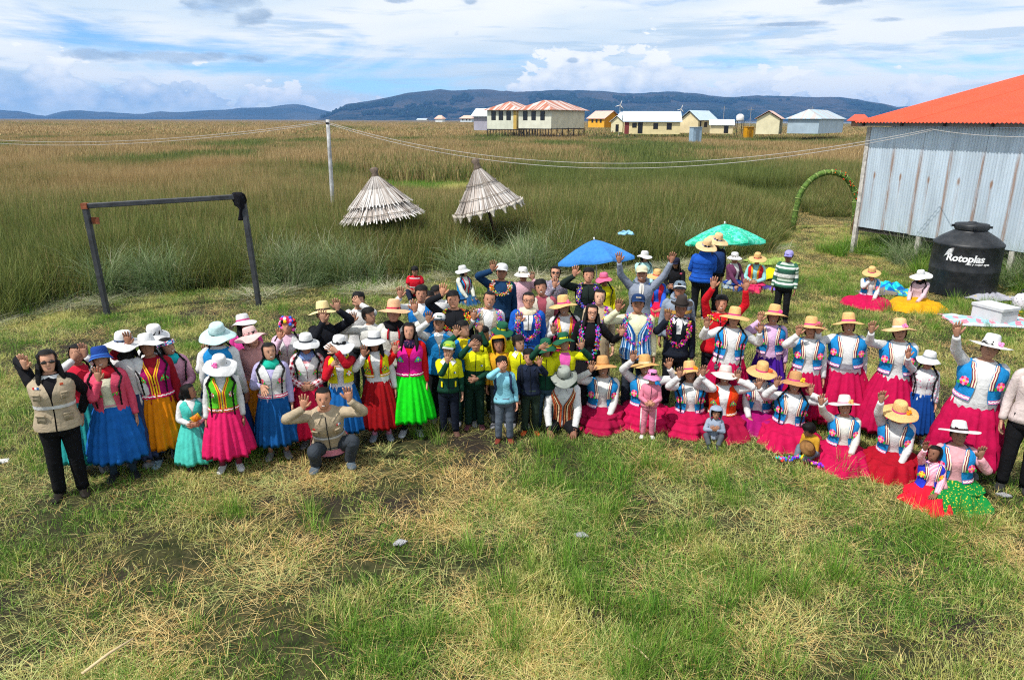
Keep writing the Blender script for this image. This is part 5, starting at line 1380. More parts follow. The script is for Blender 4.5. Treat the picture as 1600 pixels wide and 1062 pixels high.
# ------------------------------------------------------------------ far houses
def wallmat(c, amt=.1): return plain('wall_paint', srgb(c), .85, 0, .2, amt, .8, .1)
KX = math.cos(PITCH) + .3053 * math.sin(PITCH)
dark_glass = plain('dark_glass', (.012, .014, .018), .2, 0, .5)
def house(label, near, lft, rgt, Y, ztop, zbot, wall, wall2, roofc, kind='hip', apex=1.2, theta=.5, wins=(), side_wins=(), stilts=0, over=.45, ridge_dir='u', roof_patch=None, name='house', cat='house', side_len=None, panels=()):
    """near: photo column of the corner nearest the camera; the front runs from it to column lft, the side to column rgt.
    wins: (column0, column1, z0, z1, kind) on the front face"""
    def col(c): return (c - 800) / F_PX / KX
    Nn = np.array([col(near) * Y, Y]); uf = np.array([-math.cos(theta), math.sin(theta)]); us = np.array([math.sin(theta), math.cos(theta)])
    def hit(c, d):
        k_ = col(c); return (k_ * Nn[1] - Nn[0]) / (d[0] - k_ * d[1])
    Lf = hit(lft, uf); Ls = side_len or max(hit(rgt, us), .5)
    if Ls > 30 or Ls < .3: Ls = 8
    root = thing(name, label, cat, (Nn[0], Nn[1], 0))
    U = np.array([uf[0], uf[1], 0]); S = np.array([us[0], us[1], 0]); Z = np.array([0, 0, 1.0])
    def quadbox(p, d, l, z0, z1, th, inn, nm, mat, par=root):
        b = MB(); b.box((l / 2, th / 2, (z0 + z1) / 2), (l, th, z1 - z0), 0, M4(np.stack([d, inn, Z], 1), p)); return b.build(nm, mat, par, smooth=False)
    m1, m2 = wallmat(wall), wallmat(wall2 or wall)
    front = quadbox(np.zeros(3), U, Lf, zbot, ztop, .15, S, 'wall', m1)
    side = quadbox(S * .152, S, Ls - .152, zbot, ztop, .15, U, 'wall', m2)
    quadbox(S * Ls, U, Lf, zbot, ztop, .15, -S, 'wall', m1); quadbox(U * Lf + S * .152, S, Ls - .31, zbot, ztop, .15, -U, 'wall', m1)
    for (c0, c1, z0, z1, kd) in wins:
        a0, a1 = hit(c1, uf), hit(c0, uf); w_ = quadbox(U * a0 - S * .03, U, a1 - a0, z0, z1, .06, S, 'door' if kd == 'door' else 'window', wallmat('3a332c'), front)
        quadbox(U * (a0 + .08) - S * .055, U, a1 - a0 - .16, z0 + .08, z1 - .08, .03, S, 'pane' if kd != 'door' else 'door_leaf', dark_glass, root)
    for (q0, q1, z0, z1) in side_wins:
        w_ = quadbox(S * q0 - U * .03, S, q1 - q0, z0, z1, .06, U, 'window', wallmat('3a332c'), side)
    for (c0, c1, cc) in panels:
        a0, a1 = hit(c1, uf), hit(c0, uf); quadbox(U * a0 - S * .05, U, a1 - a0, zbot, ztop - .02, .04, S, 'wall_panel', wallmat(cc), root)
    # roof
    o_ = over; c00 = -U * o_ - S * o_; c10 = U * (Lf + o_) - S * o_; c11 = U * (Lf + o_) + S * (Ls + o_); c01 = -U * o_ + S * (Ls + o_)
    ze = ztop + .02; rm_ = roofc; mb = MB(); T = .06
    c00, c10, c11, c01 = [c + Z * ze for c in (c00, c10, c11, c01)]
    if kind == 'hip':
        hw = min(Lf, Ls) / 2 + o_
        if Lf >= Ls: r0 = (c00 + c01) / 2 + U * hw; r1 = (c10 + c11) / 2 - U * hw
        else: r0 = (c00 + c10) / 2 + S * hw; r1 = (c01 + c11) / 2 - S * hw
        r0 = r0 + Z * apex; r1 = r1 + Z * apex
        if Lf >= Ls: fs = [(c00, c10, r1, r0), (c01, c00, r0), (c11, c01, r0, r1), (c10, c11, r1)]
        else: fs = [(c00, c10, r0), (c01, c00, r0, r1), (c11, c01, r1), (c10, c11, r1, r0)]
    elif kind == 'gable_s':    # ridge along the side direction: the gable shows on the front
        r0 = (c00 + c10) / 2 + Z * apex; r1 = (c01 + c11) / 2 + Z * apex; fs = [(c00, r0, r1, c01), (c10, c11, r1, r0)]
    else:                      # ridge along the front
        r0 = (c00 + c01) / 2 + Z * apex; r1 = (c10 + c11) / 2 + Z * apex; fs = [(c00, c10, r1, r0), (c01, r0, r1, c11)]
    for f in fs:
        mb = MB(); f = [np.array(q) for q in f]; d_ = nrm(f[1] - f[0]); uvs = [((q - f[0]) @ d_, np.linalg.norm((q - f[0]) - d_ * ((q - f[0]) @ d_))) for q in f]; n = len(f)
        mb.add(f + [q - Z * T for q in f], [tuple(range(n)), tuple(range(2 * n - 1, n - 1, -1))] + [(i, n + i, n + (i + 1) % n, (i + 1) % n) for i in range(n)], 0, uvs * 2); mb.build('roof', rm_, root, smooth=False)
    if kind != 'hip':          # gable walls
        for p, q, inn, mt in (((np.zeros(3), S * Ls, U, m2), (U * Lf, U * Lf + S * Ls, -U, m1)) if kind == 'gable_u' else ((np.zeros(3), U * Lf, S, m1), (S * Ls, S * Ls + U * Lf, -S, m2))):
            t_ = apex * (1 - o_ / ((Ls if kind == 'gable_u' else Lf) / 2 + o_)) * .98; mid_ = (p + q) / 2; v_ = [p + Z * ztop, q + Z * ztop, mid_ + Z * (ztop + t_)]
            v_ = [a_ + inn * .01 for a_ in v_]; mb = MB(); mb.add(v_ + [a_ + inn * .12 for a_ in v_], [(0, 1, 2), (5, 4, 3), (0, 3, 4, 1), (1, 4, 5, 2), (2, 5, 3, 0)]); mb.build('gable', mt, root, smooth=False)
    if stilts:
        for i in range(stilts + 1):
            b = MB(); p = U * (Lf * i / stilts) + S * .1; b.box((p[0], p[1], zbot / 2 - .02), (.16, .16, zbot + .3), 0); b.build('stilt', dark_wood, root, smooth=False)
        for i in range(1, 7):
            b = MB(); p = S * (Ls * i / 6); b.box((p[0], p[1], zbot / 2 - .02), (.16, .16, zbot + .3), 0); b.build('stilt', dark_wood, root, smooth=False)
            if i < 6: bar(p + Z * .1, p + S * (Ls / 6) * (1 if i % 2 else -1) + Z * (zbot - .1), .10, 'brace', wood_m, root)
        b = MB(); b.box((0, 0, 0), (Lf, Ls, .14), 0, M4(np.stack([U, S, Z], 1), U * Lf / 2 + S * Ls / 2 + Z * (zbot - .10))); b.build('floor_slab', dark_wood, root, smooth=False)
    return root
def zt(py, Y): return atd(800, py, Y)[2]
Yh = 138.0
rp = roofpaint(srgb('a8664e'), srgb('c4b4ac')); rb = roofpaint(srgb('b9cad8')); rl = roofpaint(srgb('d6e2ea')); rpk = roofpaint(srgb('cfa99a')); rbl = roofpaint(srgb('a9c0cf'), srgb('b0a8a4'))
W3 = lambda Y, *cs: [(c, c + 7, zt(188, Y), zt(173.5, Y), 'window') for c in cs]
house('stilted cream house with a rusty hipped roof, right one of the joined pair', 860, 809, 912, 135, zt(171.5, 135), zt(201, 135), 'd6d6c4', 'cfc8b0', rp, 'hip', 1.75, .55, W3(135, 816, 829, 843), (), 12, .7)
house('stilted cream house with a rusty hipped roof, left one of the joined pair', 806, 760, 838, 143, zt(172, 143), zt(202, 143), 'd2d4c2', 'c8b070', rp, 'hip', 1.6, .45, W3(143, 766.5, 778, 790), (), 10, .6, panels=((801, 806, 'c8a85a'),), side_len=9)
house('small grey hut with a white roof left of the stilted houses', 762, 739, 775, 152, zt(182, 152), zt(204, 152), 'a8a6b4', '9a98a8', rl, 'gable_u', 1.5, .35, (), (), 0, .5)
house('yellow house with three dark windows behind the stilted pair', 943, 918, 968, 190, zt(185, 190), zt(199, 190), 'e0a838', 'c88810', rpk, 'gable_s' if 0 else 'gable_u', 1.9, .75, [(c, c + 3, zt(191.5, 190), zt(186, 190), 'window') for c in (923, 929.5, 936)], (), 0, .4)  # gable side in a darker yellow: its shade is put into the wall colour
house('long white roofed house behind the yellow one', 1000, 962, 1012, 205, zt(186, 205), zt(198, 205), 'c8ccd0', None, rl, 'gable_u', 2.0, .3)
house('small cream gabled house next to the yellow house', 972, 954, 985, 150, zt(190, 150), zt(206, 150), 'ded8b4', 'b8a888', rl, 'gable_s', 1.2, .45, [(961, 966, zt(205.5, 150), zt(194, 150), 'door')], (), 0, .3, side_len=6)
house('long low cream house with a pale blue roof and a maroon panel', 1062, 975, 1066, 142, zt(189.5, 142), zt(209, 142), 'e2d2a0', '7a4a3a', rb, 'gable_u', 1.9, .12, [(987, 994, zt(199, 142), zt(191.5, 142), 'window'), (996, 1003.5, zt(208, 142), zt(190.5, 142), 'door'), (1020, 1027.5, zt(201, 142), zt(191.5, 142), 'window'), (1041, 1049, zt(202, 142), zt(191.5, 142), 'window')], (), 0, .35, panels=((975, 982, '7c3a38'),), side_len=7)
house('tall cream gabled house with a pale metal roof', 1090, 1062, 1135, 150, zt(187, 150), zt(207, 150), 'e0cfa4', 'd2bd8c', rb, 'gable_s', 1.9, .60, (), ((.9, 1.7, zt(199, 150), zt(188.5, 150)), (3.4, 5.2, zt(198, 150), zt(190, 150))), 0, .4, side_len=10.5)
house('low cream shed with one dark door', 1145, 1110, 1152, 138, zt(194.5, 138), zt(208, 138), 'e4d4a8', 'd6c8a0', rb, 'gable_u', 1.0, .22, [(1131, 1138, zt(207, 138), zt(195.5, 138), 'door')], (), 0, .3, side_len=4)
house('cream hut with a pinkish gabled roof near the yellow bin', 1217, 1181, 1231, 128, zt(184.5, 128), zt(208.5, 128), 'ddd4b0', 'c9c09c', rpk, 'gable_s', 1.35, .42, (), ((2.2, 3.2, zt(195, 128), zt(187, 128)),), 0, .35, side_len=7)
house('blue grey metal house with a hipped roof at the right of the row', 1279, 1230, 1317, 126, zt(184, 126), zt(207.5, 126), 'a3b5c2', 'b9c8d2', rbl, 'hip', 1.55, .62, (), (), 0, .4)
house('white hut with a pink roof far out on the plain', 690, 679, 694, 330, zt(186.2, 330), zt(191, 330), 'dfe6ea', None, rpk, 'hip', 1.5, .5)
house('bluish hut with a pink roof left of the stilted pair', 736, 718, 740, 300, zt(185.5, 300), zt(191, 300), 'c6d2da', None, rpk, 'hip', 1.2, .4, [(c, c + 1.8, zt(189, 300), zt(186.5, 300), 'window') for c in (721, 727, 732)])
house('tiny white shed far out on the plain', 664, 651, 667, 360, zt(187.6, 360), zt(190, 360), 'd8d8d4', None, rl, 'gable_u', .4, .3)
house('red roofed hut seen behind the corner of the hall', 1352, 1330, 1372, 92, zt(187, 92), zt(196, 92), '9a7a60', None, roofpaint((.62, .09, .05)), 'hip', .75, .3, over=.5)
def shed(label, c0, c1, py0, py1, Y, colr, cat, roofcol=None, name='shed'):
    p0, p1 = atd(c0, py1, Y), atd(c1, py1, Y); w_ = p1[0] - p0[0]; r = thing(name, label, cat, ((p0[0] + p1[0]) / 2, Y, 0)); zt_ = atd(c0, py0, Y)[2]
    mb = MB(); mb.box((0, w_ * .4, zt_ / 2), (w_, w_ * .8, zt_), 0, M4(rz(.3))); mb.build('wall', plain('sheet_wall', srgb(colr), .7, 0, .2, .15, 3), r, smooth=False)
    mb = MB(); mb.box((0, w_ * .4, zt_ + .05), (w_ * 1.1, w_ * .95, .08), 0, M4(rz(.3))); mb.build('roof' if roofcol != 'rim' else 'rim', plain('sheet_roof', srgb(colr), .6), r, smooth=False)
    mb = MB(); mb.box((0, -.02, zt_ * .45), (w_ * .35, .04, zt_ * .8), 0, M4(rz(.3))); mb.build('door' if cat != 'bin' else 'front_panel', plain('sheet_door', tuple(q * .6 for q in srgb(colr)), .6), r, smooth=False)
shed('blue grey metal outhouse in the reeds before the cream houses', 1082, 1097, 199.5, 213, 112, '8fa6b8', 'outhouse', name='outhouse')
shed('bright yellow container left of the pink roofed hut', 1166, 1178, 199, 209.5, 138, 'c89010', 'bin', 'rim', name='yellow_container')
tk = atd(1156, 189, 160); r = thing('roof_tank', 'white round water tank on a dark stand behind the cream shed', 'water tank', (tk[0], 160, 0)); z0, z1 = tk[2], zt(177, 160)
mb = MB(); a = ring(14); mb.loft([np.stack([np.cos(a) * q, np.sin(a) * q, np.full(14, z)], 1) for q, z in ((.75, z0), (.8, z0 + .1), (.8, z1 - .4), (.55, z1 - .15), (.3, z1), (.02, z1))], True); mb.build('tank_body', plain('white_plastic', (.72, .72, .70), .5), r)
for sx_ in (-.7, .7):
    for sy_ in (-.7, .7): bar((sx_, sy_, 0), (sx_, sy_, z0 - .02), .12, 'leg', dark_wood, r)
mb = MB(); mb.box((0, 0, z0 - .05), (2.2, 2.0, .08)); mb.build('platform', dark_wood, r, smooth=False)
for px_, pt_, Yt, lb in ((969, 165, 180, 'white wind turbine on a thin mast behind the long cream house'), (1064, 171, 210, 'small wind turbine on a mast behind the tall gabled house')):
    p = atd(px_, pt_, Yt); r = thing('wind_turbine', lb, 'wind turbine', (p[0], Yt, 0)); bar((0, 0, 0), (0, 0, p[2]), .14, 'mast', plain('white_metal', (.6, .6, .6), .5), r)
    mb = MB()
    mb.ball((0, -.15, p[2]), (.2, .35, .2)); mb.build('hub', plain('white_metal', (.6, .6, .6), .5), r)
    for an in (.3, 2.4, 4.5):
        mb = MB(); mb.tube([(math.sin(an) * q, -.35, p[2] + math.cos(an) * q) for q in (.1, .6, 1.25)], [.10, .12, .03], 5); mb.build('rotor_blade', plain('white_metal', (.6, .6, .6), .5), r)
for px_, pt_, Yt, lb in ((1132, 166, 175, 'thin grey mast between the cream shed and the white tank'), (1174, 168, 170, 'thin grey mast above the yellow container'), (1270, 166, 210, 'thin mast behind the blue grey metal house')):
    p = atd(px_, pt_, Yt); r = thing('antenna_mast', lb, 'mast', (p[0], Yt, 0)); bar((0, 0, 0), (0, 0, p[2]), .10, 'shaft', plain('grey_metal', (.3, .3, .3), .5), r); bar((-.7, 0, p[2] * .93), (.7, 0, p[2] * .93), .07, 'crossarm', plain('grey_metal', (.3, .3, .3), .5), r)
# scrub in front of the far houses
def bush(px_, py_, Y, w, hgt, label, seed):
    p = atd(px_, py_, Y); r = thing('bush', label, 'bush', (p[0], Y, 0)); rr = random.Random(seed); mb = MB()
    for i in range(500):
        a_, q = rr.uniform(0, 6.28), rr.random() ** .5; zz = rr.random(); c = np.array([math.cos(a_) * q * w, math.sin(a_) * q * w * .6, .2 + zz * hgt * (1 - q * .6)]); s_ = .16
        v = [c + np.array([rr.uniform(-s_, s_), rr.uniform(-s_, s_), rr.uniform(-s_, s_)]) for _ in range(3)]; mb.add(v, [(0, 1, 2)], 0, None, srgb(rr.choice(('34422a', '46542f', '5a6238', '2a3622'))))
    mb.build('foliage', vertex_colours(.9), r, smooth=False); mb = MB(); mb.tube([(0, 0, 0), (.1, 0, hgt * .6)], .06, 5); mb.build('stem', dark_wood, r)
bush(935, 205, 140, 2.6, 1.5, 'low grey green bush right of the stilted houses', 1); bush(1015 - 28, 206, 136, 2.2, 1.3, 'low bush before the maroon panel of the long house', 2); bush(955, 206, 137, 2.4, 1.2, 'low bush before the small cream gabled house', 3)

# ------------------------------------------------------------------ the people
def pocket(zz, xx, col, wd=.07, hg=.07, nm='pocket'):
    def f(B, P):
        for sg in (-1, 1):
            mb = MB(); th = sg * xx; p = np.array(torso_pt(B, zz, th, B.fit + .020)); n = nrm((math.sin(th) * .8, -math.cos(th), 0)); u = nrm(np.cross(n, (0, 0, 1)))
            mb.box((0, 0, 0), (wd, hg, .012), 0, B.T @ M4(np.stack([u, (0, 0, 1), n], 1), p), bev=.006); o = mb.build(nm, fabric(col), P)
            m2 = MB(); m2.box((0, hg * .38, .008), (wd * 1.08, hg * .3, .010), 0, B.T @ M4(np.stack([u, (0, 0, 1), n], 1), p), bev=.004); m2.build('flap', fabric(col), o)
    return f
def band(z, col, h_=.022, off=.018, nm='reflective_band'):
    def f(B, P):
        mb = MB(); th = ring(24); rows = [[torso_pt(B, z + d, t, B.fit + off) for t in th] for d in (-h_ / 2, h_ / 2)]
        mb.loft(rows, True, (False, False), 0, None, B.T); mb.build(nm, fabric(col, .6), P)
    return f
def patch(z, x_, cols, w_=.05, h_=.022, nm='badge', off=.022):
    def f(B, P):
        mb = MB(); n_ = len(cols); th = x_; p = np.array(torso_pt(B, z, th, B.fit + off)); n = nrm((math.sin(th) * .8, -math.cos(th), 0)); u = nrm(np.cross((0, 0, 1), n))
        for i, c in enumerate(cols): mb.box(((i - (n_ - 1) / 2) * w_ / n_, 0, 0), (w_ / n_, h_, .004), 0, B.T @ M4(np.stack([u, (0, 0, 1), n], 1), p), srgb(c))
        mb.build(nm, vertex_colours(.7), P, smooth=False)
    return f
def hood_down(col):
    def f(B, P):
        mb = MB(); pth = [ap(B.T, (math.sin(t) * .055 * B.h, -math.cos(t) * .052 * B.h + .012, (.848 + .012 * (1 - math.cos(t))) * B.h)) for t in np.linspace(.5, 2 * math.pi - .5, 14)]
        mb.tube(pth, [(.02 + .022 * math.sin(q / 13 * math.pi)) for q in range(14)], 8, (0, 0, 1)); mb.build('hood', fabric(col), P)
    return f
def backpack(col, strapc):
    def f(B, P):
        h = B.h; mb = MB()
        g = []
        for z, a, b in ((.55, .05, .02), (.56, .085, .05), (.64, .095, .065), (.74, .09, .06), (.81, .075, .045), (.825, .04, .02)):
            g.append([(math.sin(t) * a * h, .105 * h - math.cos(t) * b * h, z * h) for t in ring(12)])
        mb.loft(g, True, mtx=B.T); o = mb.build('backpack', fabric(col), P)
        for sg in (-1, 1):
            m2 = MB(); m2.tube([ap(B.T, torso_pt(B, z, t, B.fit + .012)) for z, t in ((.80, sg * 2.4), (.842, sg * 1.6), (.825, sg * .95), (.76, sg * .72), (.68, sg * .8), (.60, sg * 1.3), (.58, sg * 2.0))], [(.014, .005)] * 7, 6); m2.build('strap', fabric(strapc), o)
    return f
def opening(c1, w_=.35, low=.52):      # shirt seen between open fronts
    def f(B, P):
        zs = np.linspace(low, .85, 12); rows = [[torso_pt(B, z, t, B.fit + .006) for t in np.linspace(-w_ * np.interp(z, [low, .75, .85], [.8, .8, 1.4]), w_ * np.interp(z, [low, .75, .85], [.8, .8, 1.4]), 7)] for z in zs]
        mb = MB(); mb.loft(rows, False, (False, False), 0, None, B.T); mb.build('shirt_front', fabric(c1), P)
    return f
def drape(col, name='scarf_end', z0=.84, z1=.68, th=.25, w_=.028):
    def f(B, P):
        for sg in (-1, 1):
            mb = MB(); mb.tube([ap(B.T, torso_pt(B, z, sg * th * (1 + (.84 - z)), B.fit + .016)) for z in np.linspace(z0, z1, 6)], [(w_, .008)] * 6, 6); mb.build(name, fabric(col), P)
    return f
def flowers_on(z, col, inner='f5d020', r=.032, x_=.5, nm='embroidered_flower'):
    def f(B, P):
        mb = MB()
        for sg in (-1, 1):
            t = sg * x_; p = np.array(torso_pt(B, z, t, B.fit + .010)); n0 = nrm((math.sin(t) * .8, -math.cos(t), .1)); u = nrm(np.cross((0, 0, 1), n0)); flower(mb, ap(B.T, p), B.T[:3, :3] @ n0, B.T[:3, :3] @ u, r, col, 'f5d020', inner); mb.build(nm, vertex_colours(.8), P, smooth=False); mb = MB()
    return f
def lapels(col, low=.66):
    def f(B, P):
        for sg in (-1, 1):
            mb = MB(); v = [torso_pt(B, .852, sg * 1.3, .018), torso_pt(B, .848, sg * .6, .018), torso_pt(B, .76, sg * .28, B.fit + .016), torso_pt(B, low, sg * .05, B.fit + .012), torso_pt(B, .755, sg * .60, B.fit + .016), torso_pt(B, .80, sg * .85, B.fit + .016)]
            mb.add(v + [tuple(np.array(q) + (0, .008, 0)) for q in v], [(0, 1, 2, 5), (5, 2, 3, 4), (6, 11, 8, 7), (11, 10, 9, 8), (1, 7, 8, 2), (2, 8, 9, 3), (3, 9, 10, 4)], mtx=B.T); mb.build('lapel', fabric(col), P, smooth=False)
    return f

def woven_vest(B, P):
    m = stripes(('5a1a1c', 'c07848', '3a1416', 'e0c8a0', '7a2a24', 'c05a30'), .014, 'u'); mb = MB()
    zs = np.array([.50, .53, .58, .64, .70, .76, .80, .825, .845]); gp = lambda z: np.interp(z, [.5, .70, .79, .845], [.03, .03, .42, 1.2])
    mb.loft([[torso_pt(B, z, t, B.fit + .014) for t in np.linspace(gp(z), 2 * math.pi - gp(z), 22)] for z in zs], False, (False, False), 0, None, B.T); mb.build('vest', m, P)
def striped_vest(B, P):
    m = stripes(('2c70b8', '8fc0e0', '1d4f94', 'e8eef0', '2c70b8', '15407c'), .016, 'u'); mb = MB(); gp = lambda z: np.interp(z, [.48, .72, .79, .845], [.05, .05, .38, 1.2])
    mb.loft([[torso_pt(B, z, t, B.fit + .014) for t in np.linspace(gp(z), 2 * math.pi - gp(z), 22)] for z in (.48, .53, .58, .64, .70, .76, .80, .825, .845)], False, (False, False), 0, None, B.T); mb.build('vest', m, P)
def side_stripes(B, P):
    for sg in (-1, 1):
        mb = MB(); h = B.h; mb.tube([(sg * .105 * h, -.02 * h, .47 * h), (sg * .107 * h, -.03 * h, .28 * h), (sg * .105 * h, -.01 * h, .10 * h)], [(.005, .012)] * 3, 6, (0, 1, 0)); mb.build('white_stripe', fabric('f4f4f6'), P)
ST = 'dcb074'; PK = 'e0408c'
def kit(**k):
    d = dict(top='f3f1ee', vest='1b86c8', vestlow=.585, vestopen=2, trim='stripe', hem='f08cb8', flowers=('e8205a', 'f58ab0'), skirt='bc0548', hair='tail', hat=('straw', ST, PK), smile=1, w=1.16, bust=1, belly=.012)
    d.update(k); return d
G1 = 'women in blue embroidered vests'; G2 = 'schoolchildren in yellow and green'

# --- the left group, from the front outwards
person('woman in dark sunglasses, beige field vest and black boots waving at the left end', 74, 564, 1.58, poles=((-.15, .9, -.9), None), hl=(36, 562), hr='back', top='17161a', vest='b7a68c', vestopen=0, vestlow=.50, hair='long', glasses='dark', legs='trousers', pants='0f0f12', shoes='1c1712', socks='1c1712', tone=(.42, .22, .145), nod=4, turn=10, bust=1, w=1.12,
       extra=[pocket(.735, .55, 'b0a086'), pocket(.585, .58, 'b0a086', .085, .085), band(.655, 'e4e4e2'), band(.84, 'dcdcda', .02, .0), patch(.79, -.5, ('d03030', 'f4f4f4', '3060a0'), .06), patch(.80, .45, ('d86040',), .03)])
person('girl in a pink cardigan, blue bucket hat and bright blue tiered skirt', 157, 560, 1.47, hl=(151, 583), hr='down', top='ecdfc0', sleeve='e8506c', skirt='1360b0', tiers=4, hemr=.29, hemz=.27, hat=('bucket', '1c3f8a', '3a70c0'), hair='braids', scarf='c0182a', smile=1, shoes='24242a', socks='2a3a48', dyl=-.2,
       vest='e8506c', vestopen=2, vestlow=.44, extra=[flowers_on(.70, 'e02878', '40b040'), band(.60, 'e88aa0', .008, .008, 'woven_band')], hat_kw=dict(logo='e8a080'))
person('girl peering through raised hands behind the pink cardigan, black hair and red top', 120, 553, 1.46, hl='face', hr=(133, 545), top='e02845', sleeve='f0eef0', skirt='2aa0a0', hemr=.26, hair='braids', trim='f0a020')
person('girl in a magenta vest with dark red sleeves, white hat and orange skirt', 230, 541, 1.50, hl=(197, 527), hr='down', top='9c1424', vest='b01468', vestopen=0, trim='gold', hem='e02050', flowers=('e04020', '50d060'), skirt='ff8200', hemr=.25, hemz=.26, hat=('wide', 'f4f2ec', 'e8e6e0'), hair='braids', shoes='9ab4c8', socks='26262c', tone=(.19, .085, .05))
person('girl with beaded blue headband, turquoise scarf and pink sweater looking right', 262, 541, 1.40, yaw=18, turn=28, hl='down', hr='clasp', top='f2a0b8', scarf='1fb8c0', hat=('headband', ''), hair='braids', skirt='ff8a10', smile=1)
person('figure in white blouse under a very wide white hat behind the magenta vest', 196, 537, 1.54, yaw=150, nod=14, hl='down', hr='down', top='f0f0f4', hat=('wide', 'f3f4f8', '5a6a8a'), hair='long', skirt='303a60', hat_kw=dict(brim=.205))
person('person under a small pale hat standing behind the beaded headband', 241, 527, 1.48, nod=16, top='e8e4dc', hat=('small', 'ece8dc'), hair='short', skirt='404850')
person('small girl in a turquoise lace dress holding a snack bag, looking right', 297, 611, 0.96, turn=70, yaw=10, hl='clasp', hr='clasp', top='e4e4ee', vest='4cc4b8', vestopen=0, vestlow=.575, skirt='4fc8ba', hemr=.22, hemz=.11, pleat=.5, hair='tail', shoes='5a3040', socks='8a4a60', nod=0, tone=(.30, .13, .08))
person('girl in a lime green vest, drooping white sun hat and hot pink skirt', 343, 574, 1.31, nod=24, hl='down', hr='down', top='efe4ea', vest='5fc42a', vestopen=0, trim='gold', hem='e03040', flowers=('e83030', 'f8f0e0'), skirt='f01c62', hemr=.27, hemz=.22, hat=('wide', 'f5f2e8', None), hair='braids', braid=.28, shoes='e8dcdc', socks='803040', hat_kw=dict(flower='f070b0', fa=-.5), tone=(.20, .085, .05))
person('girl in a blue sun hat and yellow vest raising her hand between white hats', 335, 530, 1.38, turn=22, hl=(320, 546), hr='down', top='f0f0f2', vest='f2c520', vestopen=0, hem='e04030', hat=('bucket', '2c55a8', '4a7ad0'), hair='braids', skirt='123f88', smile=1, dyl=-.22, hat_kw=dict(logo='e05040'))
person('woman in pale aqua floppy hat facing away behind the blue sun hat', 341, 523, 1.56, yaw=165, top='f0f0f2', vest='1b86c8', vestopen=0, hat=('wide', 'bfe0e0', 'a0c8c8'), hair='braids', skirt='203a70', hat_kw=dict(brim=.205))
person('girl in a white sun hat with pink dots, pink blouse, furthest back left', 382, 507, 1.40, turn=20, yaw=10, top='e8409a', hat=('small', 'f0ece0', 'e85090'), hair='long', skirt='e05090', tone=(.16, .065, .04))
person('woman in a broad pale pink hat and salmon pink hooded top', 394, 528, 1.42, turn=26, hl='down', hr='clasp', top='ee9f9a', hat=('wide', 'f3b8b4', 'e8a0a0'), hair='short', skirt='f08818', hemr=.28, tone=(.42, .2, .13), extra=[hood_down('ee9f9a')])
person('girl with long braids, teal scarf, white embroidered vest and deep blue skirt', 421, 549, 1.37, turn=18, hl=(412, 612, (.2, -.5, -.9)), hr='down', top='b9b2ea', vest='efece2', vestopen=0, hem='e04070', flowers=('f03050', 'f880a0'), skirt='0d5598', hemr=.24, hemz=.21, hair='braids', braid=.2, scarf='1fb59a', smile=1, dyl=-.2)
person('girl in a colourful pompom headdress with her hand raised and white vest', 449, 508, 1.40, hl=(436, 520), hr='down', top='f0b8cc', vest='f2efe8', vestopen=0, flowers=('e02858', '40a040'), hat=('pompom', ''), hair='braids', skirt='205a90', tone=(.34, .16, .10), dyl=-.2)
person('girl in red and white plaid shirt with blue patterned scarf and white hat', 478, 539, 1.36, nod=14, hl='clasp', hr='clasp', top=plaid('f0e6e8', 'c04058', 'a01830', .03), skirt='e01848', hemr=.28, hat=('small', 'f2f4f6', '3a4048'), hair='braids', scarf=printed('8aa8e0', 'c05070', 60, .5, '3050a0'), vest='eee8da', vestopen=0, vestlow=.58, flowers=('e03060', '40a040'))
person('man crouching in a beige field jacket with both palms raised', 505, 622, 1.64, pose='crouch', hl=(472, 626), hr=(546, 613), top='b3a288', vest=None, legs='trousers', pants='3a4048', shoes='5a6670', hair='crop', smile=1, lean=22, nod=0, jacket=True, tone=(.36, .17, .105), collar='b3a288', w=1.12, dyl=-.35, dyr=-.3,
       extra=[band(.655, 'dcdce0', .02, .008), pocket(.73, .55, 'ab9a80'), patch(.78, .6, ('d03030', 'f4f4f4', '3060a0'), .05), patch(.765, -.55, ('c83028',), .03), band(.53, 'e08aa0', .05, .022, 'patterned_sash')])
person('man in black shirt under a tall straw hat, both hands lifted to his brow', 505, 491, 1.52, hl=(503, 492), hr=(528, 474), top='14161e', hat=('straw', 'e4cd96', '4a4030'), hair='short', legs='trousers', pants='20242c', dyl=-.25, hat_kw=dict(brim=.20))
person('girl in yellow vest and white hat shading her face with a red sleeved arm', 530, 542, 1.33, nod=14, hl=(527, 566, (.8, -.3, .5)), hr=(517, 545, (-.9, .1, .5)), top=printed('eeeef4', 'd04060', 70, .5, '405080'), sleeve='c01226', vest='f4d416', vestopen=1, vestlow=.62, skirt='1260a8', hemr=.25, hemz=.22, hat=('wide', 'f4f5f7', '2c3038'), hair='short', shoes='d05068', flowers=('e85020', 'f0f0f0'), dyr=-.24, dyl=-.2)
person('boy in cream sweater covering one eye with his fist, black hair', 560, 469, 1.50, hl='down', hr='face', top='eee9da', hair='short', legs='trousers', pants='30343c')
person('boy in cream sweater turned right, hand raised beside the straw hat', 578, 493, 1.42, turn=45, hl=(550, 494), hr='down', top='ece6d6', hair='short', legs='trousers', pants='30343c', extra=[band(.60, 'd0c8b0', .01, .006, 'knit_band')])
person('young man in white tunic, black neck warmer and red cord under a pinkish straw hat', 615, 489, 1.56, hl='down', hr=(649, 476), top='ece5d2', hat=('straw', 'e0b088', 'c03050'), scarf='101014', hair='short', legs='trousers', pants='282c34', extra=[drape('b01828', 'red_cord', .84, .74, .3, .012)], tone=(.30, .14, .09))
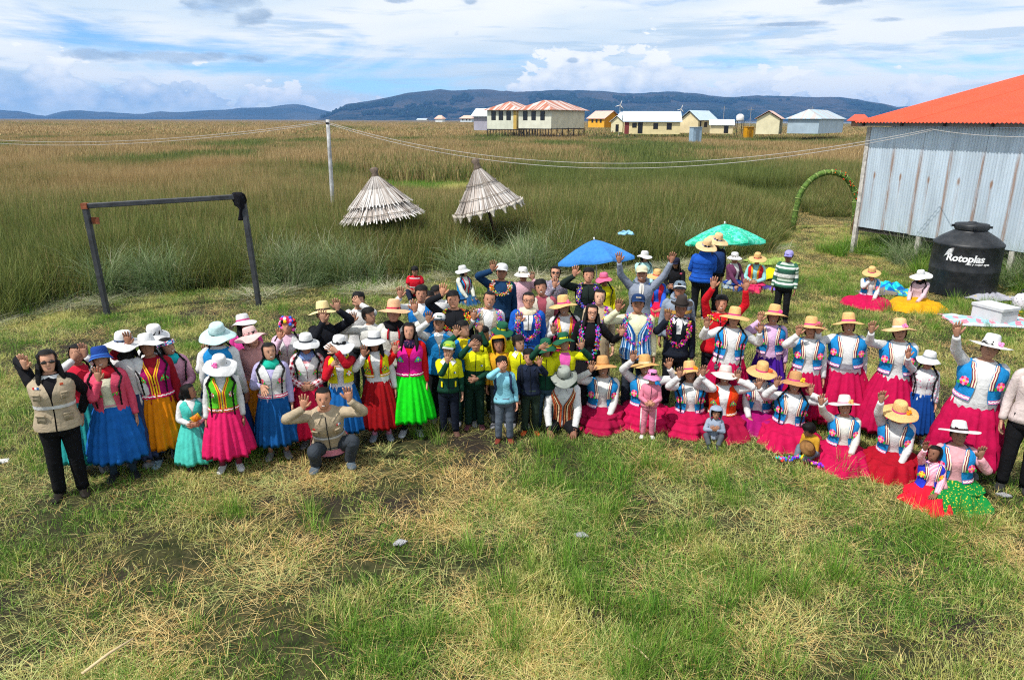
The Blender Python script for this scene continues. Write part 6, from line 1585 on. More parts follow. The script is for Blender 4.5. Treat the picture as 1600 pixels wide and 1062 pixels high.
person('girl in open yellow vest over a white shirt, white hat and dark red skirt', 585, 535, 1.33, nod=10, hl=(567, 547), hr='down', top='eceef6', vest='f6da14', vestopen=1, vestlow=.63, trim='red', hem='e09030', flowers=('e85020', '208040'), skirt='980610', hemr=.26, hemz=.20, hat=('small', 'f0f3f6', '50565e'), hair='long', shoes='8e97a4', socks='e88aa8', dyl=-.2, tone=(.17, .075, .045))
person('girl in hot pink vest, red sleeves and polka dot scarf with a bright green skirt', 639, 517, 1.43, hl=(616, 541), hr='down', top='d01418', vest='f61a90', vestopen=0, hem='d01070', flowers=('3a6ad8', '50c060'), skirt='10e018', hemr=.30, hemz=.24, hair='long', scarf=printed('251a40', 'e07090', 55), shoes='c8ccd4', socks='18181c', dyl=-.2, tone=(.36, .18, .12))
# --- behind them and the centre
person('boy in blue tunic over white shirt behind the straw hats, arm raised high', 658, 459, 1.57, hl=(624, 455), hr='down', top='eef0f4', vest='1476c4', vestopen=0, vestlow=.5, hair='short', legs='trousers', pants='20242c', tone=(.30, .14, .09))
person('boy in blue tunic under a white and green lettered cap, hand raised', 686, 504, 1.42, hl=(668, 494), hr='down', top='e8ecf4', vest='1d8ad4', vestopen=0, vestlow=.48, collar='e8ecf6', hat=('cap', 'eef0ec', '30404e'), hat_kw=dict(logo='156048'), hair='short', legs='trousers', pants='15171c', dyl=-.2)
person('boy in red and white football shirt sitting at the edge of the reeds', 648, 424, 1.25, pose='sit', nod=22, hl='clasp', hr='clasp', top='d0182e', short=True, hair='short', legs='trousers', pants='1c2438', extra=[band(.66, 'f0e8e8', .02, .006, 'shirt_stripe'), band(.815, 'f4f0f0', .012, .008, 'shirt_stripe')])
person('woman in blue vest and upright white hat seated in the grass, face turned right', 725, 424, 1.36, pose='kneel', yaw=40, turn=35, hl='lap', hr='lap', top='ece4d0', vest='1b86c8', vestopen=1, trim='red', hat=('small', 'f2f2ee', 'e8e8e0'), hair='braids', skirt='205080')
person('face of a child half hidden behind the blue tunics and the black jacket', 671, 466, 1.36, turn=20, top='30303a', hair='short', legs='trousers')
person('black haired child between the tunics and the waving man in black', 681, 458, 1.36, turn=-20, nod=20, top='f0f0f0', hair='short', legs='trousers')
person('man in navy sweater, white cap and bright garland waving, tallest at the back', 784, 425, 1.63, hl=(768, 414), hr='down', top='15395e', hat=('cap', 'ecebe6', 'ecebe6'), hair='crop', legs='trousers', pants='20242c', gar=dict(cols=['e06020', 'f0f0f0', '40b050', 'e0c020', 'c03030'], low=.74, wide=.06), w=1.16, tone=(.22, .10, .06))
person('person in pink top and floppy cream hat looking down at the back', 818, 430, 1.38, turn=15, yaw=10, nod=16, hr=(833, 430), top='f0b0bc', hat=('small', 'f0e8d8', 'e0d4c0'), hair='short', legs='trousers')
person('man in black jacket with yellow, orange and red garland, hand raised', 708, 468, 1.59, hl=(690, 451), hr='down', top='16181e', hair='short', legs='trousers', pants='181a20', gar=dict(cols=['e8d030', 'f08020', 'd02040', 'e04030', '40a040'], low=.68, wide=.08), tone=(.42, .2, .12), w=1.1, jacket=True)
person('man in beige field vest and white shirt with purple garland, waving', 765, 468, 1.57, hl=(739, 489), hr='down', top='e9e6ec', vest='b5a894', vestopen=1, vestlow=.5, collar='eef0f6', hair='crop', legs='trousers', pants='282c34', gar=dict(low=.62, wide=.07, n=190), tone=(.30, .145, .09), w=1.08, smile=1)
person('man in bright blue suit, glasses and cream scarf with purple garland', 826, 469, 1.57, hl=(810, 495), hr='down', top='1858b8', collar=None, hair='crop', glasses='clear', legs='trousers', pants='182030', gar=dict(low=.60, wide=.06, n=190), scarf='ddd0b4', tone=(.38, .18, .115), w=1.2, jacket=True, extra=[opening('e8e8ee', .25, .7), lapels('1450aa')])
person('smiling man in maroon shirt and beige vest behind the blue suit', 845, 449, 1.57, top='9a4a58', vest='c0b8a8', vestopen=1, vestlow=.5, hair='short', legs='trousers', smile=1, tone=(.32, .15, .095))
person('boy with black hair, yellow collar and blue vest looking right, hand up', 725, 514, 1.36, turn=50, hl=(711, 516), hr='down', top='e8c818', vest='1f80c8', vestopen=0, lower='15503a', hair='short', legs='trousers', pants='16352a', group=G2)
YG = dict(top='f2dc10', lower='0f3d2c', legs='trousers', jacket=True, group=G2)
person('boy in yellow and green school jacket and lime cap, palm over his mouth', 701, 547, 1.17, turn=-14, hl=(698, 558), hr='down', hat=('cap', '8ab850', 'b8bcc0'), hat_kw=dict(logo='f0e020'), hair='short', pants='131a2a', shoes='5a4038', collar='e8f0f8', extra=[patch(.73, .5, ('2060a0', 'f0f0f0'), .025), patch(.60, -.55, ('f2dc10',), .02, .07, 'pocket_edge'), patch(.60, .62, ('f2dc10',), .02, .07, 'pocket_edge')], dyl=-.2, **YG)
person('child in yellow and green school jacket shading her eyes, hair tied with green', 744, 537, 1.20, nod=12, hl=(741, 536, (.8, -.1, .5)), hr='clasp', hair='short', pants='123024', shoes='6a3a48', extra=[patch(.73, .5, ('2060a0', 'f0f0f0'), .025)], dyl=-.22, **YG)
person('child under a green and yellow brimmed hat behind the orange hood', 785, 519, 1.24, turn=15, nod=14, hair='short', hat=('small', '1c5a40', 'f0d810'), pants='123024', tone=(.12, .05, .03), **YG)
person('child with an arm stretched up behind the orange hood, yellow sleeve', 757, 522, 1.18, turn=60, nod=10, hr=(751, 510), hl='down', hair='short', pants='123024', **YG)
person('child in a bright orange hood between the yellow jackets', 779, 538, 1.16, top='f5a020', hat=('hood', 'f5a020'), hair='bangs', legs='trousers', pants='3a4048', tone=(.20, .085, .05), group=None)
person('boy in yellow top looking right beside the navy jacket', 812, 536, 1.18, turn=35, hair='short', pants='30343c', collar='f0f4f0', **{**YG, 'lower': None})
person('small boy in pale blue shirt and grey track trousers rubbing his eye', 784, 569, 1.05, hl='face', hr='down', top='86c8ec', collar=None, hair='bangs', legs='trousers', pants='5a6472', shoes='7a3428', tone=(.36, .17, .11), extra=[backpack('2860b0', '243050')], slean=0)
person('boy in dark navy jacket and olive trousers, hand raised, mouth open', 826, 557, 1.07, hr=(844, 563), hl='down', top='182136', collar='1e2840', jacket=True, hair='bangs', legs='trousers', pants='26352a', shoes='e0562a', tone=(.32, .15, .095), dyr=-.22, extra=[backpack('182030', '141a28')])
person('girl in green and yellow brimmed hat and jacket, palm on her brow', 853, 545, 1.15, nod=10, hl=(851, 541, (.9, -.1, .4)), hair='tail', hat=('small', '1c5a40', 'f0d810'), pants='30485a', dyl=-.22, **YG)
person('girl in green and yellow hat with a pink printed shirt under an open jacket', 881, 535, 1.22, hl='down', hr=(910, 536), hair='short', hat=('small', '1c5a40', 'f0d810'), pants='123024', top='f2dc10', lower='0f3d2c', legs='trousers', group=G2, smile=0, extra=[opening('f05aa8', .42, .52), patch(.70, 0, ('f4f4f4', 'c8e8f0', 'f4f4f4'), .07, .03, 'shirt_print', .012)])
person('man kneeling in a woven striped vest, white sleeves and grey hat, looking down', 881, 591, 1.56, pose='kneel', nod=38, lean=10, hl='knee', hr='knee', top='e6ecf4', vest=None, legs='trousers', pants='121318', hat=('small', '9aa098', '787e78'), hair='short', collar='eef2fa', shoes='1a1a1e', tone=(.12, .05, .032),
       extra=[lambda B, P: woven_vest(B, P)])
# --- men and women standing behind, right of centre
person('woman in sunglasses and grey patterned shawl, hand raised before her', 868, 426, 1.51, hl=(866, 441), hr='down', top=printed('8a8698', 'c86070', 50, .4, 'e8e8f0'), hair='tail', glasses='dark', legs='trousers', tone=(.40, .2, .13), smile=1, dyl=-.25)
person('man in dark green padded jacket with blue and violet garland, hand raised', 920, 430, 1.59, hl=(897, 422), hr='down', top='1c2823', hair='short', legs='trousers', pants='1a1c20', gar=dict(cols=['4040c0', '8040d0', '3060d0', 'e060b0', 'e0e060', '6030a0'], low=.62, wide=.06), jacket=True, tone=(.38, .18, .115), w=1.12, extra=[band(.60, '141c18', .006, .006, 'quilt_seam'), band(.67, '141c18', .006, .006, 'quilt_seam'), band(.73, '141c18', .006, .006, 'quilt_seam')])
person('child in pink sun hat and yellow football shirt behind the men', 944, 438, 1.25, nod=16, top='e6d414', hair='braids', hat=('small', 'ee6a90', 'e05068'), legs='trousers', pants='22303a', tone=(.2, .09, .055))
person('woman in straw hat and pink open vest smiling behind the green hats', 881, 480, 1.46, nod=6, hl=(864, 511), hr='down', top='f4ecf4', vest='ee2a74', vestopen=1, trim='gold', hem='f0c020', flowers=('e83050', '40b0e0'), hat=('straw', ST, PK), hat_kw=dict(flower='f06090', fa=.8), hair='braids', skirt='a01848', smile=1, w=1.1, dyl=-.2)
person('woman in black dress and glasses with long garland, right palm held out', 925, 488, 1.49, hl='down', hr=(972, 514), top='121216', skirt='15151a', hair='long', glasses='clear', gar=dict(low=.52, wide=.05), tone=(.42, .21, .135), smile=1, hemr=.22, lowz=.47, turn=8)
person('woman in camel coat with purple garland behind the black dress', 937, 464, 1.53, top='c2b092', skirt='bba888', hemr=.20, pleat=.2, hair='bun', gar=dict(low=.72, wide=.05), tone=(.45, .24, .16), lowz=.47, extra=[lapels('c8b89c')])
person('man in navy cap and woven blue striped vest with purple garlands, palm forward', 997, 475, 1.57, hl=(965, 475), hr='down', top='e2dcb8', vest=None, hat=('cap', '18325c', '1c3c6c'), hat_kw=dict(logo='d8c8b0'), hair='short', legs='trousers', pants='38404c', gar=dict(low=.60, wide=.075, n=120), tone=(.22, .10, .06), w=1.16,
       extra=[lambda B, P: striped_vest(B, P)])
person('man in grey hooded top and beige cap with both arms raised high', 1003, 428, 1.59, hl=(967, 401), hr=(1050, 401), top='8a93a4', hat=('cap', 'd8d0b0', 'd8d0b0'), hair='crop', legs='trousers', pants='282c34', smile=1, tone=(.26, .12, .075), w=1.1, extra=[hood_down('808a9c'), opening('d8d4cc', .14, .72)], jacket=True)
person('woman in pale aqua cardigan and white hat seated at the reed edge', 1008, 402, 1.50, pose='kneel', yaw=20, turn=25, nod=18, hl='lap', hr='lap', top='aee0dc', hat=('small', 'f2efe2', 'e8e4d4'), hair='braids', skirt='385868', fit=.02)
person('woman in straw hat and royal blue blouse seated behind the raised arms', 1026, 434, 1.50, pose='kneel', nod=20, hl='lap', hr='lap', top='2c60d8', hat=('straw', ST, 'e05060'), hair='short', skirt='f01848', vest='e02840', vestopen=2)
person('person in black jacket and dark cap crouched at the reed edge, pink collar', 1056, 412, 1.50, pose='kneel', yaw=-25, nod=22, hl='clasp', hr='clasp', top='141418', hat=('cap', '181a30', '202038'), hair='long', legs='trousers', pants='3a5a88', extra=[patch(.80, .9, ('e06078',), .05, .04)])
person('person in grey hooded top and grey knitted cap with a pale peak', 1062, 452, 1.57, top='8894a4', hat=('beanie', '6f7f8c', 'e0e0dc'), hat_kw=dict(visor=1), hair='short', legs='trousers', pants='30343c', w=1.12, extra=[hood_down('8894a4'), band(.745, 'd8a850', .03, .006, 'chest_stripe')], tone=(.22, .10, .06))
person('old man in dark suit and dark brown felt hat with magenta and yellow garland', 1064, 482, 1.51, nod=12, hl=(1042, 490), hr='down', top='181e2c', hat=('fedora', '3a3330', '221e1c'), hair='crop', legs='trousers', pants='181b22', gar=dict(cols=['c030a0', 'e8e040', 'a030d0', 'd84080', '70c030', 'c02040'], low=.60, wide=.06, n=110), tone=(.16, .07, .045), collar='e6ecf8', extra=[opening('e4eaf6', .16, .72), lapels('141a26')], dyl=-.2)
person('person seen from behind in bright blue padded jacket and straw hat', 1103, 386, 1.53, yaw=188, hl='clasp', hr='clasp', top='1a55b8', hat=('straw', 'dcb98a', '8a90b8'), hair='short', legs='trousers', pants='16181e', w=1.25, fit=.03, extra=[hood_down('1c5cc4'), band(.56, '123f90', .008, .006, 'quilt_seam'), band(.62, '123f90', .008, .006, 'quilt_seam'), band(.68, '123f90', .008, .006, 'quilt_seam'), band(.74, '123f90', .008, .006, 'quilt_seam')])
person('person in black jacket and straw hat carrying a navy rucksack, facing away', 1120, 377, 1.57, yaw=200, top='1c1c20', hat=('straw', 'dcb98a', '9aa0c8'), hair='short', legs='trousers', pants='14161a', extra=[backpack('203a6a', '203a6a')])
person('woman in purple cardigan and cream hat seated under the green umbrella', 1149, 404, 1.48, pose='kneel', yaw=40, nod=18, hl='lap', hr='lap', top='e8e8ec', sleeve='6a3858', vest='6a3858', vestopen=2, hat=('small', 'efe4dc', 'e0d4cc'), hair='short', skirt='1a3f8a', shift=(0, 0))
person('woman in straw hat, red open vest and aqua sleeves seated right of the green umbrella', 1183, 406, 1.48, pose='kneel', yaw=-10, nod=24, hl='clasp', hr='clasp', top='9edce6', vest='e02030', vestopen=2, trim='gold', hat=('straw', ST, 'e04868'), hair='short', skirt='e83060')
person('man in green and white striped jumper and lilac cap standing alone right of centre', 1232, 401, 1.38, yaw=-12, nod=14, hl='down', hr='down', top=stripes(('2f5a48', '3a6a54', 'e4e6e2', '3a6a54', 'b8c8b8', '6a7a68', 'e8eae6', 'e8eae6', '3a5a50'), .034, 'v'), hat=('cap', '9f98d8', '8f88c8'), hair='short', legs='trousers', pants='16171c', shoes='1c1a18', tone=(.15, .065, .04), w=1.12, fit=.02)
# --- the right group
person('man in red jacket with both arms raised behind the straw hats', 1127, 474, 1.53, hl=(1114, 440), hr=(1167, 443), top='d01424', hair='short', legs='trousers', pants='20242c', smile=1, tone=(.34, .16, .10), w=1.12, jacket=True, gar=dict(cols=['40a040', 'f0e040', 'e04080', 'd06020'], low=.80, wide=.06, n=50))
person('stout woman in blue vest with very long tasselled braids, both palms raised', 1147, 498, 1.42, hl=(1104, 502), hr=(1189, 510), **{**kit(hair='braids', braid=.36, tassel='5a5a60', smile=0, w=1.22, belly=.03), 'group': G1}, hemr=.34)
person('smiling woman in lilac blouse and blue vest with a purple skirt', 1209, 494, 1.40, hl=(1187, 493), hr='down', **kit(top='e8b4e0', skirt='4a1a98', w=1.05), hat_kw=dict(flower='f04890', fa=.9), group=G1)
person('woman pinching her hat brim, white blouse and blue vest, standing fourth from the right', 1267, 514, 1.38, hl=(1247, 514), hr='down', **kit(smile=0, w=1.1), hat_kw=dict(flower='f04080', fa=.9), group=G1)
person('broad woman in white top and short blue vest with grey sash, hand beside her hat', 1326, 508, 1.42, hl=(1279, 511), hr='down', **kit(w=1.34, belly=.05), hemr=.42, hemz=.12, group=G1, extra=[band(.60, '9a9aa4', .05, .010, 'waist_sash')])
person('woman in cream sweater, blue vest and straw hat with a white band, arm raised', 1406, 518, 1.44, hl=(1362, 509), hr='down', **kit(top='efe8da', hat=('straw', 'dcb482', 'f0ece4'), w=1.18, smile=0), hat_kw=dict(flower='f080b0', fa=.5), hemr=.38, hemz=.12, group=G1)
person('girl in flowered white lace cardigan, white hat and deep blue skirt', 1451, 564, 1.12, nod=8, hl=(1418, 548), hr='down', top=printed('eef0f4', 'f08aa8', 26), hat=('small', 'f2f4f4', '90989c'), hair='braids', braid=.24, skirt='08408c', hemr=.20, tone=(.32, .15, .095), extra=[opening('e4ecfa', .2, .55)])
person('tall broad woman in wide white hat and pale pink top, right arm raised', 1547, 545, 1.56, hl=(1494, 507), hr='down', **kit(top='f0dce0', hat=('panama', 'f4f2ea', 'e4e0d8'), w=1.30, belly=.04, smile=0, hair='short'), hat_kw=dict(flower='f090c0', fa=.9, brim=.215), hemr=.37, hemz=.18, tiers=2, group=G1)
person('seated woman in cream top and blue vest with a pink banded white hat', 1320, 636, 1.24, pose='kneel', hl=(1282, 620), hr='lap', **kit(top='ece6d2', hat=('panama', 'efe6d8', 'e8a0b0'), w=1.12), hat_kw=dict(flower='f0a060', fa=.7, brim=.18), hemr=.42, group=G1)
person('seated woman with orange flower on her tilted straw hat, arm raised, crimson skirt', 1406, 648, 1.34, pose='kneel', nod=26, turn=20, lean=6, hl=(1377, 617), hr='lap', **kit(top='f0f0ee', skirt='a40520', smile=0), hat_kw=dict(flower='ff8a10', fa=.8), hemr=.42, yaw=-8, group=G1)
person('old woman seated in pink sweater, flat white hat and sparkly green skirt', 1499, 679, 1.36, pose='kneel', turn=12, hl='lap', hr=(1535, 705), **kit(top='f2a0a8', skirt=printed('0f8a3c', 'e8d040', 42), hat=('panama', 'f5f2ea', '3a2228'), smile=0, w=1.16, hair='short'), hat_kw=dict(brim=.20), hemr=.36, tone=(.20, .10, .065), dyr=-.25, group=G1)
person('little girl in pink striped shirt, blue vest and red skirt sitting on a lap', 1459, 708, 0.94, pose='kneel', turn=-40, lean=-8, hl=(1447, 686), hr='lap', top=stripes(('f0dce4', 'e04878'), .006, 'v'), vest='2838c8', vestopen=2, trim='stripe', flowers=('f06030', 'f0c040'), skirt='f01430', hemr=.26, hair='tail', tone=(.13, .055, .035), shoes='a8a8b0')
person('woman seated front left of the pink skirts, beige straw hat, laughing', 942, 575, 1.44, pose='kneel', hl=(922, 571), hr='lap', **kit(top='f0ead8', hat=('straw', 'd2a066', 'c88a50'), w=1.2, skirt='a0043c'), hemr=.40, tiers=3, group=G1)
person('seated woman lifting both palms behind the toddler in the pink tracksuit', 1008, 573, 1.44, pose='kneel', hl=(988, 554), hr=(1047, 566), **kit(hat=('straw', 'd8a869', 'ecd8b0')), hemr=.38, tiers=3, group=G1)
person('toddler in a pink tracksuit and pink floppy hat standing in front', 1019, 590, 0.82, hl='clasp', hr='clasp', top='e08098', legs='trousers', pants='e08098', hat=('small', 'e888b8', 'e070a8'), hair='short', smile=1, shoes='e8e8ee', tone=(.36, .17, .11), jacket=True, extra=[lambda B, P: side_stripes(B, P)])
person('seated woman holding both hands beside her straw hat, left of the orange vest', 1078, 583, 1.40, pose='kneel', hl=(1061, 580), hr=(1098, 581), **kit(top='f0e6e2', skirt='b80a46', hair='braids'), hat_kw=dict(flower='ff9020', fa=.9), hemr=.40, tiers=3, group=G1, dyl=-.2, dyr=-.2)
person('woman in orange red vest and pale pink hat seated behind the grey hooded child', 1133, 587, 1.40, pose='kneel', hl=(1098, 577), hr=(1155, 585), **{**kit(vest='ff4410', vestopen=1, trim='e02808', hem='f0a060', hat=('wide', 'f3cfc8', 'e8b8b0'), skirt='9c0438'), 'flowers': ('b02860', '40a060')}, hemr=.40)
person('woman in blue vest peeking beneath her straw hat, palm at her chin', 1191, 584, 1.40, pose='kneel', nod=16, turn=12, hl='lap', hr=(1188, 597), **kit(skirt='a00868', smile=1), hat_kw=dict(flower='f06a40', fa=1.0), hemr=.38, dyr=-.3, group=G1)
person('laughing woman seated in white top with wide spread hands, darkest straw hat', 1242, 600, 1.38, pose='kneel', hl=(1213, 594), hr=(1269, 607), **kit(hair='braids', hat=('straw', 'c09060', PK), w=1.22, belly=.02), hat_kw=dict(flower='f0c030', fa=1.0), hemr=.44, group=G1)
person('toddler in grey hooded sweatshirt sitting, hands at his mouth', 1119, 646, 0.72, pose='sit', hl='chest', hr='chest', top='94a0b4', hat=('hood', '94a0b4'), hair='short', legs='trousers', pants='50545c', shoes='30343c', tone=(.26, .12, .07), nod=10)
person('small child in mustard jacket leaning forward before the seated women', 1262, 672, 0.80, pose='sit', nod=30, turn=-30, lean=22, hl='knee', hr='knee', top='c8962c', lower='6a4a28', hair='short', legs='trousers', pants='6a7684', shoes='6a3a2c', tone=(.20, .09, .055), yaw=-40)
person('woman seated apart on pink skirt in blue vest, hand on her chin', 1362, 428, 1.34, pose='kneel', nod=30, hl='chin', hr='lap', **kit(smile=0, top='e8ecf8'), hemr=.60, group=G1)
person('seated woman in pink blouse and drooping white hat with mustard skirt by the tank', 1438, 432, 1.34, pose='kneel', nod=26, yaw=-30, hl='lap', hr='lap', top='f0c0cc', scarf='1a1a1e', hat=('wide', 'f6f6f4', 'f0f0ee'), hat_kw=dict(brim=.225), hair='braids', skirt='e8a010', hemr=.66, fit=.02)
person('person in beige cardigan and black trousers cut off by the right edge', 1632, 560, 1.58, hl='down', hr='down', top='d8c8c4', hair='long', legs='trousers', pants='121216', shoes='303030', lean=0, slean=0)

# ------------------------------------------------------------------ things held, lying about and standing in the field
def umbrella(label, pxa, pxr, Y, Rr, col, hgt, tilt, mat, seed, groundpx):
    ap_ = atd(pxa[0], pxa[1], Y); ct = atd(pxr[0], pxr[1], Y); ax = nrm((ap_ - ct) * np.array([1, 1, 1]) + np.array([0, .07, 0])); Hh = np.linalg.norm(ap_ - ct)
    root = thing('beach_umbrella', label, 'umbrella', (ct[0], Y, 0)); C = ct - np.array([ct[0], Y, 0])
    u = nrm(np.cross((0, 1, 0), ax)); w = np.cross(ax, u); Am = M4(np.stack([u, w, ax], 1), C); NR = 8
    for i in range(NR):
        g = []
        for q in np.linspace(.02, 1, 8):
            row = []
            for s_ in np.linspace(0, 1, 6):
                t = (i + s_) * 2 * math.pi / NR + .3; chord = math.cos(math.pi / NR) / math.cos((s_ - .5) * 2 * math.pi / NR); r = Rr * q * (chord * (1 - .05 * math.sin(s_ * math.pi) * q))
                z = Hh * (1 - q ** 1.35) - .03 * math.sin(s_ * math.pi) * q
                row.append((math.cos(t) * r, math.sin(t) * r, z))
            g.append(row)
        val = [tuple(np.array(p) + (0, 0, -.06)) for p in g[-1]]; g.append(val)
        mb = MB(); mb.loft(g, False, (False, False), 0, None, Am); mb.build('canopy_panel', mat, root)
        t = i * 2 * math.pi / NR + .3; mb = MB(); mb.tube([ap(Am, (math.cos(t) * Rr * q, math.sin(t) * Rr * q, Hh * (1 - q ** 1.35) - .012)) for q in (.05, .4, .7, 1.0)], .005, 4); mb.build('rib', plain('white_metal', (.6, .6, .6), .5), root)
    mb = MB(); mb.tube([ap(Am, (0, 0, Hh * .99)), ap(Am, (0, 0, Hh + .05))], .014, 6); mb.build('tip', plain('white_plastic', (.72, .72, .70), .5), root)
    mb = MB(); mb.tube([ap(Am, (0, 0, Hh)), ap(Am, (0, 0, -.1)), (C[0] - ax[0] * .6, C[1] - ax[1] * .6, 0)], .014, 6); mb.build('pole', plain('white_metal', (.6, .6, .6), .5), root)
@cached
def leafprint():
    m, nt, out = new_mat('printed_canopy'); o = tc(nt); a = noise(nt, o, 7, 4, .6, 1.5); b = noise(nt, o, 11, 4, .6, 2.0)
    c = mixc(nt, a.step(.46, .54), srgb('18b890'), srgb('58dcc0')); c = mixc(nt, b.step(.58, .66), c, srgb('b8dcd8')); principled(nt, out, c, .6, None, trans=.2); return m
umbrella('plain blue beach umbrella tilted at the edge of the reeds', (929, 375), (931, 405), 14.1, .80, None, 0, 0, fabric('3a82cc', .6, .6), 1, None)
umbrella('green and white printed beach umbrella behind the straw hats', (1134, 350), (1132, 377), 14.9, .82, None, 0, 0, leafprint(), 2, None)

def crumple(name, label, cat, px, py, w_, d_, hgt, mat, seed=0, rot=0, z0=.0, fold=1.0, group=None):
    c = at(px, py, 0); r = random.Random(seed); n = 26; xs_ = np.linspace(-.5, .5, n); X, Y = np.meshgrid(xs_, xs_)
    z = fbm(X * w_ + 10 * seed, Y * d_ + 3, .22, seed, 3) * hgt * (1 - np.maximum(abs(X), abs(Y)) ** 2 * 3.2) + .02
    X2 = X * w_ * (1 + .12 * (fbm(Y * 3, X * 0 + seed, .8, seed) - .5)) + .03 * np.sin(Y * 14 + seed); Y2 = Y * d_ * (1 + .12 * (fbm(X * 3, X * 0 + seed, .8, seed + 3) - .5)) + .03 * np.sin(X * 11)
    mb = MB(); g = np.stack([X2, Y2, np.maximum(z, .015)], -1); u = np.concatenate([g, ], 0)
    mb.loft(u, False); uv = np.stack([X * w_, Y * d_], -1); mb.U[-1] = uv.reshape(-1, 2)
    mb.loft((g - np.array([0, 0, .010]))[::-1], False)
    return tag(mb.build(name, mat, None, loc=c, rotz=R(rot)), label, cat, group)
@cached
def check(c1, c2, c3, w=.05):
    m, nt, out = new_mat('checked_cloth'); u = sep(nt, tc(nt, 'UV')); a = (u[0] / (3 * w)).fn('FRACT').fn('GREATER_THAN', .62); b = (u[1] / (4 * w)).fn('FRACT').fn('GREATER_THAN', .68)
    k = mixc(nt, a, srgb(c1), srgb(c2)); k = mixc(nt, b, k, srgb(c3)); principled(nt, out, k, .9, noise(nt, tc(nt), 12, 3), .5, .03, spec=.1); return m
crumple('carrying_cloth', 'turquoise and lime striped carrying cloth heaped beside the pink skirt', 'cloth', 1388, 456, .75, .55, .38, check('18a0c0', '30d8b8', '1a60b0', .05), 3, 30)
crumple('blanket', 'grey and blue crumpled blanket in front of the woman in the field', 'blanket', 1372, 461, .85, .45, .26, printed('8a8078', '2840b8', 14, .5, '50485a'), 5, 5)
crumple('carrying_cloth', 'blue cloth bundle with lime stripes between the two seated women', 'cloth', 1414, 462, .62, .5, .28, check('1878c8', 'b8e040', '20b0c8', .05), 7, -15)
crumple('picnic_cloth', 'pink and pale blue tablecloth spread under the white cool box', 'cloth', 1545, 504, 1.55, .85, .16, check('8fb8c8', 'd87c92', 'b8c4cc', .08), 9, -8)
crumple('shawl', 'purple shawl lying in the grass left of the striped jumper', 'cloth', 1190, 452, .62, .32, .12, fabric('7a5ad0'), 11, -5)
crumple('plastic_sheet', 'white and grey plastic sack lying behind the cool box', 'sack', 1545, 468, .95, .6, .30, printed('b4b4c0', 'd0bc80', 9, .5, '80849a'), 13, 20)
crumple('plastic_bag', 'clear plastic bag of groceries in front of the green umbrella', 'bag', 1143, 452, .40, .34, .42, printed('b0bcc4', 'e8d040', 12, .5, '4a78b0'), 15, 0)
crumple('plastic_bag', 'grey tinted plastic bag beside the yellow jacket on the ground', 'bag', 1176, 447, .34, .30, .36, fabric('b8c0c4', .5), 16, 0)
crumple('jacket', 'yellow and green school jacket dropped on the grass under the umbrella', 'jacket', 1196, 438, .55, .42, .55, fabric('e8d010'), 17, 0)
crumple('cut_reeds', 'heap of fresh green cut reeds behind the straw hat and red vest', 'reeds', 1205, 412, 1.3, .8, .3, plain('fresh_reeds', (.22, .30, .06), .8, 0, .2, .5, 20, .8), 18, 10)
crumple('plastic_bag', 'torn pale blue plastic bag caught in the reeds above the blue umbrella', 'bag', 980, 372, .30, .24, .24, fabric('8ac0e0', .5), 19, 0)
bpy.data.objects['plastic_bag.002'].location = tuple(atd(978, 368, 16.8)); 
crumple('litter', 'pale scrap of rubbish in the grass right of centre', 'litter', 908, 838, .07, .04, .02, fabric('a8a8ac'), 20, 20)
crumple('litter', 'white scrap near the middle of the dry patch', 'litter', 625, 850, .06, .04, .02, fabric('a8a8ac'), 21, 60)
crumple('litter', 'pale paper scrap beside the green skirt at the right', 'litter', 1568, 775, .08, .04, .02, fabric('a8a8ac'), 22, 10)
crumple('litter', 'small white scrap beside the left woman at the picture edge', 'litter', 6, 722, .08, .05, .03, fabric('e0e0e4'), 23, 10)
# cool box
cb = at(1551, 503); box = thing('cool_box', 'white polystyrene cool box with a lid standing on the printed cloth', 'cool box', cb, R(-70)); wp = plain('polystyrene', (.54, .55, .57), .6, 0, .2, .05, 8, .1)
mb = MB(); mb.box((0, 0, .15), (.62, .46, .29), bev=.012); mb.build('box_body', wp, box, smooth=False); mb = MB(); mb.box((0, 0, .322), (.66, .50, .05), bev=.014); mb.build('lid', wp, box, smooth=False)
mb = MB(); mb.box((.30, -.0, .262), (.035, .10, .022)); mb.build('handle', plain('handle_grey', (.5, .5, .52), .6), box, smooth=False)  # handle in a grey slightly darker than the box
# patterned bag at the right edge
bp = at(1596, 484); bag = thing('shopping_bag', 'black and white dotted bag cut off at the right edge near the cool box', 'bag', bp); mb = MB()
mb.loft([[(math.sin(t) * a_ + .02 * math.sin(t * 3 + z * 9), -math.cos(t) * b_, z) for t in ring(16)] for z, a_, b_ in ((0, .17, .13), (.05, .21, .16), (.18, .22, .17), (.28, .19, .13), (.34, .13, .08), (.36, .03, .03))], True); mb.build('bag_body', printed('e8e4ec', '2a2438', 34), bag)
mb = MB(); mb.tube([(-.1, 0, .32), (-.06, -.02, .44), (.06, -.02, .44), (.1, 0, .32)], .01, 6); mb.build('handle', fabric('2a2438'), bag)
for px_, py_, c_, lb in ((1584, 470, 'd8343c', 'small red packet behind the cool box'), (1590, 489, 'f0b818', 'small yellow packet between cool box and dotted bag'), (1586, 494, 'd83048', 'small red and white packet lying by the cool box')):
    o = crumple('packet', lb, 'packet', px_, py_, .13, .09, .07, fabric(c_), int(px_) % 9, 20)
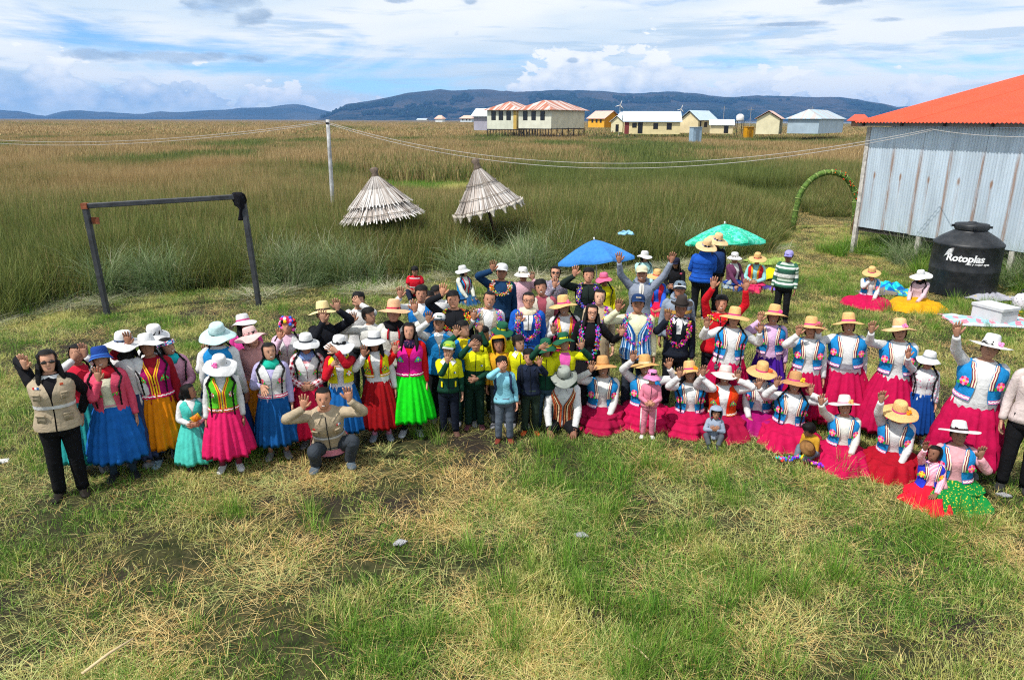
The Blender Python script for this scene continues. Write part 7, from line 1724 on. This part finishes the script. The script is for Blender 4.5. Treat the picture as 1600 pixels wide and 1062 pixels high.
# bottle in the rucksack of the person in black
# snack bag held by the small girl
gp_ = atd(306, 653, at(318, 727)[1] - .14); sn = MB(); rows = []
for q in np.linspace(0, 1, 7):
    tck = .022 * math.sin(q * math.pi) + .002; rows.append([(math.cos(t) * .040 * (1 - .06 * math.sin(q * math.pi)), math.sin(t) * tck, (q - .5) * .10 + .006 * math.sin(t * 6) * (q in (0, 1))) for t in ring(12)])
sn.loft(rows, True, rowmat=[1, 0, 0, 0, 0, 1, 1]); o = tag(sn.build('snack_bag', [fabric('f07a18', .35), fabric('e8b020', .35)], None, loc=gp_), 'small orange crisp bag held by the girl in turquoise', 'snack bag'); o.rotation_euler = (R(-10), R(62), R(15))
# garland lying in the grass
mb = MB(); rr = random.Random(3)
for i in range(70):
    q = i / 69; p = at(1215 + 70 * q, 716 + 3 * math.sin(q * 9) + (12 * q ** 3), .05) + np.array([rr.uniform(-.02, .02), rr.uniform(-.03, .03), rr.uniform(0, .03)]); mb.ball(p, rr.uniform(.010, .02), 0, None, 5, 3, srgb(GAR[rr.randrange(10)]))
tag(mb.build('garland', vertex_colours(.7), None, smooth=False), 'colourful paper garland lying in the grass before the mustard jacket', 'garland')['kind'] = 'stuff'
# brown hat in the lap of the child in mustard
hp_ = at(1262, 700, .22); hm = MB(); a = ring(22); hm.loft([np.stack([np.cos(a) * r, np.sin(a) * r * 1.1, np.full(22, z)], 1) for r, z in ((.095, 0), (.055, .005), (.053, .04), (.04, .06), (.01, .055))], True)
o = tag(hm.build('hat', straw('8a6238'), None, loc=hp_), 'brown hat held in front of the child in the mustard jacket', 'hat'); o.rotation_euler = (R(40), R(10), 0)
# loose stalks in the foreground
for (a0, b0, a1, b1, rad, lb) in ((128, 1052, 208, 997, .011, 'thick pale cane lying at the lower left'), (984, 1006, 1014, 1030, .008, 'short pale cane lying at the lower middle')):
    p, q = at(a0, b0, .06), at(a1, b1, .09); mb = MB(); mid_ = (p + q) / 2; mb.tube([p - mid_, (p + q) / 2 - mid_ + np.array([0, .01, .01]), q - mid_], [rad, rad, rad * .6], 6); tag(mb.build('cane', plain('dry_cane', (.55, .42, .24), .7), None, loc=mid_), lb, 'cane')

# ------------------------------------------------------------------ air
hz = MB(); hz.box((0, 3700, 117), (24000, 8400, 236)); 
def haze_mat():
    m, nt, out = new_mat('haze'); v = nt.nodes.new('ShaderNodeVolumePrincipled'); v.inputs['Color'].default_value = (.18, .46, 1.0, 1); v.inputs['Density'].default_value = 9e-5; v.inputs['Anisotropy'].default_value = 0.0
    nt.links.new(v.outputs[0], out.inputs['Volume']); return m
tag(hz.build('haze', haze_mat(), smooth=False), kind='stuff')
